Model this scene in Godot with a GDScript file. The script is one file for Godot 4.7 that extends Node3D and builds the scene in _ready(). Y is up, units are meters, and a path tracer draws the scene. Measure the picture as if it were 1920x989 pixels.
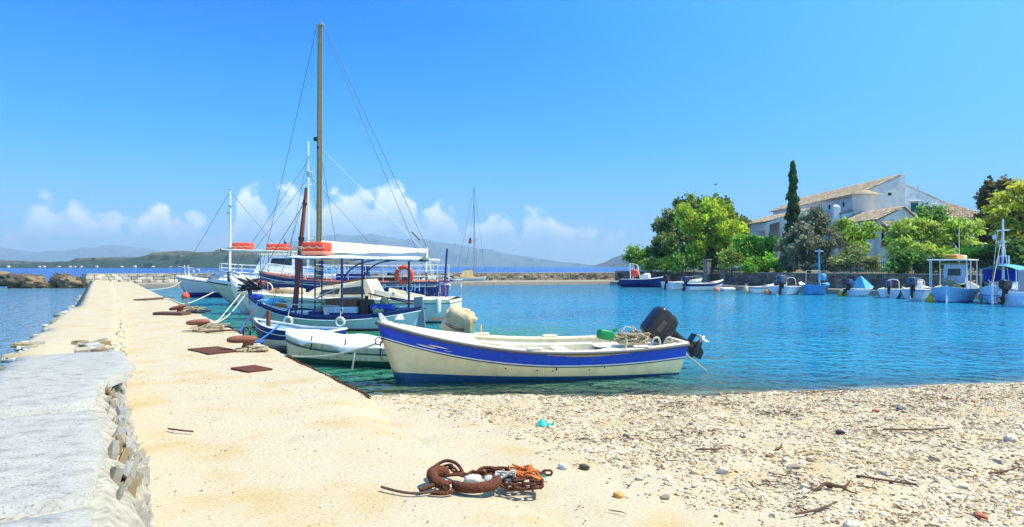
extends Node3D
# A small harbour: stone jetty on the left, pebble beach in front, moored boats, a villa among trees across the basin.
# Units are metres, y is up, the water lies at y = 0.

var mats := {}
var taken := {}
var rng := RandomNumberGenerator.new()
var T := {}
var fn := FastNoiseLite.new()
var SMOOTH := 1


func rr(a: float, b: float) -> float:
	return rng.randf_range(a, b)


func n2(x: float, y: float) -> float:
	return fn.get_noise_2d(x, y)


func ss(a: float, b: float, x: float) -> float:
	return smoothstep(a, b, x)


# ---------- names and metas ----------
func numbered(called: String) -> String:
	if not taken.has(called):
		taken[called] = 0
		return called
	taken[called] += 1
	return "%s_%03d" % [called, taken[called]]


func tag(o: Node, label := "", category := "", group := "", kind := "") -> Node:
	if label:
		o.set_meta("label", label)
	if category:
		o.set_meta("category", category)
	if group:
		o.set_meta("group", group)
	if kind:
		o.set_meta("kind", kind)
	return o


func thing(called: String, label: String, category: String, at := Vector3.ZERO, turn := 0.0, group := "") -> Node3D:
	var o := Node3D.new()
	o.name = numbered(called)
	add_child(o, true)
	o.position = at
	o.rotation.y = turn
	tag(o, label, category, group)
	return o


func ms() -> SurfaceTool:
	var st := SurfaceTool.new()
	st.begin(Mesh.PRIMITIVE_TRIANGLES)
	return st


func obj(called: String, st: SurfaceTool, m: Material, parent: Node = self, at := Vector3.ZERO) -> MeshInstance3D:
	var o := MeshInstance3D.new()
	o.name = numbered(called) if parent == self else called
	st.generate_normals()
	o.mesh = st.commit()
	o.material_override = m
	o.position = at
	parent.add_child(o, true)
	return o


func again(called: String, mesh: Mesh, m: Material, parent: Node, t: Transform3D) -> MeshInstance3D:
	var o := MeshInstance3D.new()
	o.name = numbered(called) if parent == self else called
	o.mesh = mesh
	o.material_override = m
	o.transform = t
	parent.add_child(o, true)
	return o


func pivot(called: String, parent: Node, t: Transform3D) -> Node3D:
	var o := Node3D.new()
	o.name = called
	parent.add_child(o, true)
	o.transform = t
	return o


func struct(o: Node, label := "") -> Node:
	return tag(o, label, "", "", "structure")


# ---------- shapes ----------
func tri(st: SurfaceTool, a: Vector3, b: Vector3, c: Vector3) -> void:
	st.add_vertex(a)
	st.add_vertex(b)
	st.add_vertex(c)


func tri_out(st: SurfaceTool, a: Vector3, b: Vector3, c: Vector3, mid: Vector3) -> void:
	if (a - c).cross(a - b).dot((a + b + c) / 3.0 - mid) >= 0.0:
		tri(st, a, b, c)
	else:
		tri(st, a, c, b)


func quad(st: SurfaceTool, a: Vector3, b: Vector3, c: Vector3, d: Vector3) -> void:
	tri(st, a, b, c)
	tri(st, a, c, d)


func quad_out(st: SurfaceTool, a: Vector3, b: Vector3, c: Vector3, d: Vector3, mid: Vector3) -> void:
	tri_out(st, a, b, c, mid)
	tri_out(st, a, c, d, mid)


func hexa(st: SurfaceTool, p: Array) -> void:   # eight corners: bottom four in turn, then the top four
	st.set_smooth_group(-1)
	var mid := Vector3.ZERO
	for q in p:
		mid += q / 8.0
	for f in [[0, 1, 2, 3], [4, 5, 6, 7], [0, 1, 5, 4], [1, 2, 6, 5], [2, 3, 7, 6], [3, 0, 4, 7]]:
		quad_out(st, p[f[0]], p[f[1]], p[f[2]], p[f[3]], mid)


func at3(x: float, y: float, z: float, yaw := 0.0, pitch := 0.0, roll := 0.0) -> Transform3D:
	return Transform3D(Basis.from_euler(Vector3(pitch, yaw, roll)), Vector3(x, y, z))


func box(st: SurfaceTool, t: Transform3D, s: Vector3, bv := 0.0) -> void:
	st.set_smooth_group(-1)
	var h := s * 0.5
	bv = minf(bv, minf(h.x, minf(h.y, h.z)) * 0.9)
	var fv := func(ax: int, sg: float, a: float, b: float) -> Vector3:
		var v := Vector3.ZERO
		v[ax] = sg * h[ax]
		var o1 := (ax + 1) % 3
		var o2 := (ax + 2) % 3
		v[o1] = a * (h[o1] - bv)
		v[o2] = b * (h[o2] - bv)
		return t * v
	var mid := t.origin
	for ax in 3:
		for sg in [-1.0, 1.0]:
			quad_out(st, fv.call(ax, sg, -1, -1), fv.call(ax, sg, 1, -1), fv.call(ax, sg, 1, 1), fv.call(ax, sg, -1, 1), mid)
	if bv <= 0.0:
		return
	for ax in 3:
		var j := (ax + 1) % 3
		for si in [-1.0, 1.0]:
			for sj in [-1.0, 1.0]:
				quad_out(st, fv.call(ax, si, sj, -1), fv.call(ax, si, sj, 1), fv.call(j, sj, 1, si), fv.call(j, sj, -1, si), mid)
	for a in [-1.0, 1.0]:
		for b in [-1.0, 1.0]:
			for c in [-1.0, 1.0]:
				tri_out(st, fv.call(0, a, b, c), fv.call(1, b, c, a), fv.call(2, c, a, b), mid)


func beam(st: SurfaceTool, a: Vector3, b: Vector3, w: float, h: float, bv := 0.0) -> void:
	var d := b - a
	var x := d.normalized()
	var up := Vector3.UP if absf(x.y) < 0.95 else Vector3.RIGHT
	var z := x.cross(up).normalized()
	box(st, Transform3D(Basis(x, z.cross(x), z), (a + b) * 0.5), Vector3(d.length(), h, w), bv)


func tube(st: SurfaceTool, pts: Array, r, n := 6, closed := false) -> void:
	st.set_smooth_group(SMOOTH)
	var k := pts.size()
	var rings := []
	var nx := Vector3.ZERO
	for i in k:
		var a: Vector3 = pts[(i - 1 + k) % k] if closed or i > 0 else pts[i]
		var b: Vector3 = pts[(i + 1) % k] if closed or i < k - 1 else pts[i]
		var d := (b - a).normalized()
		if nx == Vector3.ZERO:
			nx = d.cross(Vector3.UP if absf(d.y) < 0.9 else Vector3.RIGHT).normalized()
		nx = (nx - d * nx.dot(d)).normalized()
		var ny := d.cross(nx)
		var rad: float = r[i] if r is Array else r
		var ring := PackedVector3Array()
		for j in n:
			var ang := TAU * j / n
			ring.append(pts[i] + (nx * cos(ang) + ny * sin(ang)) * rad)
		rings.append(ring)
	for i in (k if closed else k - 1):
		var p: PackedVector3Array = rings[i]
		var q: PackedVector3Array = rings[(i + 1) % k]
		for j in n:
			var j2 := (j + 1) % n
			quad(st, p[j], q[j], q[j2], p[j2])
	if not closed:
		st.set_smooth_group(-1)
		for e in [0, k - 1]:
			for j in n:
				tri(st, pts[e], rings[e][j], rings[e][(j + 1) % n])


func rod(st: SurfaceTool, a: Vector3, b: Vector3, r: float, n := 6, r2 := -1.0) -> void:
	tube(st, [a, b], [r, r if r2 < 0.0 else r2], n)


func sag(a: Vector3, b: Vector3, drop: float, n := 10, wob := 0.0) -> Array:
	var out := []
	for i in n + 1:
		var t := float(i) / n
		var p := a.lerp(b, t) - Vector3.UP * drop * 4.0 * t * (1.0 - t)
		if wob > 0.0 and i > 0 and i < n:
			p += Vector3(rr(-wob, wob), rr(-wob, wob) * 0.4, rr(-wob, wob))
		out.append(p)
	return out


func spline(ctrl: Array, per := 5) -> Array:
	var out := []
	for i in ctrl.size() - 1:
		var p0: Vector3 = ctrl[maxi(i - 1, 0)]
		var p3: Vector3 = ctrl[mini(i + 2, ctrl.size() - 1)]
		for j in per:
			out.append((ctrl[i] as Vector3).cubic_interpolate(ctrl[i + 1], p0, p3, float(j) / per))
	out.append(ctrl[-1])
	return out


func sheet(st: SurfaceTool, rows: Array, smooth := true) -> void:
	st.set_smooth_group(SMOOTH if smooth else -1)
	for i in rows.size() - 1:
		var p: PackedVector3Array = rows[i]
		var q: PackedVector3Array = rows[i + 1]
		for j in p.size() - 1:
			quad(st, p[j], p[j + 1], q[j + 1], q[j])


func grid_mesh(rows: Array, cols = null, uv := 0.0) -> SurfaceTool:   # indexed, smooth, for the large sheets
	var st := ms()
	st.set_smooth_group(SMOOTH)
	var w: int = rows[0].size()
	for i in rows.size():
		for j in w:
			if cols != null:
				st.set_color(cols[i][j])
			var p: Vector3 = rows[i][j]
			if uv > 0.0:
				st.set_uv(Vector2(p.x, p.z) * uv)
			st.add_vertex(p)
	for i in rows.size() - 1:
		for j in w - 1:
			var a := i * w + j
			for k in [a, a + 1, a + w + 1, a, a + w + 1, a + w]:
				st.add_index(k)
	return st


func ell(st: SurfaceTool, t: Transform3D, s: Vector3, n := 10, m := 6, e := 1.0, rough := 0.0, sd := 0.0) -> void:
	st.set_smooth_group(SMOOTH)
	var f := func(x: float) -> float: return signf(x) * pow(absf(x), e)
	var rows := []
	for i in m + 1:
		var a := -PI / 2 + PI * i / m
		var row := PackedVector3Array()
		for j in n + 1:
			var b := TAU * (j % n) / n
			var p := Vector3(f.call(cos(a)) * f.call(cos(b)), f.call(sin(a)), f.call(cos(a)) * f.call(sin(b)))
			if rough > 0.0:
				p *= 1.0 + rough * fn.get_noise_3d(p.x * 60.0 + sd * 37.0, p.y * 60.0, p.z * 60.0 - sd * 11.0)
			row.append(t * (p * s * 0.5))
		rows.append(row)
	sheet(st, rows)


func lathe(st: SurfaceTool, t: Transform3D, prof: Array, n := 12) -> void:
	var rows := []
	for p in prof:
		var row := PackedVector3Array()
		for j in n + 1:
			var b := TAU * (j % n) / n
			row.append(t * Vector3(p.x * cos(b), p.y, p.x * sin(b)))
		rows.append(row)
	sheet(st, rows)


func ring(st: SurfaceTool, t: Transform3D, r: float, thick: float, n := 14, m := 6, flat := 1.0) -> void:
	var pts := []
	for i in n:
		var a := TAU * i / n
		pts.append(t * Vector3(cos(a) * r, sin(a) * r * flat, 0))
	tube(st, pts, thick, m, true)


func face_pt(c: Array, u: float, v: float) -> Vector3:   # c: bottom left, bottom right, top right, top left
	return (c[0] as Vector3).lerp(c[1], u).lerp((c[3] as Vector3).lerp(c[2], u), v)


func panel(st: SurfaceTool, c: Array, u0: float, v0: float, u1: float, v1: float, out: float, deep := 0.03) -> void:
	var nn: Vector3 = ((c[1] - c[0]) as Vector3).cross(c[3] - c[0]).normalized()
	var p := [face_pt(c, u0, v0), face_pt(c, u1, v0), face_pt(c, u1, v1), face_pt(c, u0, v1)]
	hexa(st, [p[0] - nn * deep, p[1] - nn * deep, p[2] - nn * deep, p[3] - nn * deep, p[0] + nn * out, p[1] + nn * out, p[2] + nn * out, p[3] + nn * out])


# ---------- textures and materials ----------
func lin(r: float, g: float, b: float, a := 1.0) -> Color:
	var c := Color(r, g, b).linear_to_srgb()
	c.a = a
	return c


func noise_tex(size: int, freq: float, ramp = null, normal := 0.0, oct := 4, kind := FastNoiseLite.TYPE_SIMPLEX_SMOOTH, sd := 1) -> NoiseTexture2D:
	var n := FastNoiseLite.new()
	n.noise_type = kind
	n.frequency = freq
	n.fractal_octaves = oct
	n.fractal_type = FastNoiseLite.FRACTAL_FBM
	n.seed = sd
	var t := NoiseTexture2D.new()
	t.width = size
	t.height = size
	t.seamless = true
	t.noise = n
	if ramp != null:
		var g := Gradient.new()
		var offs := PackedFloat32Array()
		var cs := PackedColorArray()
		for r in ramp:
			offs.append(r[0])
			cs.append(r[1])
		g.offsets = offs
		g.colors = cs
		t.color_ramp = g
	if normal > 0.0:
		t.as_normal_map = true
		t.bump_strength = normal
	return t


func grey(v: float) -> Color:
	return Color(v, v, v)


func make_textures() -> void:
	T.grime = noise_tex(512, 0.012, [[0.0, grey(0.86)], [0.3, grey(0.95)], [0.5, grey(1.0)], [1.0, grey(1.0)]], 0.0, 5, FastNoiseLite.TYPE_SIMPLEX_SMOOTH, 3)
	T.fine = noise_tex(512, 0.06, [[0.0, grey(0.7)], [0.35, grey(0.92)], [0.6, grey(1.0)], [1.0, grey(1.0)]], 0.0, 3, FastNoiseLite.TYPE_SIMPLEX_SMOOTH, 4)
	T.bump = noise_tex(512, 0.03, null, 0.0, 5, FastNoiseLite.TYPE_SIMPLEX_SMOOTH, 5)
	T.grit = noise_tex(1024, 0.09, null, 0.0, 3, FastNoiseLite.TYPE_SIMPLEX_SMOOTH, 6)
	T.sand = noise_tex(1024, 0.08, [[0.0, Color8(128, 112, 92)], [0.15, Color8(178, 162, 136)], [0.27, Color8(216, 206, 184)], [0.6, Color8(224, 215, 196)], [1.0, Color8(232, 226, 210)]], 0.0, 4, FastNoiseLite.TYPE_SIMPLEX_SMOOTH, 7)
	T.patch = noise_tex(512, 0.010, [[0.0, Color8(250, 232, 194)], [0.22, Color8(252, 242, 218)], [0.42, Color8(255, 252, 246)], [0.75, Color8(255, 255, 255)], [1.0, Color8(240, 238, 234)]], 0.0, 5, FastNoiseLite.TYPE_SIMPLEX_SMOOTH, 8)
	T.concrete = noise_tex(1024, 0.012, [[0.0, Color8(150, 147, 140)], [0.16, Color8(186, 184, 178)], [0.34, Color8(204, 203, 198)], [0.5, Color8(212, 211, 207)], [0.75, Color8(220, 218, 211)], [1.0, Color8(228, 223, 212)]], 0.0, 7, FastNoiseLite.TYPE_SIMPLEX_SMOOTH, 9)
	T.speck = noise_tex(1024, 0.045, [[0.0, grey(0.45)], [0.2, grey(0.62)], [0.3, grey(0.93)], [0.6, grey(1.0)], [1.0, grey(1.0)]], 0.0, 5, FastNoiseLite.TYPE_SIMPLEX_SMOOTH, 31)
	T.rust = noise_tex(512, 0.03, [[0.0, Color8(62, 34, 26)], [0.35, Color8(110, 58, 40)], [0.55, Color8(146, 78, 48)], [1.0, Color8(196, 116, 66)]], 0.0, 5, FastNoiseLite.TYPE_SIMPLEX_SMOOTH, 10)
	T.stone = noise_tex(512, 0.02, [[0.0, grey(0.62)], [0.4, grey(0.86)], [0.65, grey(1.0)], [1.0, grey(1.0)]], 0.0, 5, FastNoiseLite.TYPE_SIMPLEX_SMOOTH, 11)
	T.ripple = noise_tex(1024, 0.026, null, 9.0, 3, FastNoiseLite.TYPE_SIMPLEX_SMOOTH, 12)
	T.rusty_run = noise_tex(512, 0.018, [[0.0, Color8(150, 108, 40)], [0.2, Color8(206, 178, 110)], [0.32, Color8(240, 236, 220)], [1.0, Color8(255, 255, 252)]], 0.0, 4, FastNoiseLite.TYPE_SIMPLEX_SMOOTH, 13)
	T.bark = noise_tex(512, 0.05, [[0.0, grey(0.45)], [0.5, grey(0.8)], [1.0, grey(1.0)]], 0.0, 4, FastNoiseLite.TYPE_SIMPLEX_SMOOTH, 14)
	T.scrub = noise_tex(1024, 0.03, [[0.0, grey(0.35)], [0.45, grey(0.75)], [0.7, grey(1.0)], [1.0, grey(1.0)]], 0.0, 6, FastNoiseLite.TYPE_SIMPLEX_SMOOTH, 15)


func mat(key: String, c: Color, rough := 0.6, metal := 0.0, texture: Texture2D = null, scale := Vector3.ONE, world := false) -> StandardMaterial3D:
	if mats.has(key):
		return mats[key]
	var m := StandardMaterial3D.new()
	m.resource_name = key
	m.albedo_color = c
	m.roughness = rough
	m.metallic = metal
	if texture:
		m.albedo_texture = texture
		m.uv1_triplanar = true
		m.uv1_world_triplanar = world
		m.uv1_scale = scale
	mats[key] = m
	return m


func paint(key: String, c: Color, rough := 0.45, scale := 0.7) -> StandardMaterial3D:
	return mat(key, c, rough, 0.0, T.grime, Vector3(scale, scale * 0.6, scale))


func relief(m: StandardMaterial3D, t: Texture2D, cm: float) -> StandardMaterial3D:
	m.heightmap_enabled = true
	m.heightmap_texture = t
	m.heightmap_scale = cm
	return m


func tinted(m: StandardMaterial3D) -> StandardMaterial3D:
	m.vertex_color_use_as_albedo = true
	return m


func make_materials() -> void:
	paint("white", lin(0.86, 0.86, 0.85))
	paint("cream", lin(0.96, 0.79, 0.48), 0.4, 0.3)
	paint("ivory", lin(0.88, 0.79, 0.60), 0.5)
	paint("offwhite", lin(0.74, 0.73, 0.68), 0.5)
	paint("blue_stripe", lin(0.0, 0.065, 0.66), 0.5)
	paint("bottom_blue", lin(0.01, 0.09, 0.22), 0.55)
	paint("navy", lin(0.008, 0.018, 0.16), 0.4)
	paint("navy_pole", lin(0.012, 0.035, 0.14), 0.4)
	paint("royal", lin(0.008, 0.05, 0.42), 0.45)
	paint("pale_blue", lin(0.42, 0.56, 0.64), 0.5)
	paint("sky_blue", lin(0.14, 0.42, 0.72), 0.45)
	paint("bright_blue", lin(0.03, 0.28, 0.62), 0.4)
	paint("ice_blue", lin(0.58, 0.70, 0.82), 0.45)
	paint("pale_green", lin(0.55, 0.60, 0.46), 0.4)
	paint("green", lin(0.01, 0.10, 0.07), 0.5)
	paint("teal_green", lin(0.02, 0.20, 0.16), 0.5)
	paint("red_brown", lin(0.20, 0.045, 0.025), 0.6)
	paint("wood_brown", lin(0.16, 0.06, 0.03), 0.6)
	paint("orange", lin(0.80, 0.085, 0.03), 0.5)
	paint("salmon", lin(0.75, 0.25, 0.16), 0.5)
	paint("amber", lin(0.75, 0.35, 0.06), 0.5)
	paint("yellow", lin(0.72, 0.42, 0.03), 0.45)
	paint("olive_mast", lin(0.30, 0.23, 0.09), 0.5)
	paint("canvas", lin(0.60, 0.47, 0.29), 0.9)
	paint("white_canvas", lin(0.82, 0.81, 0.77), 0.9)
	paint("blue_canvas", lin(0.10, 0.42, 0.62), 0.85)
	paint("deep_canvas", lin(0.008, 0.05, 0.52), 0.85)
	paint("buff_canvas", lin(0.62, 0.44, 0.20), 0.9)
	paint("grey_rubber", lin(0.10, 0.10, 0.105), 0.7)
	paint("worn_grey", lin(0.075, 0.062, 0.058), 0.6)
	paint("soft_blue", lin(0.34, 0.57, 0.76), 0.5)
	paint("slate", lin(0.10, 0.13, 0.20), 0.35)
	paint("white_rubber", lin(0.72, 0.72, 0.70), 0.6)
	mat("black", lin(0.012, 0.012, 0.015), 0.35)
	paint("cowl_black", lin(0.022, 0.02, 0.024), 0.32)
	mat("tyre", lin(0.02, 0.02, 0.02), 0.85)
	mat("steel", lin(0.55, 0.56, 0.58), 0.3, 0.9)
	mat("alloy", lin(0.42, 0.43, 0.44), 0.45, 0.7)
	mat("wire", lin(0.10, 0.11, 0.13), 0.5, 0.4)
	mat("window", lin(0.02, 0.024, 0.03), 0.08)
	paint("smoked", lin(0.06, 0.055, 0.055), 0.25)
	mat("rope", lin(0.52, 0.42, 0.27), 0.95, 0.0, T.fine, Vector3.ONE * 8)
	mat("pale_rope", lin(0.68, 0.64, 0.52), 0.95, 0.0, T.fine, Vector3.ONE * 8)
	mat("dark_rope", lin(0.025, 0.03, 0.045), 0.9)
	mat("blue_rope", lin(0.02, 0.12, 0.45), 0.9)
	mat("orange_rope", lin(0.72, 0.22, 0.05), 0.95, 0.0, T.fine, Vector3.ONE * 8)
	relief(mat("rust", lin(0.50, 0.50, 0.50), 0.9, 0.15, T.rust, Vector3.ONE * 2.5), T.bump, 0.6)
	relief(mat("bollard_paint", lin(0.30, 0.10, 0.06), 0.75, 0.0, T.fine, Vector3.ONE * 3), T.bump, 0.4)
	relief(mat("sand_floor", lin(0.71, 0.665, 0.585), 0.95, 0.0, T.sand, Vector3(0.28, 0.45, 0.6), true), T.grit, 0.35)
	mat("concrete", lin(0.62, 0.61, 0.585), 0.9, 0.0, T.concrete, Vector3(0.3, 0.3, 0.42), true)
	mat("ledge", lin(0.36, 0.31, 0.24), 0.95, 0.0, T.stone, Vector3.ONE * 0.5, true)
	relief(mat("mortar", lin(0.47, 0.425, 0.34), 0.95, 0.0, T.stone, Vector3.ONE * 1.1, true), T.bump, 0.5)
	for k in ["sand_floor", "concrete"]:
		var m: StandardMaterial3D = mats[k]
		m.detail_enabled = true
		m.detail_albedo = T.patch if k == "sand_floor" else T.speck
		m.detail_blend_mode = BaseMaterial3D.BLEND_MODE_MUL
		m.detail_uv_layer = BaseMaterial3D.DETAIL_UV_2
		m.uv2_triplanar = true
		m.uv2_world_triplanar = true
		m.uv2_scale = Vector3.ONE * (0.16 if k == "sand_floor" else 0.8)
	tinted(relief(mat("rubble", Color.WHITE, 0.92, 0.0, T.stone, Vector3.ONE * 1.6), T.bump, 1.5))
	tinted(relief(mat("wall_stone", Color.WHITE, 0.92, 0.0, T.stone, Vector3.ONE * 0.7), T.bump, 2.0))
	var bm := relief(mat("beach", lin(0.92, 0.86, 0.74), 0.95, 0.0, T.sand, Vector3.ONE * 0.6, true), T.grit, 0.8)
	bm.detail_enabled = false
	tinted(mat("pebbles", Color.WHITE, 0.9))
	tinted(mat("twigs", Color.WHITE, 0.95))
	relief(mat("plaster", lin(0.90, 0.885, 0.86), 0.9, 0.0, T.grime, Vector3.ONE * 0.12), T.bump, 0.8)
	relief(mat("plaster_old", lin(0.74, 0.715, 0.70), 0.95, 0.0, T.grime, Vector3.ONE * 0.12), T.bump, 1.2)
	tinted(mat("roof_tile", Color.WHITE, 0.9, 0.0, T.fine, Vector3.ONE * 0.5))
	mat("shutter", lin(0.01, 0.11, 0.11), 0.6)
	mat("dark", lin(0.015, 0.013, 0.012), 0.9)
	mat("iron", lin(0.03, 0.03, 0.032), 0.7)
	mat("terracotta", lin(0.42, 0.12, 0.06), 0.85)
	relief(mat("bark", lin(0.20, 0.15, 0.11), 0.95, 0.0, T.bark, Vector3(2, 0.5, 2)), T.bump, 3.0)
	relief(mat("driftwood", lin(0.22, 0.12, 0.08), 0.9, 0.0, T.bark, Vector3(6, 6, 6)), T.bump, 0.5)
	mat("earth", lin(0.20, 0.18, 0.09), 0.95, 0.0, T.stone, Vector3.ONE * 0.2, true)
	mat("seabed", lin(0.52, 0.48, 0.28), 0.95, 0.0, T.sand, Vector3.ONE * 0.3, true)
	tinted(mat("hillside", Color.WHITE, 0.95, 0.0, T.scrub, Vector3.ONE * 0.006, true))
	var leaf := tinted(mat("leaf", Color.WHITE, 0.6))
	leaf.backlight_enabled = true
	leaf.backlight = Color(0.95, 0.95, 0.95)
	var w := mat("water_surface", Color(0.9, 0.95, 1.0, 0.02), 0.07)
	w.transparency = BaseMaterial3D.TRANSPARENCY_ALPHA
	w.metallic_specular = 0.5
	w.normal_enabled = true
	w.normal_texture = T.ripple
	w.normal_scale = 1.0
	w.uv1_scale = Vector3(0.045, 0.055, 1)
	var b := tinted(mat("water_body", Color.WHITE, 0.9))
	b.transparency = BaseMaterial3D.TRANSPARENCY_ALPHA
	b.specular_mode = BaseMaterial3D.SPECULAR_DISABLED



# ---------- light and sky ----------
func setup() -> void:
	var cam := Camera3D.new()
	cam.name = "camera"
	add_child(cam)
	cam.position = Vector3(0, 2.3, 0)
	cam.rotation_degrees.x = 0.25
	cam.fov = 43.17
	cam.near = 0.05
	cam.far = 30000.0
	cam.current = true
	var sun := DirectionalLight3D.new()
	sun.name = "sun"
	add_child(sun)
	var to_sun := Vector3(0.995 * cos(deg_to_rad(58)), sin(deg_to_rad(58)), 0.10 * cos(deg_to_rad(58)))
	sun.look_at_from_position(to_sun * 50.0, Vector3.ZERO)
	sun.light_energy = 1.6
	sun.light_color = Color(1.0, 0.955, 0.88)
	sun.light_angular_distance = 0.5
	sun.shadow_enabled = true
	sun.sky_mode = DirectionalLight3D.SKY_MODE_LIGHT_ONLY
	var env := Environment.new()
	env.background_mode = Environment.BG_SKY
	env.tonemap_mode = Environment.TONE_MAPPER_LINEAR
	env.tonemap_exposure = 1.4
	env.sdfgi_enabled = true
	env.ssao_enabled = true
	env.ssil_enabled = true
	env.fog_enabled = true
	env.fog_density = 0.00021
	env.fog_light_color = Color(0.74, 0.89, 1.0)
	var sky := Sky.new()
	var pm := PanoramaSkyMaterial.new()
	pm.panorama = ImageTexture.create_from_image(sky_image(to_sun))
	pm.energy_multiplier = 1.0
	sky.sky_material = pm
	env.sky = sky
	var we := WorldEnvironment.new()
	we.name = "world_environment"
	we.environment = env
	add_child(we)


func sky_at(dir: Vector3, to_sun: Vector3) -> Vector3:
	var el := rad_to_deg(asin(clampf(dir.y, 0.0, 1.0)))
	var keys := [[0.0, Vector3(178, 220, 252)], [4.0, Vector3(132, 200, 255)], [10.0, Vector3(66, 170, 255)], [20.0, Vector3(8, 128, 252)], [45.0, Vector3(4, 88, 222)], [90.0, Vector3(4, 60, 180)]]
	var c: Vector3 = keys[-1][1]
	for i in keys.size() - 1:
		if el <= keys[i + 1][0]:
			c = (keys[i][1] as Vector3).lerp(keys[i + 1][1], (el - keys[i][0]) / (keys[i + 1][0] - keys[i][0]))
			break
	var near := ss(0.02, 0.74, dir.dot(to_sun))
	c = c.lerp(Vector3(134, 216, 255), near * 0.90)
	c /= 255.0
	return Vector3(pow(c.x, 2.2), pow(c.y, 2.2), pow(c.z, 2.2)) * (0.84 + 0.26 * exp(-el / 7.0))


func sky_image(to_sun: Vector3) -> Image:
	var w := 512
	var h := 256
	var data := PackedFloat32Array()
	data.resize(w * h * 3)
	for y in h:
		var el := PI / 2 - PI * (y + 0.5) / h
		for x in w:
			var az := TAU * (x + 0.5) / w
			var c := sky_at(Vector3(sin(az) * cos(el), maxf(sin(el), 0.0), -cos(az) * cos(el)).normalized(), to_sun)
			var k := (y * w + x) * 3
			data[k] = c.x
			data[k + 1] = c.y
			data[k + 2] = c.z
	var im := Image.create_from_data(w, h, false, Image.FORMAT_RGBF, data.to_byte_array())
	im.resize(4096, 2048, Image.INTERPOLATE_BILINEAR)
	# cumulus banks standing low above the far mountains, all round the horizon
	var f := FastNoiseLite.new()
	f.noise_type = FastNoiseLite.TYPE_SIMPLEX_SMOOTH
	f.fractal_octaves = 5
	f.frequency = 1.0
	f.seed = 21
	var g := FastNoiseLite.new()
	g.noise_type = FastNoiseLite.TYPE_CELLULAR
	g.cellular_return_type = FastNoiseLite.RETURN_DISTANCE
	g.fractal_type = FastNoiseLite.FRACTAL_FBM
	g.fractal_octaves = 3
	g.frequency = 1.0
	g.seed = 5
	# azimuth, half width and height in degrees of the banks
	var banks := [[-11.0, 15.0, 3.7], [-30.0, 9.0, 2.9], [3.0, 9.0, 3.0], [-34.3, 2.6, 4.1], [-31.5, 1.8, 3.6], [-28.2, 1.4, 4.2], [-25.5, 4.0, 3.2], [-21.3, 1.5, 5.9], [-18.0, 2.2, 6.2], [-13.4, 3.2, 6.0], [-10.2, 2.6, 6.3], [-6.2, 2.2, 4.6], [-0.9, 2.0, 4.2], [2.2, 2.0, 4.3], [5.2, 2.0, 3.3], [8.5, 3.0, 2.4]]
	for k in 34:
		banks.append([48.0 + k * 7.8 + 4.0 * f.get_noise_2d(k * 3.1, 7.0), 3.0 + 2.0 * f.get_noise_2d(k * 5.7, 1.0), 3.9 + 2.6 * f.get_noise_2d(k * 2.3, 40.0)])
	var data2 := im.get_data().to_float32_array()
	var tops := PackedFloat32Array()
	tops.resize(4096)
	for x in 4096:
		var az := wrapf(360.0 * (x + 0.5) / 4096.0, -180.0, 180.0)
		var top := 0.0
		for b in banks:
			var d: float = absf(wrapf(az - b[0], -180.0, 180.0)) / b[1]
			if d < 1.0:
				top = maxf(top, b[2] * sqrt(1.0 - d * d * d))
		tops[x] = top
	for y in range(1024 - 100, 1024):
		var el := 90.0 - 180.0 * (y + 0.5) / 2048.0
		for x in 4096:
			var top := tops[x]
			if el > top + 2.4:
				continue
			var a := TAU * x / 4096.0
			var p := Vector3(sin(a), 0, cos(a)) * 30.0
			var big := f.get_noise_3d(p.x * 0.9, el * 0.42, p.z * 0.9)
			var puff := -g.get_noise_3d(p.x * 1.1, el * 0.62, p.z * 1.1) - 0.35
			var reach := top + 0.3 + big * 2.0 + puff * 1.5
			var edge := ss(-0.15, 1.25, reach - el)
			var body := clampf(0.12 + 0.86 * pow(clampf(el / maxf(top, 0.5), 0.0, 1.0), 1.6) + puff * 0.35, 0.0, 1.0)
			var veil := 0.42 * ss(4.6, 1.2, el) * clampf(0.75 + 1.2 * big, 0.0, 1.0)
			var alpha := maxf(edge * body * 0.92, veil)
			var lum := 0.98 + 0.22 * clampf(puff * 1.1 + 0.35, 0.0, 1.0) + 0.05 * big
			var k := (y * 4096 + x) * 3
			data2[k] = lerpf(data2[k], lum * 0.90, alpha)
			data2[k + 1] = lerpf(data2[k + 1], lum * 0.95, alpha)
			data2[k + 2] = lerpf(data2[k + 2], lum * 1.03, alpha)
	return Image.create_from_data(4096, 2048, false, Image.FORMAT_RGBF, data2.to_byte_array())



# ---------- ground, water, jetty ----------
const JP := Vector3(-1.97, 0.0, -9.1)        # a point on the jetty's right edge, where it leaves the beach
const JD := Vector3(-0.527, 0.0, -0.850)     # along the jetty, seawards
const JN := Vector3(-0.850, 0.0, 0.527)      # across the jetty, to its seaward left side
const FLOOR := 0.58


func jetty(s: float, t: float, y: float) -> Vector3:
	return JP + JD * s + JN * t + Vector3.UP * y


func jetty_st(x: float, z: float) -> Vector2:
	var d := Vector3(x, 0, z) - JP
	return Vector2(d.dot(JD), d.dot(JN))


func shore_z(x: float) -> float:
	return -11.75 - 0.20 * maxf(0.0, x - 3.0) + 0.25 * n2(x * 9.0, 3.0) + 0.10 * n2(x * 40.0, 9.0)


func beach_y(x: float, z: float) -> float:
	var d := z - shore_z(x)
	if d > 0.0:
		return 0.56 * (1.0 - exp(-d / 2.6)) + 0.035 * n2(x * 18.0, z * 18.0) * ss(0.0, 1.0, d) + 0.012 * n2(x * 90.0, z * 90.0)
	return d * 0.16 + 0.03 * n2(x * 20.0, z * 20.0)


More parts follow.
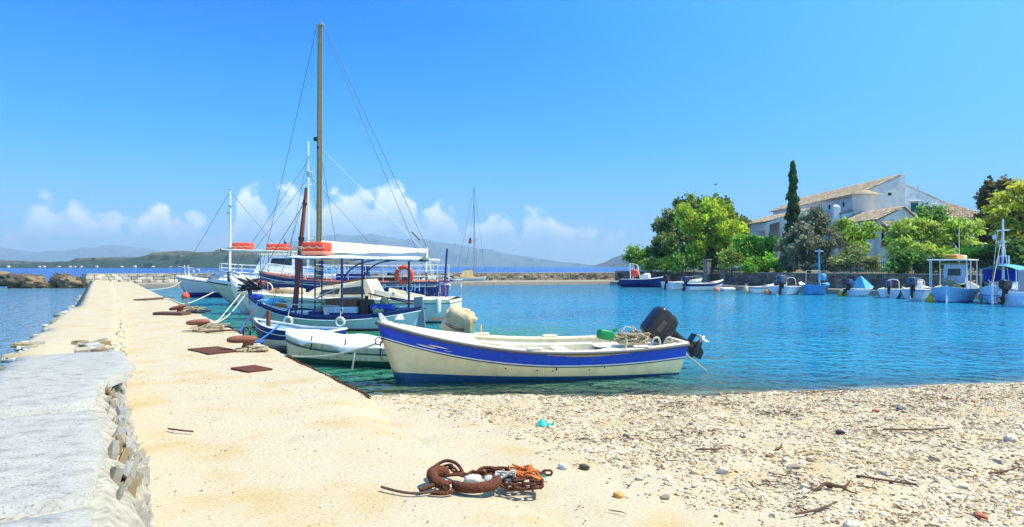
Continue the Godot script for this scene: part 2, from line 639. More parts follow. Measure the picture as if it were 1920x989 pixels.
func lines(parts: Array) -> Array:     # [[from, to, step], ...] joined
	var out := []
	for p in parts:
		var k := int(round(absf(p[1] - p[0]) / p[2]))
		for i in k:
			out.append(lerpf(p[0], p[1], float(i) / k))
	out.append(parts[-1][1])
	return out


func build_water() -> void:
	var xs := []
	for i in 141:
		var u := (i - 70) / 70.0
		xs.append(60.0 * u + 7500.0 * pow(absf(u), 7) * signf(u))
	var zs := []
	for i in 150:
		var u := i / 149.0
		zs.append(30.0 - 150.0 * u - 7000.0 * pow(u, 9))
	var top := []
	var body := []
	var cols := []
	for z in zs:
		var a := PackedVector3Array()
		var b := PackedVector3Array()
		var c := []
		for x in xs:
			a.append(Vector3(x, 0.0, z))
			b.append(Vector3(x, -0.02, z))
			var st := jetty_st(x, z)
			var off: float = shore_z(clampf(x, -20, 60)) - z
			var col: Color
			if st.y > 2.0 and st.x < 82.0 and st.x > -40.0:       # the shallow lagoon left of the jetty
				var far := ss(60.0, 76.0, st.x + 0.2 * st.y)
				col = Color(0.15, 0.31, 0.47, 0.72).lerp(Color(0.13, 0.29, 0.38, 0.75), far)
			elif z < -98.0 or (st.x > 78.0 and z < -86.0):        # open sea
				col = Color(0.0, 0.09, 0.40, 1.0)
			else:
				var near_jetty := exp(-maxf(0.0, -st.y - 0.5) / 5.5) * ss(70.0, 30.0, -z)
				var near_beach := exp(-maxf(0.0, off) / 2.4) * ss(7.0, 2.5, x)
				var g := clampf(near_jetty + near_beach + 0.7 * ss(4.5, 1.0, x + 0.35 * z + 9.0) * ss(-28.0, -22.0, z), 0.0, 1.0)
				col = Color(0.0, 0.235, 0.44, 1.0).lerp(Color(0.015, 0.22, 0.10, 1.0), g)
				var v := n2(x * 1.6, z * 3.2)
				col = col.lerp(Color(0.11, 0.19, 0.055, 1.0), 0.85 * ss(2.4, 0.3, off) * ss(6.5, 3.0, x))
				col = col.lerp(Color(0.0, 0.11, 0.27, 1.0), clampf(v * 1.0, 0.0, 0.5))
				col = col.lerp(Color(0.010, 0.12, 0.17, 1.0), 0.55 * ss(-46.0, -62.0, z))
				col.a = clampf(1.0 - exp(-maxf(off, 0.02) / lerpf(1.1, 1.7, ss(7.0, 2.0, x))), 0.12, 0.97)
			c.append(col)
		top.append(a)
		body.append(b)
		cols.append(c)
	# rows run away from the camera, columns to the right
	var st1 := grid_mesh(top, null, 1.0)
	var o := obj("sea", st1, mats.water_surface)
	struct(o, "clear rippled blue sea surface in the harbour and out to the horizon")
	var o2 := obj("sea_depth", grid_mesh(body, cols), mats.water_body)
	struct(o2, "blue and green body of the sea under its surface")


func build_beach() -> void:
	var xs := lines([[-6.0, -3.0, 0.3], [-3.0, 9.0, 0.12], [9.0, 16.0, 0.25], [16.0, 60.0, 2.0]])
	var zs := lines([[30.0, 0.0, 1.5], [0.0, -3.0, 0.3], [-3.0, -15.0, 0.12], [-15.0, -36.0, 1.0]])
	var rows := []
	for z in zs:
		var r := PackedVector3Array()
		for x in xs:
			r.append(Vector3(x, beach_y(x, z), z))
		rows.append(r)
	struct(obj("beach", grid_mesh(rows), mats.sand_floor), "pale sandy beach covered in pebbles sloping into the water")
	rows = []
	for z in lines([[40.0, -20.0, 4.0], [-20.0, -130.0, 5.0]]):
		var r := PackedVector3Array()
		for x in lines([[-110.0, 80.0, 5.0]]):
			var st := jetty_st(x, z)
			var y := -3.5
			if st.y > 0.0:
				y = -0.8 - 0.02 * st.y
			elif z > -36.0:
				y = minf(-1.2 + (z + 20.0) * 0.06, -0.9)
			r.append(Vector3(x, y, z))
		rows.append(r)
	struct(obj("seabed", grid_mesh(rows), mats.seabed), "sandy sea floor under the shallow water")


func stone_mesh(i: int, n := 7, m := 4, rough := 0.35) -> Mesh:
	var st := ms()
	ell(st, Transform3D(), Vector3.ONE, n, m, 0.8, rough, i * 3.7 + 1.0)
	st.generate_normals()
	return st.commit()


func chip_mesh(i: int) -> Mesh:     # a broken block: a box with its corners knocked about
	var st := ms()
	var p := []
	for y in [-0.5, 0.5]:
		for q in [[-0.5, -0.5], [0.5, -0.5], [0.5, 0.5], [-0.5, 0.5]]:
			var k := 0.80 if y > 0.0 else 1.0
			p.append(Vector3(q[0] * k + rr(-0.16, 0.16), y + rr(-0.16, 0.16), q[1] * k + rr(-0.16, 0.16)))
	hexa(st, p)
	st.generate_normals()
	return st.commit()


func multi(called: String, mesh: Mesh, m: Material, xf: Array, cols: Array, parent: Node = self) -> MultiMeshInstance3D:
	var mm := MultiMesh.new()
	mm.transform_format = MultiMesh.TRANSFORM_3D
	mm.use_colors = true
	mm.mesh = mesh
	mm.instance_count = xf.size()
	for i in xf.size():
		mm.set_instance_transform(i, xf[i])
		mm.set_instance_color(i, cols[i])
	var o := MultiMeshInstance3D.new()
	o.name = numbered(called) if parent == self else called
	o.multimesh = mm
	o.material_override = m
	parent.add_child(o, true)
	return o


func pebble_color() -> Color:
	var k := rng.randf()
	var c: Color
	if k < 0.46:
		c = Color(0.68, 0.575, 0.41)
	elif k < 0.74:
		c = Color(0.57, 0.42, 0.23)
	elif k < 0.87:
		c = Color(0.46, 0.38, 0.28)
	elif k < 0.94:
		c = Color(0.30, 0.24, 0.19)
	elif k < 0.98:
		c = Color(0.52, 0.28, 0.12)
	else:
		c = Color(0.17, 0.10, 0.07)
	var v := rr(0.78, 1.18)
	return Color(c.r * v, c.g * v, c.b * v * rr(0.95, 1.05))


func pebble_density(x: float, z: float) -> float:
	var st := jetty_st(x, z)
	var off_sand := ss(0.15, 0.9, -st.y - 0.2 + 0.5 * n2(x * 22.0, z * 22.0) + 0.35 * n2(x * 70.0, z * 70.0))
	if st.x < -2.0:
		off_sand *= ss(-0.9, 0.3, x - 0.25 * n2(z * 30.0, 5.0) - 0.25 - 0.12 * (z + 7.0))
	var bare := ss(-0.25, 0.35, n2(x * 13.0 + 40.0, z * 20.0))
	return off_sand * (0.26 + 0.74 * bare)


func build_pebbles() -> void:
	var groups := 6
	var xf := []
	var cols := []
	for i in groups:
		xf.append([])
		cols.append([])
	var k := 0
	while k < 135000:
		k += 1
		var z := -3.2 - 9.6 * pow(rng.randf(), 0.85)
		var x := rr(-3.0, 0.80 * -z + 1.2)
		if rng.randf() > pebble_density(x, z):
			continue
		var shore := z - shore_z(x)
		if shore < -0.7:
			continue
		var s := 0.011 + 0.024 * pow(rng.randf(), 2.4)
		if rng.randf() < 0.012:
			s = rr(0.040, 0.072)
		if shore < 1.5:
			s *= 1.15
		var b := Basis.from_euler(Vector3(rr(-0.35, 0.35), rr(0, TAU), rr(-0.35, 0.35))).scaled_local(Vector3(s * rr(1.0, 1.7), s * rr(0.35, 0.65), s * rr(0.8, 1.2)))
		var i := rng.randi() % groups
		xf[i].append(Transform3D(b, Vector3(x, beach_y(x, z) + s * 0.12, z)))
		cols[i].append(pebble_color() * lerpf(0.5, 1.0, ss(0.0, 0.35, shore)))
	for i in groups:
		tag(multi("pebbles", (stone_mesh(i, 6, 4) if i % 3 else chip_mesh(i)), mats.pebbles, xf[i], cols[i]), "pale limestone pebbles strewn over the beach", "pebbles", "", "stuff")
	var gx := []
	var gc := []
	for i in 4000:
		var q := Vector2(rr(-9.0, 16.0), rr(0.05, 2.8))
		if q.x > 4.0 and rng.randf() < 0.6:
			continue
		var s := 0.004 + 0.010 * pow(rng.randf(), 4.0)
		gx.append(Transform3D(Basis.from_euler(Vector3(0, rr(0, TAU), 0)).scaled_local(Vector3(s * 1.4, s * 0.7, s)), jetty(q.x, minf(q.y, foot_t(q.x) - 0.05), FLOOR + 0.004)))
		gc.append(pebble_color())
	tag(multi("grit", chip_mesh(40), mats.pebbles, gx, gc), "fine stone grit scattered over the jetty's sandy floor", "grit", "", "stuff")
	# dry seaweed, twigs and straw in drift lines
	var st := ms()
	tube(st, [Vector3(-0.5, 0, 0), Vector3(-0.15, 0.01, 0.012), Vector3(0.2, 0.008, -0.012), Vector3(0.5, 0, 0.01)], [0.008, 0.013, 0.011, 0.005], 4)
	st.generate_normals()
	var twig := st.commit()
	var tx := []
	var tc := []
	for i in 16000:
		var x := rr(0.4, 11.5)
		var z := rr(-11.8, -3.6)
		var drift := ss(0.05, 0.4, n2(x * 11.0 + 200.0, z * 24.0 - 70.0)) * 0.8 + 0.08
		if x > 2.0:
			drift += 1.1 * exp(-pow((z + 9.4 - 0.5 * n2(x * 12.0, 0.0)) / 0.45, 2)) * ss(-0.2, 0.3, n2(x * 15.0, 77.0))
		if rng.randf() > drift or rng.randf() > pebble_density(x, z) + 0.15:
			continue
		var s := rr(0.03, 0.06) if i % 3 else rr(0.05, 0.16)
		tx.append(Transform3D(Basis.from_euler(Vector3(0, rr(0, TAU), rr(-0.12, 0.12))).scaled_local(Vector3(s, 0.35, 0.35)), Vector3(x, beach_y(x, z) + 0.02, z)))
		var v := rr(0.5, 1.3)
		tc.append(Color(0.14 * v, 0.085 * v, 0.05 * v))
	tag(multi("dry_twigs", twig, mats.twigs, tx, tc), "brown dry twigs and straw drifted onto the pebble beach", "twigs", "", "stuff")


func top_y(s: float) -> float:      # height of the raised slab along the jetty's seaward side
	if s < 1.2:
		return 1.02
	if s < 5.0:
		return lerpf(1.0, 0.84, (s - 1.2) / 3.8)
	return lerpf(0.84, 0.76, ss(5.0, 30.0, s))


func foot_t(s: float) -> float:     # where the raised side's broken face meets the walkway
	return lerpf(lerpf(2.84, 2.42, ss(0.0, 15.0, s)), 2.15, ss(15.0, 34.0, s))


func build_jetty() -> void:
	var root := Node3D.new()
	root.name = "jetty"
	add_child(root)
	struct(root, "long pale stone jetty with a sandy top running out from the beach")
	var ss_list := lines([[-22.0, -9.0, 0.8], [-9.0, 8.0, 0.15], [8.0, 30.0, 0.45], [30.0, 81.0, 1.2]])
	# the walking surface
	var rows := []
	for s in ss_list:
		var r := PackedVector3Array()
		var w: float = 0.05 * n2(s * 14.0, 0.0) + 0.03 * n2(s * 60.0, 5.0)
		var nick: float = 0.10 * ss(0.35, 0.6, n2(s * 25.0, 50.0)) if s > 0.0 else 0.0
		for t in [-0.02, 0.0, 0.015, 0.05, 0.15, 0.3, 0.5, 0.75, 1.0, 1.25, 1.5, 1.75, 2.0, 2.2, 2.4, 2.6, 2.8, 2.95]:
			var y: float = FLOOR + 0.010 * n2(s * 30.0, t * 30.0) + 0.012 * n2(s * 6.0, t * 9.0)
			var tt: float = t
			if t <= 0.0:
				y = -1.6 if t < 0.0 else FLOOR - 0.07
			elif t < 0.04:
				y -= 0.02
			if t < 0.6:
				tt += (w + nick) * (1.0 - t / 0.6)
			if s < 0.0 and t < 0.9:      # merges with the beach
				y -= 0.22 * pow(1.0 - clampf(t / 0.9, 0.0, 1.0), 2) * ss(0.0, -1.0, s)
			r.append(jetty(s, tt, y))
		rows.append(r)
	obj("walkway", grid_mesh(rows), mats.sand_floor, root)
	# raised side: core
	rows = []
	for s in ss_list:
		var r := PackedVector3Array()
		var h := top_y(s) - 0.03
		var j := 0.10 * n2(s * 22.0, 9.0)
		var hollow := ss(4.3, 5.0, s) * ss(7.6, 6.6, s)
		var b := foot_t(s)
		for q in [[b - 0.1, FLOOR - 0.06], [b + j * 0.6, FLOOR + 0.03], [b + 0.06 + j, lerpf(FLOOR, h, 0.4)], [b + 0.14 + j * 0.6, lerpf(FLOOR, h, 0.75)], [b + 0.24, h], [b + 0.4, h], [3.5, h + 0.015], [3.9, h], [4.2, h - 0.01], [4.32, h - 0.08], [4.38, 0.2], [4.45, -1.6]]:
			var e: float = 1.0 if q[0] < b + 0.2 or q[0] > 4.25 else 0.25
			var y: float = q[1] + e * 0.035 * n2(s * 60.0, q[0] * 90.0)
			y -= hollow * 0.13 * exp(-pow((q[0] - 3.3) / 0.3, 2))
			var t: float = q[0] + (0.10 * n2(s * 16.0, q[1] * 30.0 + 70.0) + 0.25 * n2(s * 4.0, 20.0) if q[0] > 4.25 else 0.05 * n2(s * 50.0, q[1] * 70.0))
			if s > 8.0:
				t = lerpf(t, t - 0.45, ss(8.0, 30.0, s)) if q[0] > 4.0 else t
			r.append(jetty(s, t, y))
		rows.append(r)
	var near := []
	var away := []
	for i in rows.size():
		if ss_list[i] < 4.5:
			near.append(rows[i])
		if ss_list[i] > 4.34:
			away.append(rows[i])
	obj("raised_core", grid_mesh(near), mats.mortar, root)
	obj("raised_path", grid_mesh(away), mats.sand_floor, root)
	# grey concrete slabs poured on the raised side, each with its own uneven edge
	for sl in [[-9.5, -4.6, 0.035], [-4.5, -1.80, 0.03], [-1.62, 1.25, 0.045], [1.45, 4.1, 0.03]]:
		rows = []
		var n := int((sl[1] - sl[0]) / 0.09)
		for i in n + 1:
			var s: float = lerpf(sl[0], sl[1], float(i) / n)
			var edge := minf(s - sl[0], sl[1] - s)
			var r := PackedVector3Array()
			var right := 3.12 + 0.08 * n2(s * 20.0, 31.0) + 0.05 * n2(s * 70.0, 3.0) - 0.34 * ss(-0.6, 0.6, s)
			var left := 4.16 + 0.08 * n2(s * 14.0, 61.0)
			if edge < 0.1:
				right += 0.06
			for j in 15:
				var u := j / 14.0
				var t := lerpf(right, left, u) if j > 0 and j < 14 else (right - 0.012 if j == 0 else left + 0.012)
				if j == 1 or j == 13:
					t = right + 0.012 if j == 1 else left - 0.012
				var y: float = top_y(s) + sl[2] + 0.004 * n2(s * 5.0, t * 5.0) + 0.002 * n2(s * 40.0, t * 40.0)
				if j == 0 or j == 14 or i == 0 or i == n:
					y -= 0.09
				elif j == 1 or j == 13 or i == 1 or i == n - 1:
					y -= 0.004 + 0.008 * n2(s * 80.0, t * 80.0)
				var so: float = s + 0.06 * n2(t * 30.0, s * 3.0)
				r.append(jetty(so, t, y))
			rows.append(r)
		obj("concrete_slab", grid_mesh(rows), mats.concrete, root)
	# rubble in the broken face of the raised side
	var variants := []
	for i in 7:
		variants.append(stone_mesh(i + 20, 10, 6, 0.55) if i < 3 else chip_mesh(i))
	var tones := [Color(0.80, 0.76, 0.68), Color(0.74, 0.66, 0.52), Color(0.66, 0.49, 0.26), Color(0.84, 0.82, 0.78), Color(0.64, 0.59, 0.52), Color(0.76, 0.68, 0.52)]
	var tm := []
	for c in tones:
		tm.append(relief(mat("rubble_%d" % tm.size(), c.linear_to_srgb(), 0.92, 0.0, T.stone, Vector3.ONE * 1.6), T.bump, 1.5))
	var s := -4.2
	while s < 30.0:
		s += rr(0.022, 0.05) * (1.0 + maxf(0.0, s) * 0.45)
		var sz := rr(0.06, 0.17) * (1.0 if s < 3.0 else 0.75)
		var hh := top_y(s)
		var f := rng.randf()
		var y := lerpf(FLOOR + 0.02, hh - 0.05, f)
		var t := foot_t(s) + 0.005 + 0.17 * f + rr(0.0, 0.045) + 0.08 * n2(s * 22.0, 9.0)
		var b := Basis(JD, Vector3.UP, JD.cross(Vector3.UP)) * Basis.from_euler(Vector3(rr(0.2, 0.6), rr(-0.2, 0.2), rr(-0.5, 0.5))).scaled_local(Vector3(sz * rr(1.0, 2.0), sz * rr(0.6, 1.1), sz * 0.4))
		again("stone", variants[rng.randi() % 7], tm[[3, 3, 0, 0, 5, 1, 2, 1][rng.randi() % 8]], root, Transform3D(b, jetty(s, t, y)))
	for i in 26:      # the washed-out hollow and the seaward edge
		var q := rr(4.3, 7.6)
		var sz := rr(0.08, 0.2)
		var t := rr(2.9, 3.5) if i < 16 else rr(4.1, 4.45)
		again("stone", variants[rng.randi() % 7], tm[rng.randi() % 6], root, Transform3D(Basis.from_euler(Vector3(rr(-0.4, 0.4), rr(0, TAU), 0)).scaled_local(Vector3(sz * 1.3, sz * 0.55, sz)), jetty(q, t, top_y(q) - 0.05)))
	for i in 60:
		var q := -6.0 + i * 0.75
		var sz := rr(0.09, 0.20)
		again("edge_stone", variants[rng.randi() % 7], tm[rng.randi() % 6], root, Transform3D(Basis.from_euler(Vector3(rr(-0.3, 0.3), rr(0, TAU), 0)).scaled_local(Vector3(sz * 1.4, sz * 0.6, sz)), jetty(q, 4.33 - 0.45 * ss(8.0, 30.0, q) + rr(-0.1, 0.1) + 0.25 * n2(q * 4.0, 20.0), top_y(q) - rr(0.08, 0.16))))


func stone_wall(root: Node, called: String, path: Array, y0: float, y1: float, thick: float, sx: float, sy: float, tones: Array, cap := 0.0) -> void:
	# a core with a coursed face of separate rough stones on the water side (the left of the path's direction is the back)
	var st := ms()
	var faces := ms()
	faces.set_smooth_group(-1)
	for i in path.size() - 1:
		var a: Vector3 = path[i]
		var b: Vector3 = path[i + 1]
		var d := (b - a).normalized()
		var back := Vector3.UP.cross(d).normalized()
		var u0 := Vector3.UP * y0
		var u1 := Vector3.UP * y1
		st.set_smooth_group(-1)
		hexa(st, [a + u0, b + u0, b + back * thick + u0, a + back * thick + u0, a + u1, b + u1, b + back * thick + u1, a + back * thick + u1])
		if cap > 0.0:
			hexa(st, [a - back * 0.08 + u1 * 1.002, b - back * 0.08 + u1 * 1.002, b + back * (thick + 0.05) + u1 * 1.002, a + back * (thick + 0.05) + u1 * 1.002, a - back * 0.06 + u1 + Vector3.UP * cap, b - back * 0.06 + u1 + Vector3.UP * cap, b + back * (thick + 0.05) + u1 + Vector3.UP * cap, a + back * (thick + 0.05) + u1 + Vector3.UP * cap])
		var len := a.distance_to(b)
		var y := y0
		while y < y1 - 0.05:
			var h := minf(sy * rr(0.75, 1.25), y1 - y)
			var x := rr(-0.2, 0.0)
			while x < len:
				var w := sx * rr(0.6, 1.5)
				var q := Transform3D(Basis(d, Vector3.UP, -back), a + d * minf(x + w * 0.5, len) + Vector3.UP * (y + h * 0.5) - back * 0.02)
				var c: Color = tones[rng.randi() % tones.size()]
				var v := rr(0.7, 1.2)
				faces.set_color(Color(c.r * v, c.g * v, c.b * v))
				box(faces, q * Transform3D(Basis.from_euler(Vector3(rr(-0.05, 0.05), rr(-0.06, 0.06), rr(-0.12, 0.12))), Vector3.ZERO), Vector3(w * 0.92, h * 0.90, rr(0.10, 0.2)), 0.035)
				x += w
			y += h
	obj("core", st, mats.mortar, root)
	tag(obj("stones", faces, mats.wall_stone, root), "", "", "", "stuff")


var quay := [Vector3(12.0, 0, -87), Vector3(16.5, 0, -78), Vector3(21, 0, -68), Vector3(22.5, 0, -61.5), Vector3(25.5, 0, -58), Vector3(27.5, 0, -54.5), Vector3(30, 0, -52), Vector3(32.5, 0, -47.8), Vector3(35, 0, -45), Vector3(39, 0, -41.5), Vector3(46, 0, -38), Vector3(60, 0, -34)]
var wall_line := []


func build_quays() -> void:
	# the ledge that runs along the basin, and the land behind its wall
	var rows := []
	for p in quay:
		var out := Vector3(0.80, 0, -0.60)
		var r := PackedVector3Array()
		for q in [[0.0, -3.0], [0.0, 0.33], [0.06, 0.40], [1.2, 0.41], [2.6, 0.42]]:
			r.append(p + out * q[0] + Vector3.UP * (q[1] + 0.02 * n2(p.x * 20.0, q[0] * 9.0)))
		rows.append(r)
		wall_line.append(p + out * 2.2)
	var st := ms()
	sheet(st, rows)
	struct(obj("quay_ledge", st, mats.ledge), "low pale concrete quay ledge along the far side of the basin")
	rows = []
	for i in quay.size():
		var out := Vector3(0.80, 0, -0.60) if i > 0 else Vector3(0.95, 0, -0.3)
		var r := PackedVector3Array()
		for q in [[0.35, 0.2], [0.45, 1.5], [3.0, 1.6], [8.0, 1.75], [14.0, 2.0], [24.0, 2.4], [45.0, 3.0], [90.0, 4.0], [200.0, 3.0]]:
			r.append(wall_line[i] + out.normalized() * q[0] + Vector3.UP * q[1])
		rows.append(r)
	st = ms()
	sheet(st, rows)
	struct(obj("garden_ground", st, mats.earth), "dry garden ground behind the harbour wall")
	var tones := [Color(0.20, 0.16, 0.14), Color(0.26, 0.21, 0.18), Color(0.15, 0.12, 0.11), Color(0.32, 0.27, 0.22), Color(0.22, 0.15, 0.13)]
	var w := thing("harbour_wall", "dark rubble stone retaining wall behind the small boats across the basin", "wall")
	var left := [wall_line[0], wall_line[1], wall_line[1].lerp(wall_line[2], 0.63)]
	stone_wall(w, "harbour_wall", left, 0.40, 1.66, 0.5, 0.5, 0.30, tones, 0.06)
	var w2 := thing("harbour_wall", "long dark stone retaining wall running right from the gate pillars below the villa garden", "wall")
	var right := [wall_line[1].lerp(wall_line[2], 0.95)]
	for i in range(2, wall_line.size()):
		right.append(wall_line[i])
	stone_wall(w2, "harbour_wall", right, 0.40, 1.66, 0.5, 0.5, 0.30, tones, 0.06)
	# breakwater across the far end of the basin
	var bt := [Color(0.52, 0.41, 0.27), Color(0.42, 0.33, 0.22), Color(0.60, 0.49, 0.34), Color(0.22, 0.18, 0.14)]
	st = ms()
	var a := Vector3(-41.0, 0, -72)
	var b := Vector3(16.0, 0, -86.5)
	var back := Vector3.UP.cross((b - a).normalized()).normalized()
	rows = []
	for i in 41:
		var p := a.lerp(b, i / 40.0)
		var r := PackedVector3Array()
		for q in [[0.0, -4.0], [0.05 * n2(i * 30.0, 0.0), 0.30], [0.1, 0.44], [2.0, 0.47], [4.6, 0.50], [5.6, 0.5], [5.7, -4.0]]:
			r.append(p + back * q[0] + Vector3.UP * (q[1] + 0.03 * n2(i * 35.0, q[0] * 20.0)))
		rows.append(r)
	sheet(st, rows)
	struct(obj("breakwater_ledge", st, mats.ledge), "pale stone ledge of the breakwater that closes the basin")
	var bw := thing("breakwater_wall", "low wall of tan stones along the breakwater, sea behind it", "wall")
	stone_wall(bw, "breakwater_wall", [a + back * 5.0 + Vector3(6, 0, 0), b + back * 5.0], 0.46, 1.42, 0.5, 0.55, 0.26, bt, 0.07)
	var et := [Color(0.80, 0.72, 0.58), Color(0.72, 0.64, 0.50), Color(0.84, 0.78, 0.66), Color(0.58, 0.50, 0.40)]
	var ew := thing("jetty_end_wall", "cream coloured stone wall closing the far end of the jetty", "wall")
	stone_wall(ew, "jetty_end_wall", [Vector3(-45.9, 0, -71.9), Vector3(-45.3, 0, -73.4), Vector3(-39.5, 0, -76.5), Vector3(-34.0, 0, -79.0)], 0.40, 1.42, 0.8, 0.75, 0.42, et, 0.10)
	for k in 7:
		var f := (k + 0.5) / 7.0
		var p := Vector3(-45.3, 0.55, -73.0).lerp(Vector3(-36.0, 0.55, -77.2), f) + Vector3(0.1, 0, 0.25)
		again("buttress_stone", stone_mesh(60 + k, 8, 6, 0.4), mats.mortar, ew, Transform3D(Basis.from_euler(Vector3(0, k, 0)).scaled_local(Vector3(0.5, 0.7 if k % 2 else 0.5, 0.45)), p))


func ridge(called: String, label: String, pts: Array, dist: float, depth: float, ground: Color, high: Color, rough: float, step := 0) -> void:
	# a range of hills: height profile [x, height] along a line at that distance, with slopes in front and behind
	var rows := []
	var cols := []
	var n := 220 if step == 0 else step
	var x0: float = pts[0][0]
	var x1: float = pts[-1][0]
	for q in 15:
		var f := q / 14.0
		var r := PackedVector3Array()
		var cr := []
		for i in n + 1:
			var x := lerpf(x0, x1, float(i) / n)
			var h := 0.0
			for k in pts.size() - 1:
				if x >= pts[k][0] and x <= pts[k + 1][0]:
					var u: float = (x - pts[k][0]) / (pts[k + 1][0] - pts[k][0])
					h = lerpf(pts[k][1], pts[k + 1][1], u * u * (3.0 - 2.0 * u) * 0.6 + u * 0.4)
			var prof := pow(sin(PI * clampf(f * 0.80, 0.0, 1.0)), 0.9) if f < 0.625 else pow(sin(PI * clampf(0.5 + (f - 0.625) * 1.33, 0.0, 1.0)), 0.9)
			var w := fn.get_noise_2d(x * 60.0 / dist * 8.0, f * 90.0 + dist)
			var w2 := fn.get_noise_2d(x * 60.0 / dist * 40.0, f * 300.0)
			var y := h * prof * (1.0 + rough * 0.35 * w * (1.0 - prof * 0.6)) + h * rough * 0.07 * w2 - 2.0 * (1.0 if f == 0.0 or f == 1.0 else 0.0)
			r.append(Vector3(x * (1.0 + 0.0), y, -dist - depth * f + depth * 0.12 * w))
			var bare := clampf(ss(0.5, 0.95, prof) * (0.4 + 1.3 * w2 + 0.9 * w), 0.0, 1.0)
			cr.append(ground.lerp(high, bare))
		rows.append(r)
		cols.append(cr)
	struct(obj(called, grid_mesh(rows, cols), mats.hillside), label)


func build_hills() -> void:
	ridge("island_hills", "low green and tan hills of the island across the strait", [[-1104.00, 4.0], [-928.00, 13.3], [-816.00, 9.3], [-768.00, 10.7], [-720.00, 18.0], [-680.00, 18.0], [-632.00, 18.7], [-608.00, 26.7], [-582.40, 28.7], [-548.00, 24.7], [-510.40, 33.4], [-488.00, 30.7], [-470.40, 27.3], [-432.00, 26.7], [-384.00, 22.7], [-320.00, 17.3], [-256.00, 5.3], [-216.00, 0.0]], 1000.0, 340.0, Color(0.012, 0.046, 0.014), Color(0.22, 0.18, 0.085), 1.0, 320)
	ridge("mountain_range", "long blue mountain range fading into haze behind the boats", [[-3276.00, 40], [-2912.00, 160], [-2652.00, 250], [-2288.00, 345], [-1924.00, 372], [-1612.00, 368], [-1248.00, 318], [-988.00, 312], [-676.00, 262], [-312.00, 200], [208.00, 110], [624.00, 50], [1040.00, 8], [1248.00, 0]], 6500.0, 2200.0, Color(0.15, 0.16, 0.13), Color(0.34, 0.32, 0.27), 0.5)
	ridge("distant_mountain", "faint far mountain in the haze above the left end of the island", [[-8409.60, 120], [-6912.00, 300], [-5875.20, 180], [-5299.20, 215], [-4953.60, 262], [-4665.60, 245], [-4204.80, 130], [-3628.80, 60], [-3225.60, 0]], 7200.0, 1800.0, Color(0.15, 0.16, 0.13), Color(0.34, 0.32, 0.27), 0.5)
	ridge("headland_slope", "blue grey headland slope beyond the bushes at the end of the breakwater", [[370.24, 0], [416.00, 18], [478.40, 48], [582.40, 70], [915.20, 90], [1539.20, 60], [2371.20, 90], [3411.20, 30]], 2600.0, 700.0, Color(0.05, 0.06, 0.04), Color(0.14, 0.13, 0.10), 0.6)
	# pale houses along the island's shore
	var hm := ms()
	hexa(hm, [Vector3(-3, 0, -3), Vector3(3, 0, -3), Vector3(3, 0, 3), Vector3(-3, 0, 3), Vector3(-3, 4, -3), Vector3(3, 4, -3), Vector3(3, 4, 3), Vector3(-3, 4, 3)])
	hm.generate_normals()
	var wm := hm.commit()
	var rm := ms()
	hexa(rm, [Vector3(-3.3, 4.01, -3.3), Vector3(3.3, 4.01, -3.3), Vector3(3.3, 4.01, 3.3), Vector3(-3.3, 4.01, 3.3), Vector3(-3, 5.6, -0.2), Vector3(3, 5.6, -0.2), Vector3(3, 5.6, 0.2), Vector3(-3, 5.6, 0.2)])
	rm.generate_normals()
	var roof := rm.commit()
	for k in 13:
		var x: float = [-747.0, -700.4, -695.0, -673.7, -657.0, -650.3, -640.3, -617.0, -580.3, -560.3, -533.6, -506.9, -494.9][k]
		var h := thing("shore_house", "tiny pale house at the waterline of the far island", "house", Vector3(x, 1.2, -987.0 - rr(0, 4)), rr(-0.4, 0.4), "tiny houses along the far island's shore")
		h.scale = Vector3.ONE * rr(0.3, 0.55)
		again("wall", wm, mats.plaster, h, Transform3D())
		again("roof", roof, mats.terracotta, h, Transform3D())


func build_rocks() -> void:
	# the boulders in the lagoon, left of the jetty
	relief(mat("boulder", lin(0.30, 0.22, 0.13), 0.95, 0.0, T.stone, Vector3.ONE * 0.5), T.bump, 5.0)
	relief(mat("boulder_dark", lin(0.15, 0.12, 0.085), 0.95, 0.0, T.stone, Vector3.ONE * 0.5), T.bump, 5.0)
	var list := [[-55.99, 1.09, 2.66, 1.84, 0, "boulder cut by the left edge of the photograph"], [-53.34, 0.74, 3.29, 2.0, 1, "broad dark boulder second from the left in the lagoon"], [-53.22, 0.92, 2.41, 1.0, 0, "slanting light slab lying on the dark boulder's back"], [-51.61, 0.51, 2.79, 1.84, 0, "tan boulder between the slanting slab and the flat rock"], [-50.4, 0.23, 2.28, 1.0, 0, "flat low tan rock at the waterline in the middle of the row"], [-49.13, 0.69, 2.03, 2.17, 1, "tall dark boulder with an upright edge in the row"], [-47.52, 0.51, 2.41, 1.67, 0, "pointed tan boulder near the jetty end of the row"], [-47.12, 0.8, 1.01, 1.0, 1, "small dark rock perched on the pointed tan boulder"], [-46.31, 0.34, 1.65, 1.17, 0, "last low boulder of the row beside the jetty"]]   # x, height, width, height across, dark, label
	for k in list.size():
		var q: Array = list[k]
		var c := Vector3(q[0], q[1], -72.0 - 0.3 * (k % 3))
		var st := ms()
		var w: float = q[2]
		var h: float = q[3]
		ell(st, Transform3D(Basis.from_euler(Vector3(0, k * 0.7, -0.25 if k == 2 else 0.0)), Vector3.ZERO), Vector3(w, h * 0.68, w * 0.8), 18, 11, 0.72, 0.75, k * 2.3)
		var o := obj("boulder", st, mats.boulder_dark if q[4] else mats.boulder, self, c)
		tag(o, q[5], "rock", "boulders in the lagoon")



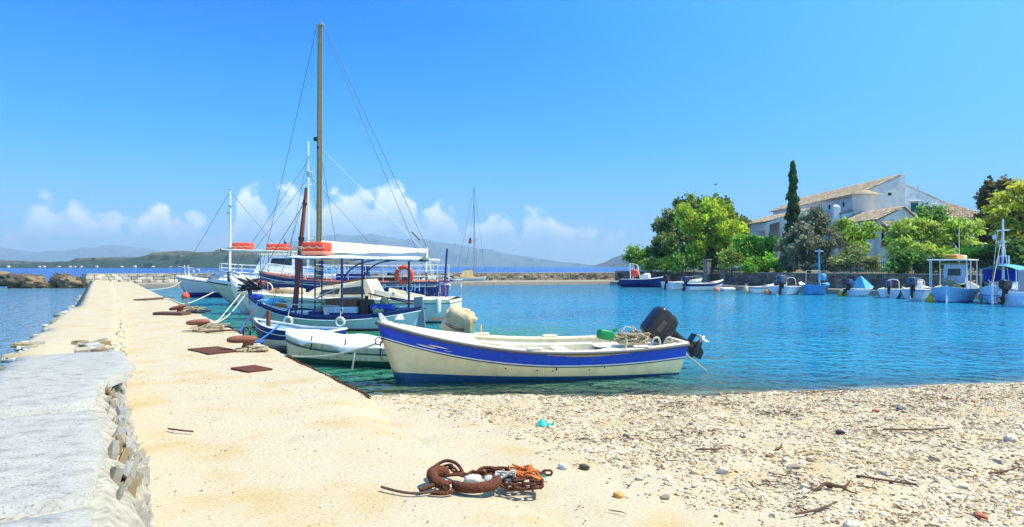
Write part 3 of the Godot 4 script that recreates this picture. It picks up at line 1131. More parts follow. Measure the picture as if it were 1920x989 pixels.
# ---------- boat kit ----------
# A hull lies along its own x axis, bow towards +x, waterline at y = 0.
# P: L length, B half beam, D draught, hb/hm/hs height of the sheer at bow, middle and stern, st width of the stern (0 = pointed), rake of the stem,
#    trake of the transom, kb/ks section fullness at bow and stern
func hull_at(P: Dictionary, u: float, v: float, side: float) -> Vector3:
	var um: float = P.get("um", 0.42)
	var b: float
	if u < um:
		b = P.B * (P.st + (1.0 - P.st) * (1.0 - pow((um - u) / um, 2.0)))
	else:
		b = P.B * (1.0 - pow((u - um) / (1.0 - um), P.get("p", 2.3)))
	var y0 := hull_y(P, u, 0.0)
	var y1 := hull_y(P, u, 1.0)
	var k := lerpf(P.get("ks", 0.34), P.get("kb", 0.85), ss(0.25, 1.0, u))
	if P.st < 0.05:
		k = lerpf(P.get("kb", 0.85), k, ss(0.0, 0.5, u))
	var w := pow(ss(0.5, 1.0, u), 1.4)
	var x: float = (u - 0.5) * P.L - w * P.rake * pow(1.0 - v, P.get("curve", 1.4))
	x += (1.0 - ss(0.0, 0.4, u)) * P.get("trake", 0.0) * (1.0 - v)
	return Vector3(x, lerpf(y0, y1, v), side * b * pow(v, k))


func hull_y(P: Dictionary, u: float, v: float) -> float:
	var us: float = P.get("us", 0.35)
	var y1: float = P.hm + (P.hs - P.hm) * pow(maxf(0.0, us - u) / us, 2.0) + (P.hb - P.hm) * pow(maxf(0.0, u - us) / (1.0 - us), P.get("sheer", 2.0))
	var y0: float = -P.D
	return lerpf(y0, y1, v)


func hull_v(P: Dictionary, u: float, spec) -> float:      # spec: ["v", value], ["y", height over the water] or ["s", distance below the sheer]
	var y0 := hull_y(P, u, 0.0)
	var y1 := hull_y(P, u, 1.0)
	match spec[0]:
		"y":
			return clampf((spec[1] - y0) / (y1 - y0), 0.0, 1.0)
		"s":
			return clampf((y1 - spec[1] - y0) / (y1 - y0), 0.0, 1.0)
	return spec[1]


func hull_band(st: SurfaceTool, P: Dictionary, lo, hi, nv := 6, nu := 30, off := 0.0, u0 := 0.0, u1 := 1.0, ends := true) -> void:
	for side in [1.0, -1.0]:
		var rows := []
		for i in nu + 1:
			var u := lerpf(u0, u1, float(i) / nu)
			var r := PackedVector3Array()
			for j in nv + 1:
				var v := lerpf(hull_v(P, u, lo), hull_v(P, u, hi), float(j) / nv)
				var q := hull_at(P, u, v, side)
				if off != 0.0:
					q.z += side * off
				r.append(q)
			if side > 0.0:
				r.reverse()
			rows.append(r)
		sheet(st, rows)
	if ends and u0 == 0.0 and P.st > 0.05:
		st.set_smooth_group(-1)
		for j in nv:
			var va := lerpf(hull_v(P, 0, lo), hull_v(P, 0, hi), float(j) / nv)
			var vb := lerpf(hull_v(P, 0, lo), hull_v(P, 0, hi), float(j + 1) / nv)
			quad(st, hull_at(P, 0, va, -1), hull_at(P, 0, va, 1), hull_at(P, 0, vb, 1), hull_at(P, 0, vb, -1))


func band(root: Node, called: String, P: Dictionary, lo, hi, m: Material, nv := 6, off := 0.0, u0 := 0.0, u1 := 1.0) -> MeshInstance3D:
	var st := ms()
	hull_band(st, P, lo, hi, nv, 30, off, u0, u1, off == 0.0)
	return obj(called, st, m, root)


func gun(P: Dictionary, u: float, side: float, dy := 0.0, inset := 0.0) -> Vector3:
	var q := hull_at(P, u, 1.0, side)
	q.y += dy
	q.z -= side * minf(inset, absf(q.z))
	return q


func gun_line(P: Dictionary, side: float, dy := 0.0, inset := 0.0, u0 := 0.0, u1 := 1.0, n := 24) -> Array:
	var out := []
	for i in n + 1:
		out.append(gun(P, lerpf(u0, u1, float(i) / n), side, dy, inset))
	return out


func around(P: Dictionary, dy := 0.0, inset := 0.0, u0 := 0.0, n := 22) -> Array:     # from the stern along one side to the bow and back along the other
	var a := gun_line(P, 1.0, dy, inset, u0, 0.985, n)
	var b := gun_line(P, -1.0, dy, inset, u0, 0.985, n)
	b.reverse()
	return a + [gun(P, 1.0, 1.0, dy) - Vector3(inset * 0.6, 0, 0)] + b


func rail(root: Node, called: String, pts: Array, r, m: Material, n := 6) -> MeshInstance3D:
	var st := ms()
	tube(st, pts, r, n)
	return obj(called, st, m, root)


func deck(root: Node, called: String, P: Dictionary, u0: float, u1: float, m: Material, dy := -0.02, camber := 0.04, inset := 0.02) -> MeshInstance3D:
	var st := ms()
	var rows := []
	for i in 17:
		var u := lerpf(u0, u1, i / 16.0)
		var r := PackedVector3Array()
		for j in 9:
			var s := -1.0 + j / 4.0
			var q := gun(P, u, 1.0, dy, inset)
			r.append(Vector3(q.x, q.y + camber * (1.0 - s * s), -q.z * s))
		rows.append(r)
	sheet(st, rows)
	return obj(called, st, m, root)


func open_inside(root: Node, P: Dictionary, floor_y: float, m: Material, t := 0.05, u0 := 0.03, u1 := 0.97, cap: Material = null, capw := 0.09) -> void:
	var st := ms()
	var rows := []
	for side in [1.0, -1.0]:
		rows = []
		for i in 25:
			var u := lerpf(u0, u1, i / 24.0)
			var r := PackedVector3Array()
			for j in 6:
				var v := lerpf(hull_v(P, u, ["y", floor_y]), 1.0, j / 5.0)
				var q := hull_at(P, u, v, side)
				q.z = side * maxf(absf(q.z) - t, 0.0)
				if j == 0:
					q.y = floor_y
				r.append(q)
			if side < 0.0:
				r.reverse()
			rows.append(r)
		sheet(st, rows)
	rows = []
	for i in 25:
		var u := lerpf(u0, u1, i / 24.0)
		var q := hull_at(P, u, hull_v(P, u, ["y", floor_y]), 1.0)
		var z := maxf(q.z - t, 0.0)
		rows.append(PackedVector3Array([Vector3(q.x, floor_y, z), Vector3(q.x, floor_y, -z)]))
	sheet(st, rows)
	if P.st > 0.05:
		var q := hull_at(P, u0, 1.0, 1.0)
		st.set_smooth_group(-1)
		var zf := hull_at(P, u0, hull_v(P, u0, ["y", floor_y]), 1.0).z - t
		hexa(st, [Vector3(q.x - 0.04, floor_y, zf), Vector3(q.x, floor_y, zf), Vector3(q.x, floor_y, -zf), Vector3(q.x - 0.04, floor_y, -zf), Vector3(q.x - 0.04, q.y, q.z - t), Vector3(q.x, q.y, q.z - t), Vector3(q.x, q.y, t - q.z), Vector3(q.x - 0.04, q.y, t - q.z)])
	obj("inner_hull", st, m, root)
	st = ms()
	for side in [1.0, -1.0]:
		rows = []
		for i in 31:
			var u := i / 30.0
			var a := gun(P, u, side, 0.0, -0.015)
			var b := gun(P, u, side, 0.025, -0.005)
			var c := gun(P, u, side, 0.025, capw)
			var d := gun(P, u, side, -0.02, capw)
			var r := PackedVector3Array([a, b, c, d])
			if side > 0.0:
				r.reverse()
			rows.append(r)
		sheet(st, rows, false)
	if P.st > 0.05:
		var q := gun(P, 0.0, 1.0)
		box(st, at3(q.x + 0.03, q.y + 0.005, 0), Vector3(0.10, 0.05, q.z * 1.98), 0.01)
	obj("gunwale", st, cap if cap else m, root)


func cabin(root: Node, called: String, b: Array, y0: float, y1: float, tp: Array, m: Material) -> Array:
	# frustum: b, tp = [x back, x front, half width back, half width front]; returns side faces {bl, br, tr, tl} seen from outside: port, starboard, front, back
	var p := [Vector3(b[0], y0, b[2]), Vector3(b[1], y0, b[3]), Vector3(b[1], y0, -b[3]), Vector3(b[0], y0, -b[2]), Vector3(tp[0], y1, tp[2]), Vector3(tp[1], y1, tp[3]), Vector3(tp[1], y1, -tp[3]), Vector3(tp[0], y1, -tp[2])]
	var st := ms()
	hexa(st, p)
	obj(called, st, m, root)
	return [[p[0], p[1], p[5], p[4]], [p[2], p[3], p[7], p[6]], [p[1], p[2], p[6], p[5]], [p[3], p[0], p[4], p[7]]]


func pane(root: Node, called: String, f: Array, u0: float, v0: float, u1: float, v1: float, m: Material, out := 0.012) -> MeshInstance3D:
	var st := ms()
	panel(st, f, u0, v0, u1, v1, out)
	return obj(called, st, m, root)


func outboard(root: Node, t: Transform3D, cowl: Material, leg_m: Material, s := 1.0, prop: Material = null) -> Node3D:
	# x points aft, origin at the clamp on the transom
	var o := pivot("outboard_motor", root, t.scaled_local(Vector3.ONE * s))
	var st := ms()
	ell(st, at3(0.10, 0.40, 0, 0, 0, -0.06), Vector3(0.66, 0.50, 0.42), 20, 12, 0.38)
	obj("cowling", st, cowl, o)
	st = ms()
	ell(st, at3(0.10, 0.245, 0, 0, 0, -0.03), Vector3(0.672, 0.035, 0.43), 20, 5, 0.4)
	obj("cowl_seam", st, mats.black, o)
	st = ms()
	ell(st, at3(0.40, 0.42, 0), Vector3(0.08, 0.10, 0.2), 10, 6, 0.6)
	obj("cowl_grip", st, leg_m, o)
	for sd in [1.0, -1.0]:
		st = ms()
		box(st, at3(0.06, 0.42, sd * 0.208, 0, 0, -0.06), Vector3(0.26, 0.10, 0.012), 0.004)
		obj("worn_sticker", st, mats.worn_grey, o)
	st = ms()
	ell(st, at3(0.10, 0.17, 0), Vector3(0.58, 0.16, 0.37), 18, 8, 0.45)
	tube(st, [Vector3(0.12, 0.15, 0), Vector3(0.14, -0.15, 0), Vector3(0.16, -0.5, 0)], [0.13, 0.085, 0.07], 8)
	obj("leg", st, leg_m, o)
	st = ms()
	ell(st, at3(0.20, -0.62, 0), Vector3(0.46, 0.15, 0.15), 12, 8, 0.9)
	hexa(st, [Vector3(0.02, -0.60, 0.02), Vector3(0.34, -0.60, 0.02), Vector3(0.34, -0.60, -0.02), Vector3(0.02, -0.60, -0.02), Vector3(0.06, -0.38, 0.03), Vector3(0.26, -0.38, 0.03), Vector3(0.26, -0.38, -0.03), Vector3(0.06, -0.38, -0.03)])
	hexa(st, [Vector3(0.08, -0.85, 0.012), Vector3(0.24, -0.82, 0.012), Vector3(0.24, -0.82, -0.012), Vector3(0.08, -0.85, -0.012), Vector3(0.04, -0.66, 0.02), Vector3(0.32, -0.66, 0.02), Vector3(0.32, -0.66, -0.02), Vector3(0.04, -0.66, -0.02)])
	box(st, at3(0.22, -0.40, 0), Vector3(0.42, 0.02, 0.20), 0.008)
	obj("gearcase", st, leg_m, o)
	st = ms()
	for k in 3:
		var b := Basis(Vector3.RIGHT, TAU * k / 3.0)
		ell(st, Transform3D(b, Vector3(0.45, -0.62, 0)) * at3(0, 0.085, 0, 0.6), Vector3(0.025, 0.15, 0.10), 10, 6)
	ell(st, at3(0.46, -0.62, 0), Vector3(0.14, 0.07, 0.07), 8, 6)
	obj("propeller", st, prop if prop else mats.alloy, o)
	st = ms()
	box(st, at3(-0.03, -0.03, 0), Vector3(0.09, 0.24, 0.22), 0.02)
	obj("clamp", st, mats.black, o)
	return o


func stays(root: Node, list: Array, r := 0.008, m: Material = null) -> void:
	for q in list:
		rail(root, "stay", [q[0], q[1]], r, m if m else mats.wire, 4)


func fence_rail(root: Node, P: Dictionary, h: float, u0: float, u1: float, posts: int, m: Material, r := 0.014, mids := 1, both := true, inset := 0.06) -> void:
	for side in ([1.0, -1.0] if both else [1.0]):
		for k in mids + 1:
			rail(root, "rail", gun_line(P, side, h * (k + 1) / (mids + 1), inset, u0, u1, 14), r, m, 5)
		for i in posts:
			var u := lerpf(u0, u1, float(i) / (posts - 1))
			rail(root, "stanchion", [gun(P, u, side, 0.0, inset), gun(P, u, side, h, inset)], r, m, 5)


func awning(root: Node, called: String, x0: float, x1: float, w: float, y0: float, y1: float, m: Material, crown := 0.1, thick := 0.03, w1 := -1.0) -> void:
	var st := ms()
	if w1 < 0.0:
		w1 = w
	for lay in [0.0, -thick]:
		var rows := []
		for i in 13:
			var f := i / 12.0
			var r := PackedVector3Array()
			for j in 9:
				var s := -1.0 + j / 4.0
				var ww := lerpf(w, w1, f)
				r.append(Vector3(lerpf(x0, x1, f), lerpf(y0, y1, f) + crown * (1.0 - s * s) - 0.02 * sin(f * PI * 4.0) * (1.0 - s * s) + lay, -ww * s))
			if lay != 0.0:
				r.reverse()
			rows.append(r)
		sheet(st, rows)
	st.set_smooth_group(-1)
	for s in [1.0, -1.0]:
		for i in 12:
			var a := i / 12.0
			var b := (i + 1) / 12.0
			var pa := Vector3(lerpf(x0, x1, a), lerpf(y0, y1, a), s * lerpf(w, w1, a))
			var pb := Vector3(lerpf(x0, x1, b), lerpf(y0, y1, b), s * lerpf(w, w1, b))
			var d := Vector3.UP * (thick + 0.03 * absf(sin(i * 2.1)))
			quad(st, pa, pb, pb - d, pa - d)
	obj(called, st, m, root)


func between(called: String, label: String, category: String, stern: Vector2, bow: Vector2, group := "") -> Node3D:
	# places a boat's root so that its x axis runs from stern to bow
	var d := bow - stern
	return thing(called, label, category, Vector3((bow.x + stern.x) / 2, 0, (bow.y + stern.y) / 2), atan2(-d.y, d.x), group)


func coil(root: Node, called: String, at: Vector3, r: float, m: Material, turns := 5, thick := 0.018, messy := 0.3) -> MeshInstance3D:
	var pts := []
	for i in turns * 12:
		var a := TAU * i / 12.0
		var q := r * (0.6 + 0.4 * sin(i * 0.37)) * (1.0 + rr(-messy, messy) * 0.3)
		pts.append(at + Vector3(cos(a) * q, 0.02 + 0.012 * i / 12.0 + rr(0, messy * 0.05), sin(a) * q))
	var st := ms()
	tube(st, pts, thick, 5)
	return obj(called, st, m, root)


func tangle(root: Node, called: String, at: Vector3, size: Vector3, m: Material, n := 40, thick := 0.015) -> MeshInstance3D:
	var ctrl := []
	for i in n:
		ctrl.append(at + Vector3(rr(-0.5, 0.5) * size.x, absf(rr(-0.5, 0.5) * rr(0, 1)) * size.y * 2.0 + thick, rr(-0.5, 0.5) * size.z))
	var st := ms()
	tube(st, spline(ctrl, 4), thick, 5)
	return obj(called, st, m, root)


func letters(root: Node, text: String, size: float, t: Transform3D, m: Material) -> void:
	var f := SystemFont.new()
	f.font_names = PackedStringArray(["Droid Sans"])
	var tm := TextMesh.new()
	tm.text = text
	tm.font = f
	tm.font_size = 64
	tm.pixel_size = size / 64.0 * 1.35
	tm.depth = 0.012
	var o := MeshInstance3D.new()
	o.name = "lettering"
	o.mesh = tm
	o.material_override = m
	o.transform = t
	root.add_child(o, true)



# ---------- the boats ----------
func worn_patch(o: Node, P: Dictionary, q: Array) -> void:     # bare paint on the camera's side of the stripe
	var st := ms()
	var rows := []
	for i in 9:
		var u := lerpf(q[0], q[1], i / 8.0)
		var thin: float = (q[3] - q[2]) * 0.5 * pow(absf(i - 4.0) / 4.0, 3.0) * 0.9
		var a := hull_at(P, u, hull_v(P, u, ["s", q[2] + thin + 0.004 * n2(u * 400.0, 1.0)]), -1.0)
		var b := hull_at(P, u, hull_v(P, u, ["s", q[3] - thin]), -1.0)
		rows.append(PackedVector3Array([a - Vector3(0, 0, 0.004), b - Vector3(0, 0, 0.004)]))
	sheet(st, rows)
	obj("worn_patch", st, mats[q[4]], o)


func build_blue_boat() -> void:
	var o := between("open_boat", "large cream open boat with a broad blue stripe, its bow against the beach", "boat", Vector2(3.50, -14.87), Vector2(-2.69, -13.1))
	o.rotation = Vector3(-0.045, o.rotation.y, 0.026)
	var P := {"L": 6.43, "B": 0.98, "D": 0.34, "hb": 1.13, "hm": 0.66, "hs": 0.79, "st": 0.80, "rake": 0.52, "trake": 0.10, "us": 0.42, "um": 0.40, "p": 2.5, "kb": 0.72, "ks": 0.36, "curve": 1.15}
	band(o, "bottom_paint", P, ["v", 0.0], ["y", 0.13], mats.bottom_blue, 5)
	band(o, "topside", P, ["y", 0.13], ["s", 0.335], mats.cream, 8)
	band(o, "lower_line", P, ["s", 0.335], ["s", 0.31], mats.navy, 1)
	band(o, "white_line", P, ["s", 0.31], ["s", 0.285], mats.white, 1)
	band(o, "blue_stripe", P, ["s", 0.285], ["s", 0.0], mats.blue_stripe, 4)
	for q in [[0.835, 0.895, 0.215, 0.245, "ivory"], [0.80, 0.86, 0.17, 0.195, "ivory"], [0.79, 0.815, 0.225, 0.235, "ivory"], [0.22, 0.50, 0.055, 0.085, "buff_canvas"], [0.30, 0.44, 0.085, 0.10, "buff_canvas"]]:
		worn_patch(o, P, q)
	var st := ms()
	tube(st, around(P, -0.025, -0.02), 0.034, 7)
	obj("rub_rail", st, mats.grey_rubber, o)
	open_inside(o, P, 0.22, mats.ivory, 0.05, 0.03, 0.86, mats.ivory, 0.11)
	deck(o, "foredeck", P, 0.70, 1.0, mats.ivory, 0.022, 0.05, 0.0)
	deck(o, "stern_deck", P, 0.03, 0.25, mats.ivory, -0.14, 0.01, 0.05)
	st = ms()
	var a := gun(P, 0.70, 1.0)
	box(st, at3(a.x - 0.01, a.y - 0.13, 0), Vector3(0.05, 0.26, a.z * 1.56), 0.012)
	obj("deck_bulkhead", st, mats.ivory, o)
	for u in [0.38, 0.56]:
		st = ms()
		a = gun(P, u, 1.0)
		box(st, at3(a.x, a.y - 0.17, 0), Vector3(0.32, 0.04, a.z * 1.72), 0.012)
		obj("thwart", st, mats.ivory, o)
	for side in [1.0, -1.0]:
		st = ms()
		var rows := []
		for i in 13:
			var u := lerpf(0.24, 0.68, i / 12.0)
			var e := gun(P, u, side, -0.10, 0.05)
			var f := gun(P, u, side, -0.10, 0.36)
			var r := PackedVector3Array([e, f, f - Vector3.UP * 0.28])
			if side > 0.0:
				r.reverse()
			rows.append(r)
		sheet(st, rows, false)
		obj("side_bench", st, mats.ivory, o)
	for q in [[0.70, 1.0], [0.45, 1.0], [0.24, -1.0], [0.60, -1.0]]:
		st = ms()
		a = gun(P, q[0] - 0.06, q[1], 0.05, 0.04)
		box(st, Transform3D(Basis.IDENTITY, a), Vector3(0.34, 0.05, 0.10), 0.02)
		obj("oarlock_pad", st, mats.ivory, o)
	for q in [[0.645, 1.0], [0.235, -1.0]]:
		st = ms()
		a = gun(P, q[0], q[1], 0.0, 0.05)
		rod(st, a, a + Vector3(0, 0.24, 0), 0.028, 8, 0.024)
		obj("thole_pin", st, mats.canvas, o)
	st = ms()
	a = gun(P, 1.0, 1.0)
	hexa(st, [a + Vector3(-0.22, 0.02, 0.05), a + Vector3(-0.06, 0.02, 0.05), a + Vector3(-0.06, 0.02, -0.05), a + Vector3(-0.22, 0.02, -0.05), a + Vector3(-0.08, 0.17, 0.03), a + Vector3(-0.02, 0.17, 0.03), a + Vector3(-0.02, 0.17, -0.03), a + Vector3(-0.08, 0.17, -0.03)])
	obj("stem_head", st, mats.offwhite, o)
	st = ms()
	hexa(st, [a + Vector3(-0.52, 0.06, 0.10), a + Vector3(-0.34, 0.06, 0.10), a + Vector3(-0.34, 0.06, -0.10), a + Vector3(-0.52, 0.06, -0.10), a + Vector3(-0.48, 0.16, 0.07), a + Vector3(-0.40, 0.13, 0.07), a + Vector3(-0.40, 0.13, -0.07), a + Vector3(-0.48, 0.16, -0.07)])
	obj("fairlead", st, mats.offwhite, o)
	st = ms()
	beam(st, a + Vector3(-1.05, 0.075, -0.16), a + Vector3(-1.30, 0.065, 0.02), 0.03, 0.03)
	obj("deck_cleat", st, mats.wood_brown, o)
	st = ms()
	var eye := hull_at(P, 1.0, hull_v(P, 1.0, ["s", 0.38]), 1.0)
	ring(st, at3(eye.x + 0.07, eye.y, 0), 0.07, 0.014)
	obj("mooring_ring", st, mats.rust, o)
	outboard(o, Transform3D(Basis.from_euler(Vector3(0, PI, 0)) * Basis.from_euler(Vector3(0, 0, 0.95)), Vector3(-3.20, 0.76, 0)), mats.cowl_black, mats.cowl_black, 1.08, mats.ivory)
	st = ms()
	rod(st, Vector3(-2.86, 0.83, -0.55), Vector3(-3.78, 0.16, -0.62), 0.016, 6)
	obj("boat_hook", st, mats.rope, o)
	for k in 2:
		st = ms()
		tube(st, spline([Vector3(-2.45 - k * 0.3, 0.70, -0.55), Vector3(-2.5 - k * 0.3, 0.86, -0.58), Vector3(-2.6 - k * 0.3, 0.88, -0.6), Vector3(-2.66 - k * 0.3, 0.72, -0.58)], 5), 0.022, 6)
		obj("fuel_hose", st, mats.pale_rope, o)
	for k in 6:
		var q := hull_at(P, [0.35, 0.46, 0.47, 0.62, 0.3, 0.52][k], 0.62 + 0.03 * sin(k * 2.0), -1.0)
		st = ms()
		ell(st, Transform3D(Basis.IDENTITY, q + Vector3(0, 0, -0.004)), Vector3(0.035, 0.03 if k != 1 else 0.10, 0.008), 8, 5)
		obj("scuff", st, mats.dark, o)
	# loose gear in the boat
	var t := o.transform
	var can := thing("fuel_can", "bright green plastic can lying in the stern of the blue striped boat", "fuel can", t * Vector3(-1.72, 0.72, 0.15), 0.3)
	st = ms()
	ell(st, at3(0, 0.12, 0, 0, 0, -0.2), Vector3(0.38, 0.22, 0.20), 16, 10, 0.4)
	obj("body", st, mat("can_green", lin(0.0, 0.22, 0.06), 0.4), can)
	st = ms()
	rod(st, Vector3(0.19, 0.2, 0), Vector3(0.27, 0.24, 0), 0.035, 8)
	obj("cap", st, mat("can_green", Color.GREEN), can)
	tag(tangle(self, "rope_heap", t * Vector3(-2.25, 0.66, 0.05), Vector3(0.75, 0.30, 0.5), mats.rope, 70, 0.02), "heap of straw coloured rope beside the black outboard in the blue striped boat", "rope")
	tag(tangle(self, "fishing_net", t * Vector3(-2.35, 0.70, 0.30), Vector3(0.45, 0.34, 0.3), mats.pale_rope, 50, 0.012), "pale tangled net lying behind the rope heap in the blue striped boat", "net")
	var line := ms()
	var p0: Vector3 = t * Vector3(eye.x + 0.12, eye.y - 0.05, 0)
	var pts := sag(p0, Vector3(-5.15, 0.20, -15.6), 0.10, 16, 0.006)
	tube(line, pts, 0.022, 6)
	tube(line, spline([p0.lerp(Vector3(-5.15, 0.20, -15.6), 0.22) - Vector3(0, 0.05, 0), p0.lerp(Vector3(-5.15, 0.20, -15.6), 0.23) - Vector3(0, 0.25, -0.02), p0.lerp(Vector3(-5.15, 0.20, -15.6), 0.25) - Vector3(0, 0.46, 0)], 5), 0.018, 6)
	tag(obj("mooring_rope", line, mats.pale_rope), "knotted white rope running from the cream bow towards the jetty", "rope")


func build_covered_boat() -> void:
	var o := between("covered_dinghy", "small white dinghy with green bottom, rust streaks and torn white canvas cover", "boat", Vector2(-1.35, -15.55), Vector2(-5.55, -16.35))
	var P := {"L": 4.28, "B": 0.80, "D": 0.25, "hb": 0.66, "hm": 0.47, "hs": 0.45, "st": 0.75, "rake": 0.10, "us": 0.3, "kb": 0.5, "ks": 0.33, "p": 3.2}
	var hullm := mat("stained_white", lin(0.74, 0.75, 0.70), 0.5, 0.0, T.rusty_run, Vector3(0.9, 0.22, 0.9))
	band(o, "bottom_paint", P, ["v", 0.0], ["y", 0.13], mats.green, 4)
	band(o, "topside", P, ["y", 0.13], ["s", 0.19], hullm, 6)
	band(o, "green_line", P, ["s", 0.19], ["s", 0.165], mats.green, 1)
	band(o, "upper_strake", P, ["s", 0.165], ["s", 0.0], hullm, 3)
	var st := ms()
	tube(st, around(P, -0.17, -0.012), 0.02, 6)
	obj("rub_rail", st, mats.green, o)
	st = ms()
	var rows := []
	for i in 41:
		var u := lerpf(0.01, 0.995, i / 40.0)
		var r := PackedVector3Array()
		for j in 17:
			var s := lerpf(-1.3, 1.3, j / 16.0)
			var e := gun(P, u, 1.0, 0.02, -0.03)
			var q := Vector3(e.x, e.y, -e.z * clampf(s, -1.0, 1.0))
			var hem := 0.05 + 0.035 * n2(u * 60.0, s * 4.0) + (0.13 * exp(-pow((u - 0.55) / 0.05, 2)) + 0.10 * exp(-pow((u - 0.83) / 0.03, 2)))
			if absf(s) > 1.0:
				q.y -= (absf(s) - 1.0) / 0.3 * hem
				q.z -= signf(s) * 0.015
			else:
				q.y += 0.17 * (1.0 - absf(s)) * ss(0.0, 0.1, u) * (0.7 + 0.3 * ss(1.0, 0.9, u)) + 0.03 * n2(u * 55.0, s * 25.0) - 0.05 * (1.0 - s * s) * pow(sin(u * 12.0), 2.0)
			r.append(q)
		rows.append(r)
	sheet(st, rows)
	obj("canvas_cover", st, mats.white_canvas, o)
	for u in [0.35, 0.55, 0.76]:
		var a := gun(P, u, -1.0)
		st = ms()
		rod(st, a + Vector3(0, -0.2, -0.03), a + Vector3(0, 0.14, 0.02), 0.016, 5)
		obj("cover_strap", st, mats.dark_rope, o)
	# its tilted motor under a buff canvas bag
	var c := pivot("covered_motor", o, Transform3D(Basis.from_euler(Vector3(0, 0, 0.35)), Vector3(-2.25, 1.02, 0.0)))
	st = ms()
	ell(st, Transform3D(), Vector3(0.76, 0.62, 0.60), 22, 14, 0.62, 0.34, 3.0)
	obj("canvas_bag", st, mats.canvas, c)
	st = ms()
	lathe(st, at3(-0.28, -0.50, 0, 0, 0, -0.75), [Vector2(0.02, -0.28), Vector2(0.10, -0.26), Vector2(0.16, 0.1), Vector2(0.2, 0.3)], 12)
	obj("canvas_sleeve", st, mats.canvas, c)
	st = ms()
	ring(st, at3(0, -0.05, 0, 0, 1.3, 0.3), 0.34, 0.014, 18)
	ring(st, at3(0, -0.14, 0, 0.3, 1.75, 0), 0.34, 0.012, 18)
	obj("lashing", st, mats.wood_brown, c)


func build_tender() -> void:
	var o := between("tender", "small navy blue rowing tender tucked between the jetty and the canvas covered dinghy", "boat", Vector2(-4.9, -18.8), Vector2(-7.55, -19.5))
	var P := {"L": 2.75, "B": 0.62, "D": 0.15, "hb": 0.78, "hm": 0.50, "hs": 0.5, "st": 0.8, "rake": 0.25, "p": 3.0, "kb": 0.55}
	band(o, "bottom", P, ["v", 0.0], ["y", 0.22], mats.offwhite, 4)
	band(o, "topside", P, ["y", 0.22], ["s", 0.0], mats.navy, 5)
	open_inside(o, P, 0.12, mats.pale_blue, 0.03, 0.03, 0.95, mats.white, 0.06)
	var st := ms()
	tube(st, around(P, -0.14, -0.01), 0.012, 5)
	obj("white_line", st, mats.white, o)
	st = ms()
	box(st, at3(0.75, 0.72, -0.2), Vector3(0.10, 0.62, 0.10), 0.015)
	obj("post", st, mats.wood_brown, o)
	st = ms()
	box(st, at3(0.1, 0.42, 0), Vector3(0.24, 0.03, 1.1), 0.01)
	obj("thwart", st, mats.white, o)
	tag(tangle(self, "cable_bundle", Vector3(-5.75, 0.12, -16.55), Vector3(0.4, 0.35, 0.3), mats.dark_rope, 26, 0.02), "bundle of black cables hanging at the dinghy's green bow", "cables")


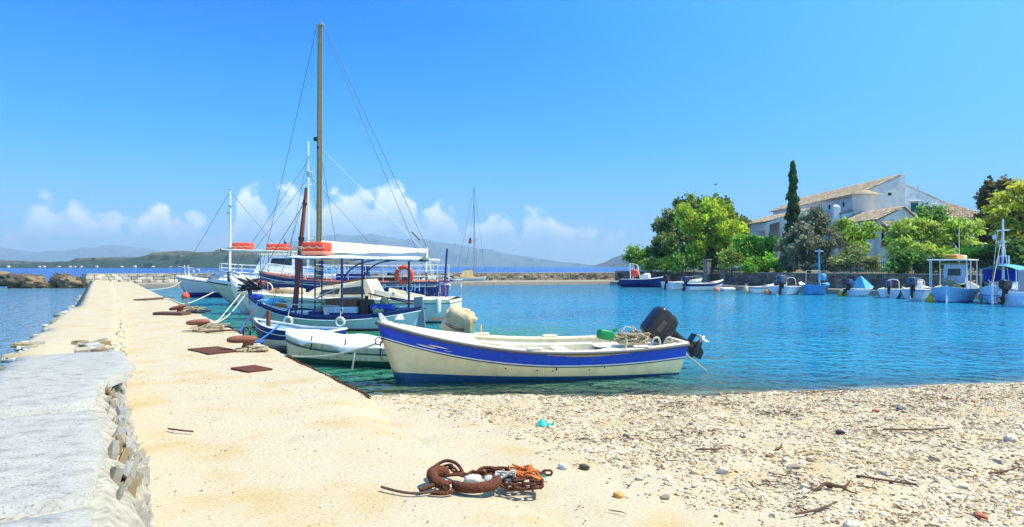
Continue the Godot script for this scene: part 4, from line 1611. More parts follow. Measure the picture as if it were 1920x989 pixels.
func build_caique() -> void:
	var o := between("fishing_caique", "pale blue wooden caique with brown mast, navy trim and long white awning", "fishing boat", Vector2(-3.25, -24.3), Vector2(-10.0, -25.3))
	var P := {"L": 6.85, "B": 1.08, "D": 0.5, "hb": 1.22, "hm": 0.52, "hs": 0.85, "st": 0.0, "rake": 0.28, "trake": 0.25, "us": 0.45, "um": 0.5, "p": 2.4, "kb": 0.6, "ks": 0.36, "sheer": 2.3}
	band(o, "bottom_paint", P, ["v", 0.0], ["y", 0.06], mats.red_brown, 3)
	band(o, "planking", P, ["y", 0.06], ["s", 0.13], mats.pale_blue, 6)
	band(o, "navy_strake", P, ["s", 0.13], ["s", 0.0], mats.navy, 2)
	open_inside(o, P, 0.30, mats.ice_blue, 0.05, 0.04, 0.95, mats.navy, 0.12)
	var st := ms()
	for side in [1.0, -1.0]:
		tube(st, gun_line(P, side, -0.15, -0.015, 0.01, 0.99), 0.028, 6)
	obj("rub_rail", st, mats.pale_blue, o)
	deck(o, "foredeck", P, 0.72, 1.0, mats.offwhite, 0.03, 0.04, 0.02)
	st = ms()
	box(st, at3(3.34, 1.16, 0, 0, 0, -0.15), Vector3(0.14, 0.62, 0.10), 0.02)
	obj("stem_post", st, mats.navy, o)
	st = ms()
	box(st, at3(-3.30, 0.62, -0.02, 0, 0, -0.10), Vector3(0.34, 1.15, 0.06), 0.012)
	obj("rudder", st, mat("weathered_blue", lin(0.36, 0.42, 0.50), 0.8, 0.0, T.bark, Vector3(1, 3, 1)), o)
	st = ms()
	rod(st, Vector3(-3.1, 1.02, 0), Vector3(-2.2, 1.16, -0.1), 0.03)
	obj("tiller", st, mats.navy, o)
	# engine box and deckhouse
	st = ms()
	box(st, at3(-0.45, 0.62, 0), Vector3(1.25, 0.42, 1.0), 0.02)
	obj("deckhouse", st, mats.ice_blue, o)
	st = ms()
	box(st, at3(-0.45, 0.56, 0), Vector3(1.27, 0.10, 1.02), 0.01)
	obj("house_band", st, mats.navy, o)
	st = ms()
	box(st, at3(-0.45, 0.97, 0), Vector3(1.18, 0.27, 0.95), 0.02)
	obj("engine_hatch", st, mats.wood_brown, o)
	st = ms()
	box(st, at3(-1.32, 0.80, -0.1), Vector3(0.42, 0.58, 0.6), 0.05)
	rod(st, Vector3(-1.3, 1.0, -0.1), Vector3(-1.3, 1.22, -0.1), 0.07, 8)
	obj("net_winch", st, mats.black, o)
	st = ms()
	beam(st, Vector3(0.55, 1.12, -0.35), Vector3(-0.25, 1.50, -0.25), 0.34, 0.03, 0.01)
	obj("leaning_board", st, mats.offwhite, o)
	st = ms()
	tube(st, spline([Vector3(-1.6, 0.80, -0.45), Vector3(-2.0, 0.82, -0.42), Vector3(-2.45, 0.80, -0.38)], 4), 0.12, 8)
	obj("rolled_tarp", st, mats.royal, o)
	st = ms()
	ell(st, at3(-1.85, 1.0, 0.3), Vector3(0.34, 0.34, 0.34), 12, 8)
	obj("float_ball", st, mats.canvas, o)
	for q in [[1.75, 0.55, 0.5, 0.40, "royal"], [1.15, 0.52, 0.7, 0.28, "white"], [0.55, 0.5, 0.5, 0.3, "navy"], [2.25, 0.66, 0.4, 0.35, "white"]]:
		st = ms()
		box(st, at3(q[0], q[1], -0.28, 0.2 * q[0]), Vector3(q[2], q[3], 0.5), 0.03)
		obj("fish_box", st, mats[q[4]], o)
	st = ms()
	ell(st, at3(2.35, 0.98, -0.15), Vector3(0.95, 0.26, 0.7), 14, 8, 0.6, 0.2, 4.0)
	obj("blue_tarp", st, mats.sky_blue, o)
	st = ms()
	ell(st, at3(2.95, 1.16, -0.2), Vector3(0.42, 0.20, 0.4), 12, 8, 0.7, 0.3, 6.0)
	obj("bow_bundle", st, mats.royal, o)
	tangle(o, "anchor_cable", Vector3(3.25, 1.36, -0.1), Vector3(0.85, 0.55, 0.6), mats.dark_rope, 46, 0.028)
	rail(o, "bow_roller", [Vector3(3.1, 1.45, -0.25), Vector3(3.75, 1.62, -0.15)], 0.04, mats.black)
	tangle(o, "net_pile", Vector3(0.35, 0.62, 0.35), Vector3(0.9, 0.5, 0.7), mats.rope, 60, 0.018)
	tangle(o, "net_pile", Vector3(-2.1, 0.62, 0.1), Vector3(0.8, 0.3, 0.7), mats.teal_green, 50, 0.018)
	tangle(o, "line_heap", Vector3(-1.9, 0.62, -0.55), Vector3(0.5, 0.3, 0.3), mats.pale_rope, 40, 0.012)
	tangle(o, "orange_line", Vector3(1.9, 0.75, -0.4), Vector3(0.5, 0.3, 0.3), mats.orange_rope, 36, 0.010)
	for q in [[-0.15, 0.30, "salmon"], [0.05, 0.55, "white"], [-2.7, 0.2, "sky_blue"]]:
		st = ms()
		lathe(st, at3(q[0], 0.55, -q[1]), [Vector2(0.10, 0.0), Vector2(0.13, 0.28), Vector2(0.14, 0.28), Vector2(0.12, 0.26)], 12)
		obj("bucket", st, mats[q[2]], o)
	st = ms()
	beam(st, Vector3(-1.2, 1.28, 0.4), Vector3(-3.0, 0.92, 0.15), 0.05, 0.05, 0.01)
	obj("long_oar", st, mats.wood_brown, o)
	st = ms()
	beam(st, Vector3(1.9, 0.98, 0.3), Vector3(-0.9, 1.14, 0.42), 0.06, 0.05, 0.01)
	obj("long_oar", st, mats.offwhite, o)
	rail(o, "hanging_line", sag(Vector3(0.9, 2.55, -0.85), Vector3(-0.7, 2.4, -0.95), 0.25, 10), 0.012, mats.rope, 5)
	# mast
	rail(o, "mast", [Vector3(1.58, 0.4, 0.0), Vector3(1.34, 2.9, 0), Vector3(1.10, 5.25, 0)], [0.105, 0.095, 0.055], mats.red_brown, 10)
	rail(o, "mast_band", [Vector3(1.30, 3.28, 0), Vector3(1.29, 3.4, 0)], 0.12, mats.black, 8)
	rail(o, "mast_band", [Vector3(1.16, 4.6, 0), Vector3(1.15, 4.68, 0)], 0.09, mats.black, 8)
	stays(o, [[Vector3(1.12, 5.1, 0), Vector3(2.0, 0.75, -0.95)], [Vector3(1.12, 5.1, 0), Vector3(2.0, 0.75, 0.95)], [Vector3(1.15, 4.7, 0), Vector3(3.3, 1.5, 0)]], 0.012)
	# awning on navy poles
	for q in [[1.12, -0.80], [0.86, -0.84], [1.12, 0.80], [0.86, 0.84], [-0.72, -0.98], [-0.72, 0.98], [-2.65, 0.75]]:
		rail(o, "awning_pole", [Vector3(q[0], 0.5, q[1]), Vector3(q[0], 2.60 - 0.02 * absf(q[0]), q[1])], 0.032 if q[0] > -0.5 else 0.045, mats.navy_pole, 8)
	for s in [1.0, -1.0]:
		rail(o, "awning_frame", [Vector3(1.3, 2.60, s * 0.86), Vector3(-3.4, 2.50, s * 0.70)], 0.028, mats.navy_pole)
		rail(o, "awning_brace", spline([Vector3(-0.72, 1.75, s * 0.96), Vector3(-0.95, 2.12, s * 0.93), Vector3(-1.35, 2.40, s * 0.9), Vector3(-1.9, 2.52, s * 0.86)], 5), 0.03, mats.navy_pole)
		rail(o, "side_rail", spline([Vector3(1.8, 0.98, s * 0.95), Vector3(0.9, 0.92, s), Vector3(-0.6, 0.88, s * 1.0), Vector3(-0.75, 0.62, s * 1.02)], 5), 0.02, mats.steel)
	for k in 5:
		rail(o, "awning_hoop", spline([Vector3(1.2 - k * 1.1, 2.6 - k * 0.022, -0.84), Vector3(1.2 - k * 1.1, 2.68 - k * 0.022, 0), Vector3(1.2 - k * 1.1, 2.6 - k * 0.022, 0.84)], 4), 0.018, mats.navy_pole)
	awning(o, "awning", 1.32, -3.45, 0.90, 2.64, 2.55, mats.white_canvas, 0.09, 0.03, 0.74)
	var cst := ms()
	for k in 6:
		ring(cst, at3(1.40, 2.84 - 0.012 * k, -0.16 - 0.012 * k, 0.2 + 0.05 * k, 0.05 * k, 0), 0.20 + 0.016 * sin(k * 2.1), 0.018, 16, 5)
	obj("rope_coil", cst, mats.rope, o)
	# ring fenders along the side
	for x in [1.24, -0.72]:
		var f := thing("ring_fender", "white ring fender hung below the caique's %s" % ("mast" if x > 0.0 else "arched awning brace"), "fender", o.transform * Vector3(x, 0.33, -1.14), o.rotation.y, "ring fenders on the caique")
		st = ms()
		ring(st, at3(0, 0, 0, 0, 0.12, 0), 0.145, 0.052, 20, 10)
		obj("ring", st, mats.white_rubber, f)
		rail(f, "lanyard", [Vector3(0, 0.17, 0.0), Vector3(0.02, 0.42, 0.14)], 0.012, mats.pale_rope)
	var tt := o.transform
	life_float("life_float", "orange life float with a salmon slab under it on the caique's awning", tt * Vector3(0.62, 2.72, -0.1), o.rotation.y, Vector3(0.92, 0.36, 0.8), 1)


func life_float(called: String, label: String, at: Vector3, turn: float, s: Vector3, slab := 0) -> void:
	var f := thing(called, label, "life float", at, turn, "orange life floats on the awnings")
	var y := 0.0
	var st := ms()
	if slab:
		ell(st, at3(-0.06, 0.07, -0.1), Vector3(s.x * 1.12, 0.15, s.z), 20, 8, 0.35)
		obj("slab", st, mats.salmon, f)
		y = 0.13
		st = ms()
	ell(st, at3(0, y + s.y * 0.5, 0), s, 22, 10, 0.3)
	obj("float", st, mats.orange, f)
	st = ms()
	for k in 3:
		var x0 := -s.x * 0.5 + s.x * k / 3.0
		tube(st, sag(Vector3(x0, y + s.y * 0.52, -s.z * 0.5), Vector3(x0 + s.x / 3.0, y + s.y * 0.52, -s.z * 0.5), 0.07, 6), 0.014, 5)
	obj("grab_line", st, mats.pale_rope, f)


func build_sailboat() -> void:
	var o := between("sailing_yacht", "cream decked sailing yacht with smoked cabin windows lying behind the caique", "sailboat", Vector2(-2.35, -27.9), Vector2(-12.2, -29.5))
	var P := {"L": 9.98, "B": 1.45, "D": 0.5, "hb": 1.20, "hm": 0.92, "hs": 0.94, "st": 0.72, "rake": 1.3, "trake": -0.12, "us": 0.35, "p": 2.2, "kb": 0.8, "ks": 0.38}
	band(o, "bottom_paint", P, ["v", 0.0], ["y", 0.05], mats.green, 3)
	band(o, "topside", P, ["y", 0.05], ["s", 0.16], paint("yacht_hull", lin(0.62, 0.68, 0.66), 0.3), 6)
	band(o, "green_line", P, ["s", 0.16], ["s", 0.12], mats.grey_rubber, 1)
	band(o, "sheer_strake", P, ["s", 0.12], ["s", 0.0], mats.ivory, 2)
	deck(o, "deck", P, 0.0, 1.0, mats.ivory, 0.01, 0.08, 0.0)
	var st := ms()
	tube(st, around(P, 0.02, 0.02), 0.028, 6)
	obj("toe_rail", st, mats.ivory, o)
	# coachroof with a raised after end
	st = ms()
	var w := 0.80
	var p := [Vector3(-1.72, 0.95, w), Vector3(1.75, 0.95, w * 0.72), Vector3(1.75, 0.95, -w * 0.72), Vector3(-1.72, 0.95, -w), Vector3(-1.30, 1.76, w * 0.80), Vector3(1.05, 1.38, w * 0.6), Vector3(1.05, 1.38, -w * 0.6), Vector3(-1.30, 1.76, -w * 0.80)]
	hexa(st, p)
	obj("coachroof", st, mats.cream, o)
	for f in [[p[2], p[3], p[7], p[6]], [p[0], p[1], p[5], p[4]]]:
		var flip: bool = f[0].z > 0.0
		pane(o, "cabin_window", f, 0.24 if not flip else 0.48, 0.28, 0.52 if not flip else 0.76, 0.66, mats.smoked, 0.05)
		pane(o, "cabin_window", f, 0.58 if not flip else 0.10, 0.24, 0.90 if not flip else 0.42, 0.66, mats.smoked, 0.05)
	st = ms()
	beam(st, Vector3(1.0, 1.46, -0.40), Vector3(-1.2, 1.82, -0.52), 0.05, 0.05, 0.01)
	beam(st, Vector3(1.0, 1.46, 0.40), Vector3(-1.2, 1.82, 0.52), 0.05, 0.05, 0.01)
	obj("handrail", st, mats.wood_brown, o)
	for s in [1.0, -1.0]:
		st = ms()
		hexa(st, [Vector3(-3.4, 0.96, s * 0.95), Vector3(-1.7, 0.96, s * 1.0), Vector3(-1.7, 0.96, s * 0.86), Vector3(-3.4, 0.96, s * 0.82), Vector3(-3.4, 1.03, s * 0.92), Vector3(-1.75, 1.36, s * 0.96), Vector3(-1.75, 1.36, s * 0.88), Vector3(-3.4, 1.03, s * 0.85)])
		obj("cockpit_coaming", st, mats.ivory, o)
		st = ms()
		lathe(st, at3(-2.6, 1.12, s * 0.9), [Vector2(0.09, 0), Vector2(0.07, 0.06), Vector2(0.075, 0.13), Vector2(0.02, 0.14)], 10)
		obj("winch", st, mats.steel, o)
	# pulpit, pushpit and lifelines
	for s in [1.0, -1.0]:
		rail(o, "pulpit", spline([gun(P, 0.86, s, 0.0, 0.05), gun(P, 0.87, s, 0.42, 0.05), gun(P, 0.93, s, 0.56, 0.03), gun(P, 0.985, s, 0.64) + Vector3(0.15, 0, 0)], 6), 0.026, mats.ivory, 6)
		rail(o, "pulpit", [gun(P, 0.95, s, 0.0, 0.04), gun(P, 0.96, s, 0.58, 0.03)], 0.022, mats.steel, 6)
		rail(o, "pushpit", [gun(P, 0.10, s, 0.0, 0.06), gun(P, 0.10, s, 0.66, 0.06), gun(P, 0.0, s, 0.62, 0.10), gun(P, 0.0, s, 0.0, 0.10)], 0.018, mats.steel, 6)
		for u in [0.30, 0.48, 0.66]:
			rail(o, "stanchion", [gun(P, u, s, 0.0, 0.06), gun(P, u, s, 0.6, 0.06)], 0.013, mats.steel, 5)
		rail(o, "lifeline", [gun(P, 0.10, s, 0.6, 0.06), gun(P, 0.30, s, 0.58, 0.06), gun(P, 0.48, s, 0.58, 0.06), gun(P, 0.66, s, 0.58, 0.06), gun(P, 0.87, s, 0.55, 0.06)], 0.008, mats.steel, 4)
	rail(o, "pulpit", [gun(P, 0.985, 1, 0.64) + Vector3(0.15, 0, 0), gun(P, 0.985, -1, 0.64) + Vector3(0.15, 0, 0)], 0.026, mats.ivory, 6)
	rail(o, "pushpit", [gun(P, 0.0, 1, 0.62, 0.1), gun(P, 0.0, -1, 0.62, 0.1)], 0.018, mats.steel, 6)
	st = ms()
	ring(st, at3(-4.0, 1.42, -0.2, 1.2), 0.36, 0.016, 22, 5)
	for k in 3:
		var a := PI * k / 3.0
		rod(st, at3(-4.0, 1.42, -0.2, 1.2) * Vector3(cos(a) * 0.36, sin(a) * 0.36, 0), at3(-4.0, 1.42, -0.2, 1.2) * Vector3(-cos(a) * 0.36, -sin(a) * 0.36, 0), 0.01, 4)
	obj("steering_wheel", st, mats.black, o)
	st = ms()
	rod(st, Vector3(-4.35, 0.98, -0.4), Vector3(-4.62, 1.70, -0.2), 0.025)
	rod(st, Vector3(-4.70, 0.98, -0.5), Vector3(-4.50, 1.62, 0.1), 0.025)
	obj("ladder_frame", st, mats.wood_brown, o)
	band(o, "rubbing_plate", P, ["s", 0.36], ["s", 0.31], mats.navy, 1, 0.012, 0.10, 0.27)
	tangle(o, "dark_sail_bundle", Vector3(3.9, 1.42, -0.1), Vector3(1.0, 0.3, 0.5), mats.red_brown, 24, 0.06)
	tangle(o, "sheet_heap", Vector3(-2.6, 1.0, 0.2), Vector3(1.0, 0.10, 0.8), mats.pale_rope, 50, 0.014)
	tangle(o, "foredeck_lines", Vector3(2.9, 1.12, -0.25), Vector3(0.8, 0.25, 0.6), mats.rope, 40, 0.016)
	st = ms()
	ell(st, at3(2.4, 1.2, 0.1), Vector3(1.1, 0.35, 0.7), 14, 8, 0.6, 0.25, 3.3)
	obj("sail_bag", st, mats.canvas, o)
	for q in [[-1.7, 1.52, -0.84], [-1.72, 1.3, -0.9]]:
		rail(o, "hanging_rope", spline([Vector3(q[0], q[1], q[2]), Vector3(q[0] - 0.06, q[1] - 0.5, q[2] - 0.12), Vector3(q[0], q[1] - 0.75, q[2] - 0.3), Vector3(q[0] + 0.05, q[1] - 0.4, q[2] - 0.2)], 4), 0.016, mats.wood_brown, 5)
	var f := thing("fender", "white sausage fender hanging at the yacht's stern corner", "fender", o.transform * Vector3(-4.55, 0.72, -1.16), 0.0)
	st = ms()
	lathe(st, Transform3D(), [Vector2(0.02, -0.34), Vector2(0.09, -0.30), Vector2(0.105, -0.2), Vector2(0.105, 0.2), Vector2(0.08, 0.30), Vector2(0.02, 0.36)], 12)
	obj("body", st, mats.white_rubber, f)
	rail(f, "lanyard", [Vector3(0, 0.34, 0), Vector3(0, 0.55, -0.04)], 0.01, mats.pale_rope)


func build_navy_boat() -> void:
	var o := between("passenger_boat", "navy blue passenger boat with a tall wooden mast, white railings and boom tent", "boat", Vector2(-3.6, -35.0), Vector2(-13.9, -36.6))
	var P := {"L": 10.42, "B": 1.6, "D": 0.5, "hb": 1.98, "hm": 1.48, "hs": 1.52, "st": 0.75, "rake": 0.9, "us": 0.4, "p": 2.4, "kb": 0.75, "ks": 0.3}
	band(o, "bottom_paint", P, ["v", 0.0], ["y", 0.10], mats.red_brown, 3)
	band(o, "topside", P, ["y", 0.10], ["s", 0.0], mats.navy, 7)
	deck(o, "deck", P, 0.0, 1.0, mats.offwhite, -0.10, 0.05, 0.03)
	var st := ms()
	tube(st, around(P, 0.03, 0.0), 0.05, 6)
	obj("cap_rail", st, mats.salmon, o)
	st = ms()
	for s in [1.0, -1.0]:
		tube(st, gun_line(P, s, -0.22, -0.015, 0.0, 0.99), 0.022, 5)
	obj("white_line", st, mats.white, o)
	fence_rail(o, P, 0.85, 0.0, 0.62, 8, mats.white, 0.022, 2)
	fence_rail(o, P, 0.55, 0.68, 0.97, 4, mats.white, 0.02, 1)
	# mast, rigging, boom tent
	var mx := 1.72
	rail(o, "mast", [Vector3(mx, 1.3, 0), Vector3(mx - 0.02, 8.0, 0), Vector3(mx - 0.04, 15.3, 0)], [0.16, 0.15, 0.125], mats.olive_mast, 12)
	rail(o, "mast_track", [Vector3(mx - 0.14, 2.6, -0.08), Vector3(mx - 0.15, 15.1, -0.06)], 0.03, mats.grey_rubber, 5)
	st = ms()
	box(st, at3(mx - 0.05, 15.38, 0), Vector3(0.46, 0.10, 0.26), 0.02)
	rod(st, Vector3(mx - 0.1, 15.4, 0), Vector3(mx - 0.1, 15.62, 0), 0.05)
	obj("masthead", st, mats.alloy, o)
	st = ms()
	box(st, at3(mx + 0.15, 9.2, 0), Vector3(0.26, 0.22, 0.26), 0.03)
	box(st, at3(mx, 8.72, -0.14), Vector3(0.12, 0.12, 0.1), 0.02)
	obj("mast_lamp", st, mats.black, o)
	rail(o, "mast_ring", [Vector3(mx, 2.0, 0), Vector3(mx, 2.08, 0)], 0.19, mats.black, 10)
	stays(o, [[Vector3(mx + 0.15, 15.3, 0), Vector3(5.1, 1.95, 0)], [Vector3(mx - 0.25, 15.3, -0.1), Vector3(-4.75, 1.45, -0.9)], [Vector3(mx - 0.25, 15.3, 0.1), Vector3(-4.95, 1.45, 0.9)], [Vector3(mx, 8.9, 0), Vector3(mx - 0.7, 1.45, -1.5)], [Vector3(mx, 8.9, 0), Vector3(mx - 0.7, 1.45, 1.5)]], 0.013)
	stays(o, [[Vector3(mx, 8.8, 0), Vector3(-4.1, 3.2, 0)]], 0.008, mats.white)
	rail(o, "boom", [Vector3(mx, 2.86, 0), Vector3(-5.0, 2.62, 0)], 0.065, mats.white, 8)
	st = ms()
	for s in [1.0, -1.0]:
		var rows := []
		for i in 15:
			var f := i / 14.0
			var x := lerpf(mx - 0.12, -4.3, f)
			var top := lerpf(3.70, 3.22, f)
			var low := lerpf(2.98, 2.92, f) + 0.10 * f
			var half := lerpf(0.75, 0.22, f)
			var r := PackedVector3Array([Vector3(x, top, 0), Vector3(x, lerpf(top, low, 0.45) - 0.04, s * half * 0.55), Vector3(x, low - 0.03 * sin(f * 19.0), s * half)])
			if s < 0.0:
				r.reverse()
			rows.append(r)
		sheet(st, rows)
	obj("boom_tent", st, mats.white_canvas, o)
	awning(o, "buff_awning", 1.5, -1.7, 0.95, 2.62, 2.72, mats.buff_canvas, 0.05)
	stays(o, [[Vector3(-4.3, 3.22, 0), Vector3(-4.2, 2.7, 0)], [Vector3(-4.5, 3.3, 0), Vector3(-4.8, 1.5, -0.6)], [Vector3(-4.5, 3.3, 0), Vector3(-4.9, 1.5, 0.6)]], 0.02, mats.alloy)
	rail(o, "gantry", [Vector3(-4.45, 1.4, -0.7), Vector3(-4.35, 3.25, -0.1), Vector3(-4.45, 1.4, 0.7)], 0.045, mats.offwhite)
	rail(o, "stern_post", [Vector3(-4.62, 0.9, -1.15), Vector3(-4.62, 2.0, -1.15)], 0.07, mats.olive_mast)
	rail(o, "flag_pole", [Vector3(-5.15, 1.4, 0.5), Vector3(-5.28, 3.25, 0.5)], 0.055, mats.navy_pole)
	st = ms()
	box(st, at3(-2.2, 1.72, 0.5), Vector3(2.4, 0.07, 0.4), 0.01)
	box(st, at3(-2.2, 1.52, 0.5), Vector3(2.2, 0.4, 0.06), 0.01)
	obj("bench", st, mats.red_brown, o)
	st = ms()
	box(st, at3(0.0, 1.62, 0.6), Vector3(1.7, 0.55, 0.9), 0.05)
	obj("locker", st, mats.royal, o)
	rail(o, "sun_curtain", [Vector3(1.0, 1.75, -1.3), Vector3(0.98, 2.6, -1.3)], 0.13, mats.navy, 8)
	rail(o, "sun_curtain", [Vector3(-1.55, 1.55, -1.35), Vector3(-1.5, 2.3, -1.35)], 0.16, mats.navy_pole, 8)
	rail(o, "red_spar", [Vector3(-3.4, 4.15, 0.2), Vector3(-3.85, 3.7, 0.2)], 0.03, mats.dark)
	for q in [["ΤΟΗ", 0.13, 0.40], ["ΠΡ", 0.275, 0.34]]:
		var a := hull_at(P, q[1], hull_v(P, q[1], ["s", 0.27]), -1.0)
		var b := hull_at(P, q[1] + 0.03, hull_v(P, q[1] + 0.03, ["s", 0.27]), -1.0)
		letters(o, q[0], q[2], Transform3D(Basis.from_euler(Vector3(-0.06, PI + atan2(b.z - a.z, b.x - a.x) * -1.0, 0)), a + Vector3(0, 0, -0.045)), mats.white)
	var lb := thing("lifebuoy", "round orange lifebuoy tied to the navy boat's stern railing", "lifebuoy", o.transform * Vector3(-3.55, 1.86, -1.50), o.rotation.y)
	st = ms()
	ring(st, Transform3D(), 0.40, 0.115, 26, 10)
	obj("ring", st, mats.orange, lb)
	for k in 4:
		st = ms()
		var a := TAU * (k + 0.5) / 4.0
		var pts := []
		for j in 9:
			var b := TAU * j / 8.0
			pts.append(Vector3(cos(a) * (0.40 + 0.122 * cos(b)), sin(a) * (0.40 + 0.122 * cos(b)), 0.122 * sin(b)))
		tube(st, pts, 0.014, 5)
		obj("grab_line", st, mats.pale_rope, lb)


func build_back_boats() -> void:
	# B: passenger boat with the flat roof
	var o := between("ferry_launch", "white launch with pale green flared bow and flat roof, behind the navy boat", "boat", Vector2(-8.4, -41.0), Vector2(-18.35, -39.9))
	var P := {"L": 10.0, "B": 1.55, "D": 0.4, "hb": 1.50, "hm": 1.05, "hs": 1.0, "st": 0.8, "rake": 1.9, "us": 0.4, "p": 2.3, "kb": 0.95, "ks": 0.34, "curve": 1.1}
	band(o, "topside", P, ["v", 0.0], ["s", 0.16], mats.pale_green, 8)
	band(o, "rubbing_strake", P, ["s", 0.16], ["s", 0.06], mats.black, 1)
	band(o, "sheer_strake", P, ["s", 0.06], ["s", 0.0], mats.white, 1)
	deck(o, "deck", P, 0.0, 1.0, mats.white, 0.0, 0.10, 0.0)
	cabin(o, "cabin_trunk", [-3.2, 1.5, 0.9, 0.65], 1.05, 1.75, [-3.0, 0.9, 0.8, 0.55], mats.ice_blue)
	for x in [3.4, 1.6, -0.4, -2.6]:
		for s in [1.0, -1.0]:
			rail(o, "roof_post", [Vector3(x, 1.1, s * 0.95), Vector3(x, 3.2 - 0.03 * (3.4 - x), s * 0.95)], 0.03, mats.alloy)
	var st := ms()
	box(st, at3(0.6, 3.19, 0, 0, 0, 0.033), Vector3(6.4, 0.10, 2.2), 0.03)
	obj("roof", st, mats.offwhite, o)
	st = ms()
	box(st, at3(3.75, 3.33, 0.1, 0, 0, -0.1), Vector3(0.8, 0.16, 0.5), 0.05)
	obj("roof_hatch", st, mats.black, o)
	fence_rail(o, P, 0.62, 0.62, 0.97, 5, mats.steel, 0.02, 1)
	for q in [[2.75, 3.38, "left of the two orange life floats on the flat roofed launch"], [0.72, 3.32, "orange life float on the flat roof, just left of the brown mast"]]:
		life_float("life_float", q[2], o.transform * Vector3(q[0], q[1] - 0.08, -0.3), o.rotation.y, Vector3(1.15 if q[0] > 2 else 1.3, 0.42, 0.8))
	# A: white sloop, the boat farthest out along the jetty
	o = between("white_sloop", "white sloop with a short white mast, outermost boat along the jetty", "sailboat", Vector2(-15.6, -51.2), Vector2(-25.2, -50.1))
	P = {"L": 9.7, "B": 1.5, "D": 0.4, "hb": 1.55, "hm": 1.05, "hs": 1.0, "st": 0.7, "rake": 1.1, "us": 0.35, "p": 2.3, "kb": 0.9, "ks": 0.36}
	band(o, "bottom_paint", P, ["v", 0.0], ["y", 0.34], mats.navy, 4)
	band(o, "topside", P, ["y", 0.34], ["s", 0.14], paint("grey_hull", lin(0.50, 0.53, 0.56), 0.4), 6)
	band(o, "blue_line", P, ["s", 0.14], ["s", 0.09], mats.navy, 1)
	band(o, "sheer_strake", P, ["s", 0.09], ["s", 0.0], mats.white, 1)
	deck(o, "deck", P, 0.0, 1.0, mats.white, 0.0, 0.12, 0.0)
	cabin(o, "coachroof", [-2.2, 2.0, 0.8, 0.55], 1.1, 1.65, [-2.0, 1.3, 0.7, 0.45], mats.white)
	fence_rail(o, P, 0.70, 0.05, 0.80, 6, mats.steel, 0.02, 1)
	for s in [1.0, -1.0]:
		rail(o, "pulpit", spline([gun(P, 0.84, s, 0.0, 0.05), gun(P, 0.86, s, 0.70, 0.05), gun(P, 0.97, s, 0.78) + Vector3(0.2, 0, 0)], 5), 0.03, mats.steel)
		rail(o, "pulpit", [gun(P, 0.92, s, 0.0, 0.05), gun(P, 0.93, s, 0.95, 0.0)], 0.03, mats.white)
	rail(o, "mast", [Vector3(1.02, 1.2, 0), Vector3(1.0, 8.1, 0)], [0.10, 0.07], mats.white, 8)
	st = ms()
	box(st, at3(1.0, 6.9, 0), Vector3(0.3, 0.12, 0.3), 0.03)
	box(st, at3(1.12, 6.35, 0), Vector3(0.24, 0.16, 0.2), 0.03)
	box(st, at3(1.0, 8.15, 0), Vector3(0.2, 0.10, 0.2), 0.03)
	obj("mast_fitting", st, mats.alloy, o)
	stays(o, [[Vector3(1.0, 8.0, 0), Vector3(4.6, 1.55, 0)], [Vector3(1.0, 8.0, 0), Vector3(-4.6, 1.1, 0)], [Vector3(1.0, 6.9, 0), Vector3(0.7, 1.1, -1.4)]], 0.014)
	# C: white motor cruiser with wheelhouse and a tall mast behind
	o = between("motor_cruiser", "white motor cruiser with a raked wheelhouse and tall white mast beyond the roofed launch", "boat", Vector2(-13.6, -58.3), Vector2(-25.6, -57.0))
	P = {"L": 12.0, "B": 1.9, "D": 0.5, "hb": 1.9, "hm": 1.6, "hs": 1.5, "st": 0.85, "rake": 1.4, "us": 0.4, "p": 2.3, "kb": 0.9, "ks": 0.3}
	band(o, "topside", P, ["v", 0.0], ["s", 0.0], paint("cool_white", lin(0.66, 0.70, 0.76), 0.4), 7)
	deck(o, "deck", P, 0.0, 1.0, mats.white, 0.0, 0.08, 0.0)
	var f := cabin(o, "wheelhouse", [-1.2, 2.5, 1.2, 1.0], 1.62, 3.25, [-1.0, 1.7, 1.0, 0.85], mats.white)
	for k in [0, 1]:
		pane(o, "side_window", f[k], 0.32, 0.46, 0.90, 0.84, mats.window)
	pane(o, "windscreen", f[2], 0.08, 0.42, 0.92, 0.88, mats.window)
	st = ms()
	box(st, at3(0.3, 3.32, 0), Vector3(3.4, 0.12, 2.1), 0.04)
	obj("wheelhouse_roof", st, mats.ivory, o)
	st = ms()
	box(st, at3(-3.0, 1.95, 0), Vector3(2.2, 0.5, 2.2), 0.1)
	obj("blue_cover", st, mats.bright_blue, o)
	rail(o, "mast", [Vector3(-1.9, 1.6, 0), Vector3(-1.9, 13.2, 0)], [0.11, 0.06], mats.white, 8)
	for y in [9.3, 10.4, 4.6]:
		rail(o, "crosstree", [Vector3(-1.5, y, 0), Vector3(-2.3, y + 0.15, 0)], 0.05, mats.white)
	st = ms()
	box(st, at3(-1.9, 10.35, 0), Vector3(0.24, 0.5, 0.24), 0.04)
	obj("radar", st, mats.alloy, o)
	stays(o, [[Vector3(-1.9, 11.5, 0), Vector3(4.4, 1.9, 0)], [Vector3(-1.9, 10.0, 0), Vector3(2.9, 3.3, 0)], [Vector3(-1.9, 10.3, 0), Vector3(-8.0, 3.4, 0)], [Vector3(-1.9, 12.2, 0), Vector3(-3.6, 1.6, -1.2)], [Vector3(-1.9, 12.2, 0), Vector3(-0.5, 3.3, -1.0)]], 0.016)
	fence_rail(o, P, 0.7, 0.1, 0.95, 8, mats.white, 0.025, 1)
	st = ms()
	box(st, at3(-2.1, 4.1, 0), Vector3(1.9, 0.45, 1.0), 0.2)
	obj("radar_dome", st, mat("radar_blue", lin(0.03, 0.06, 0.10), 0.5), o)
	# a flag on the cruiser, and small boats moored behind the railings
	rail(o, "flag_staff", [Vector3(0.5, 3.3, 0.3), Vector3(0.1, 4.7, 0.3)], 0.03, mats.dark)
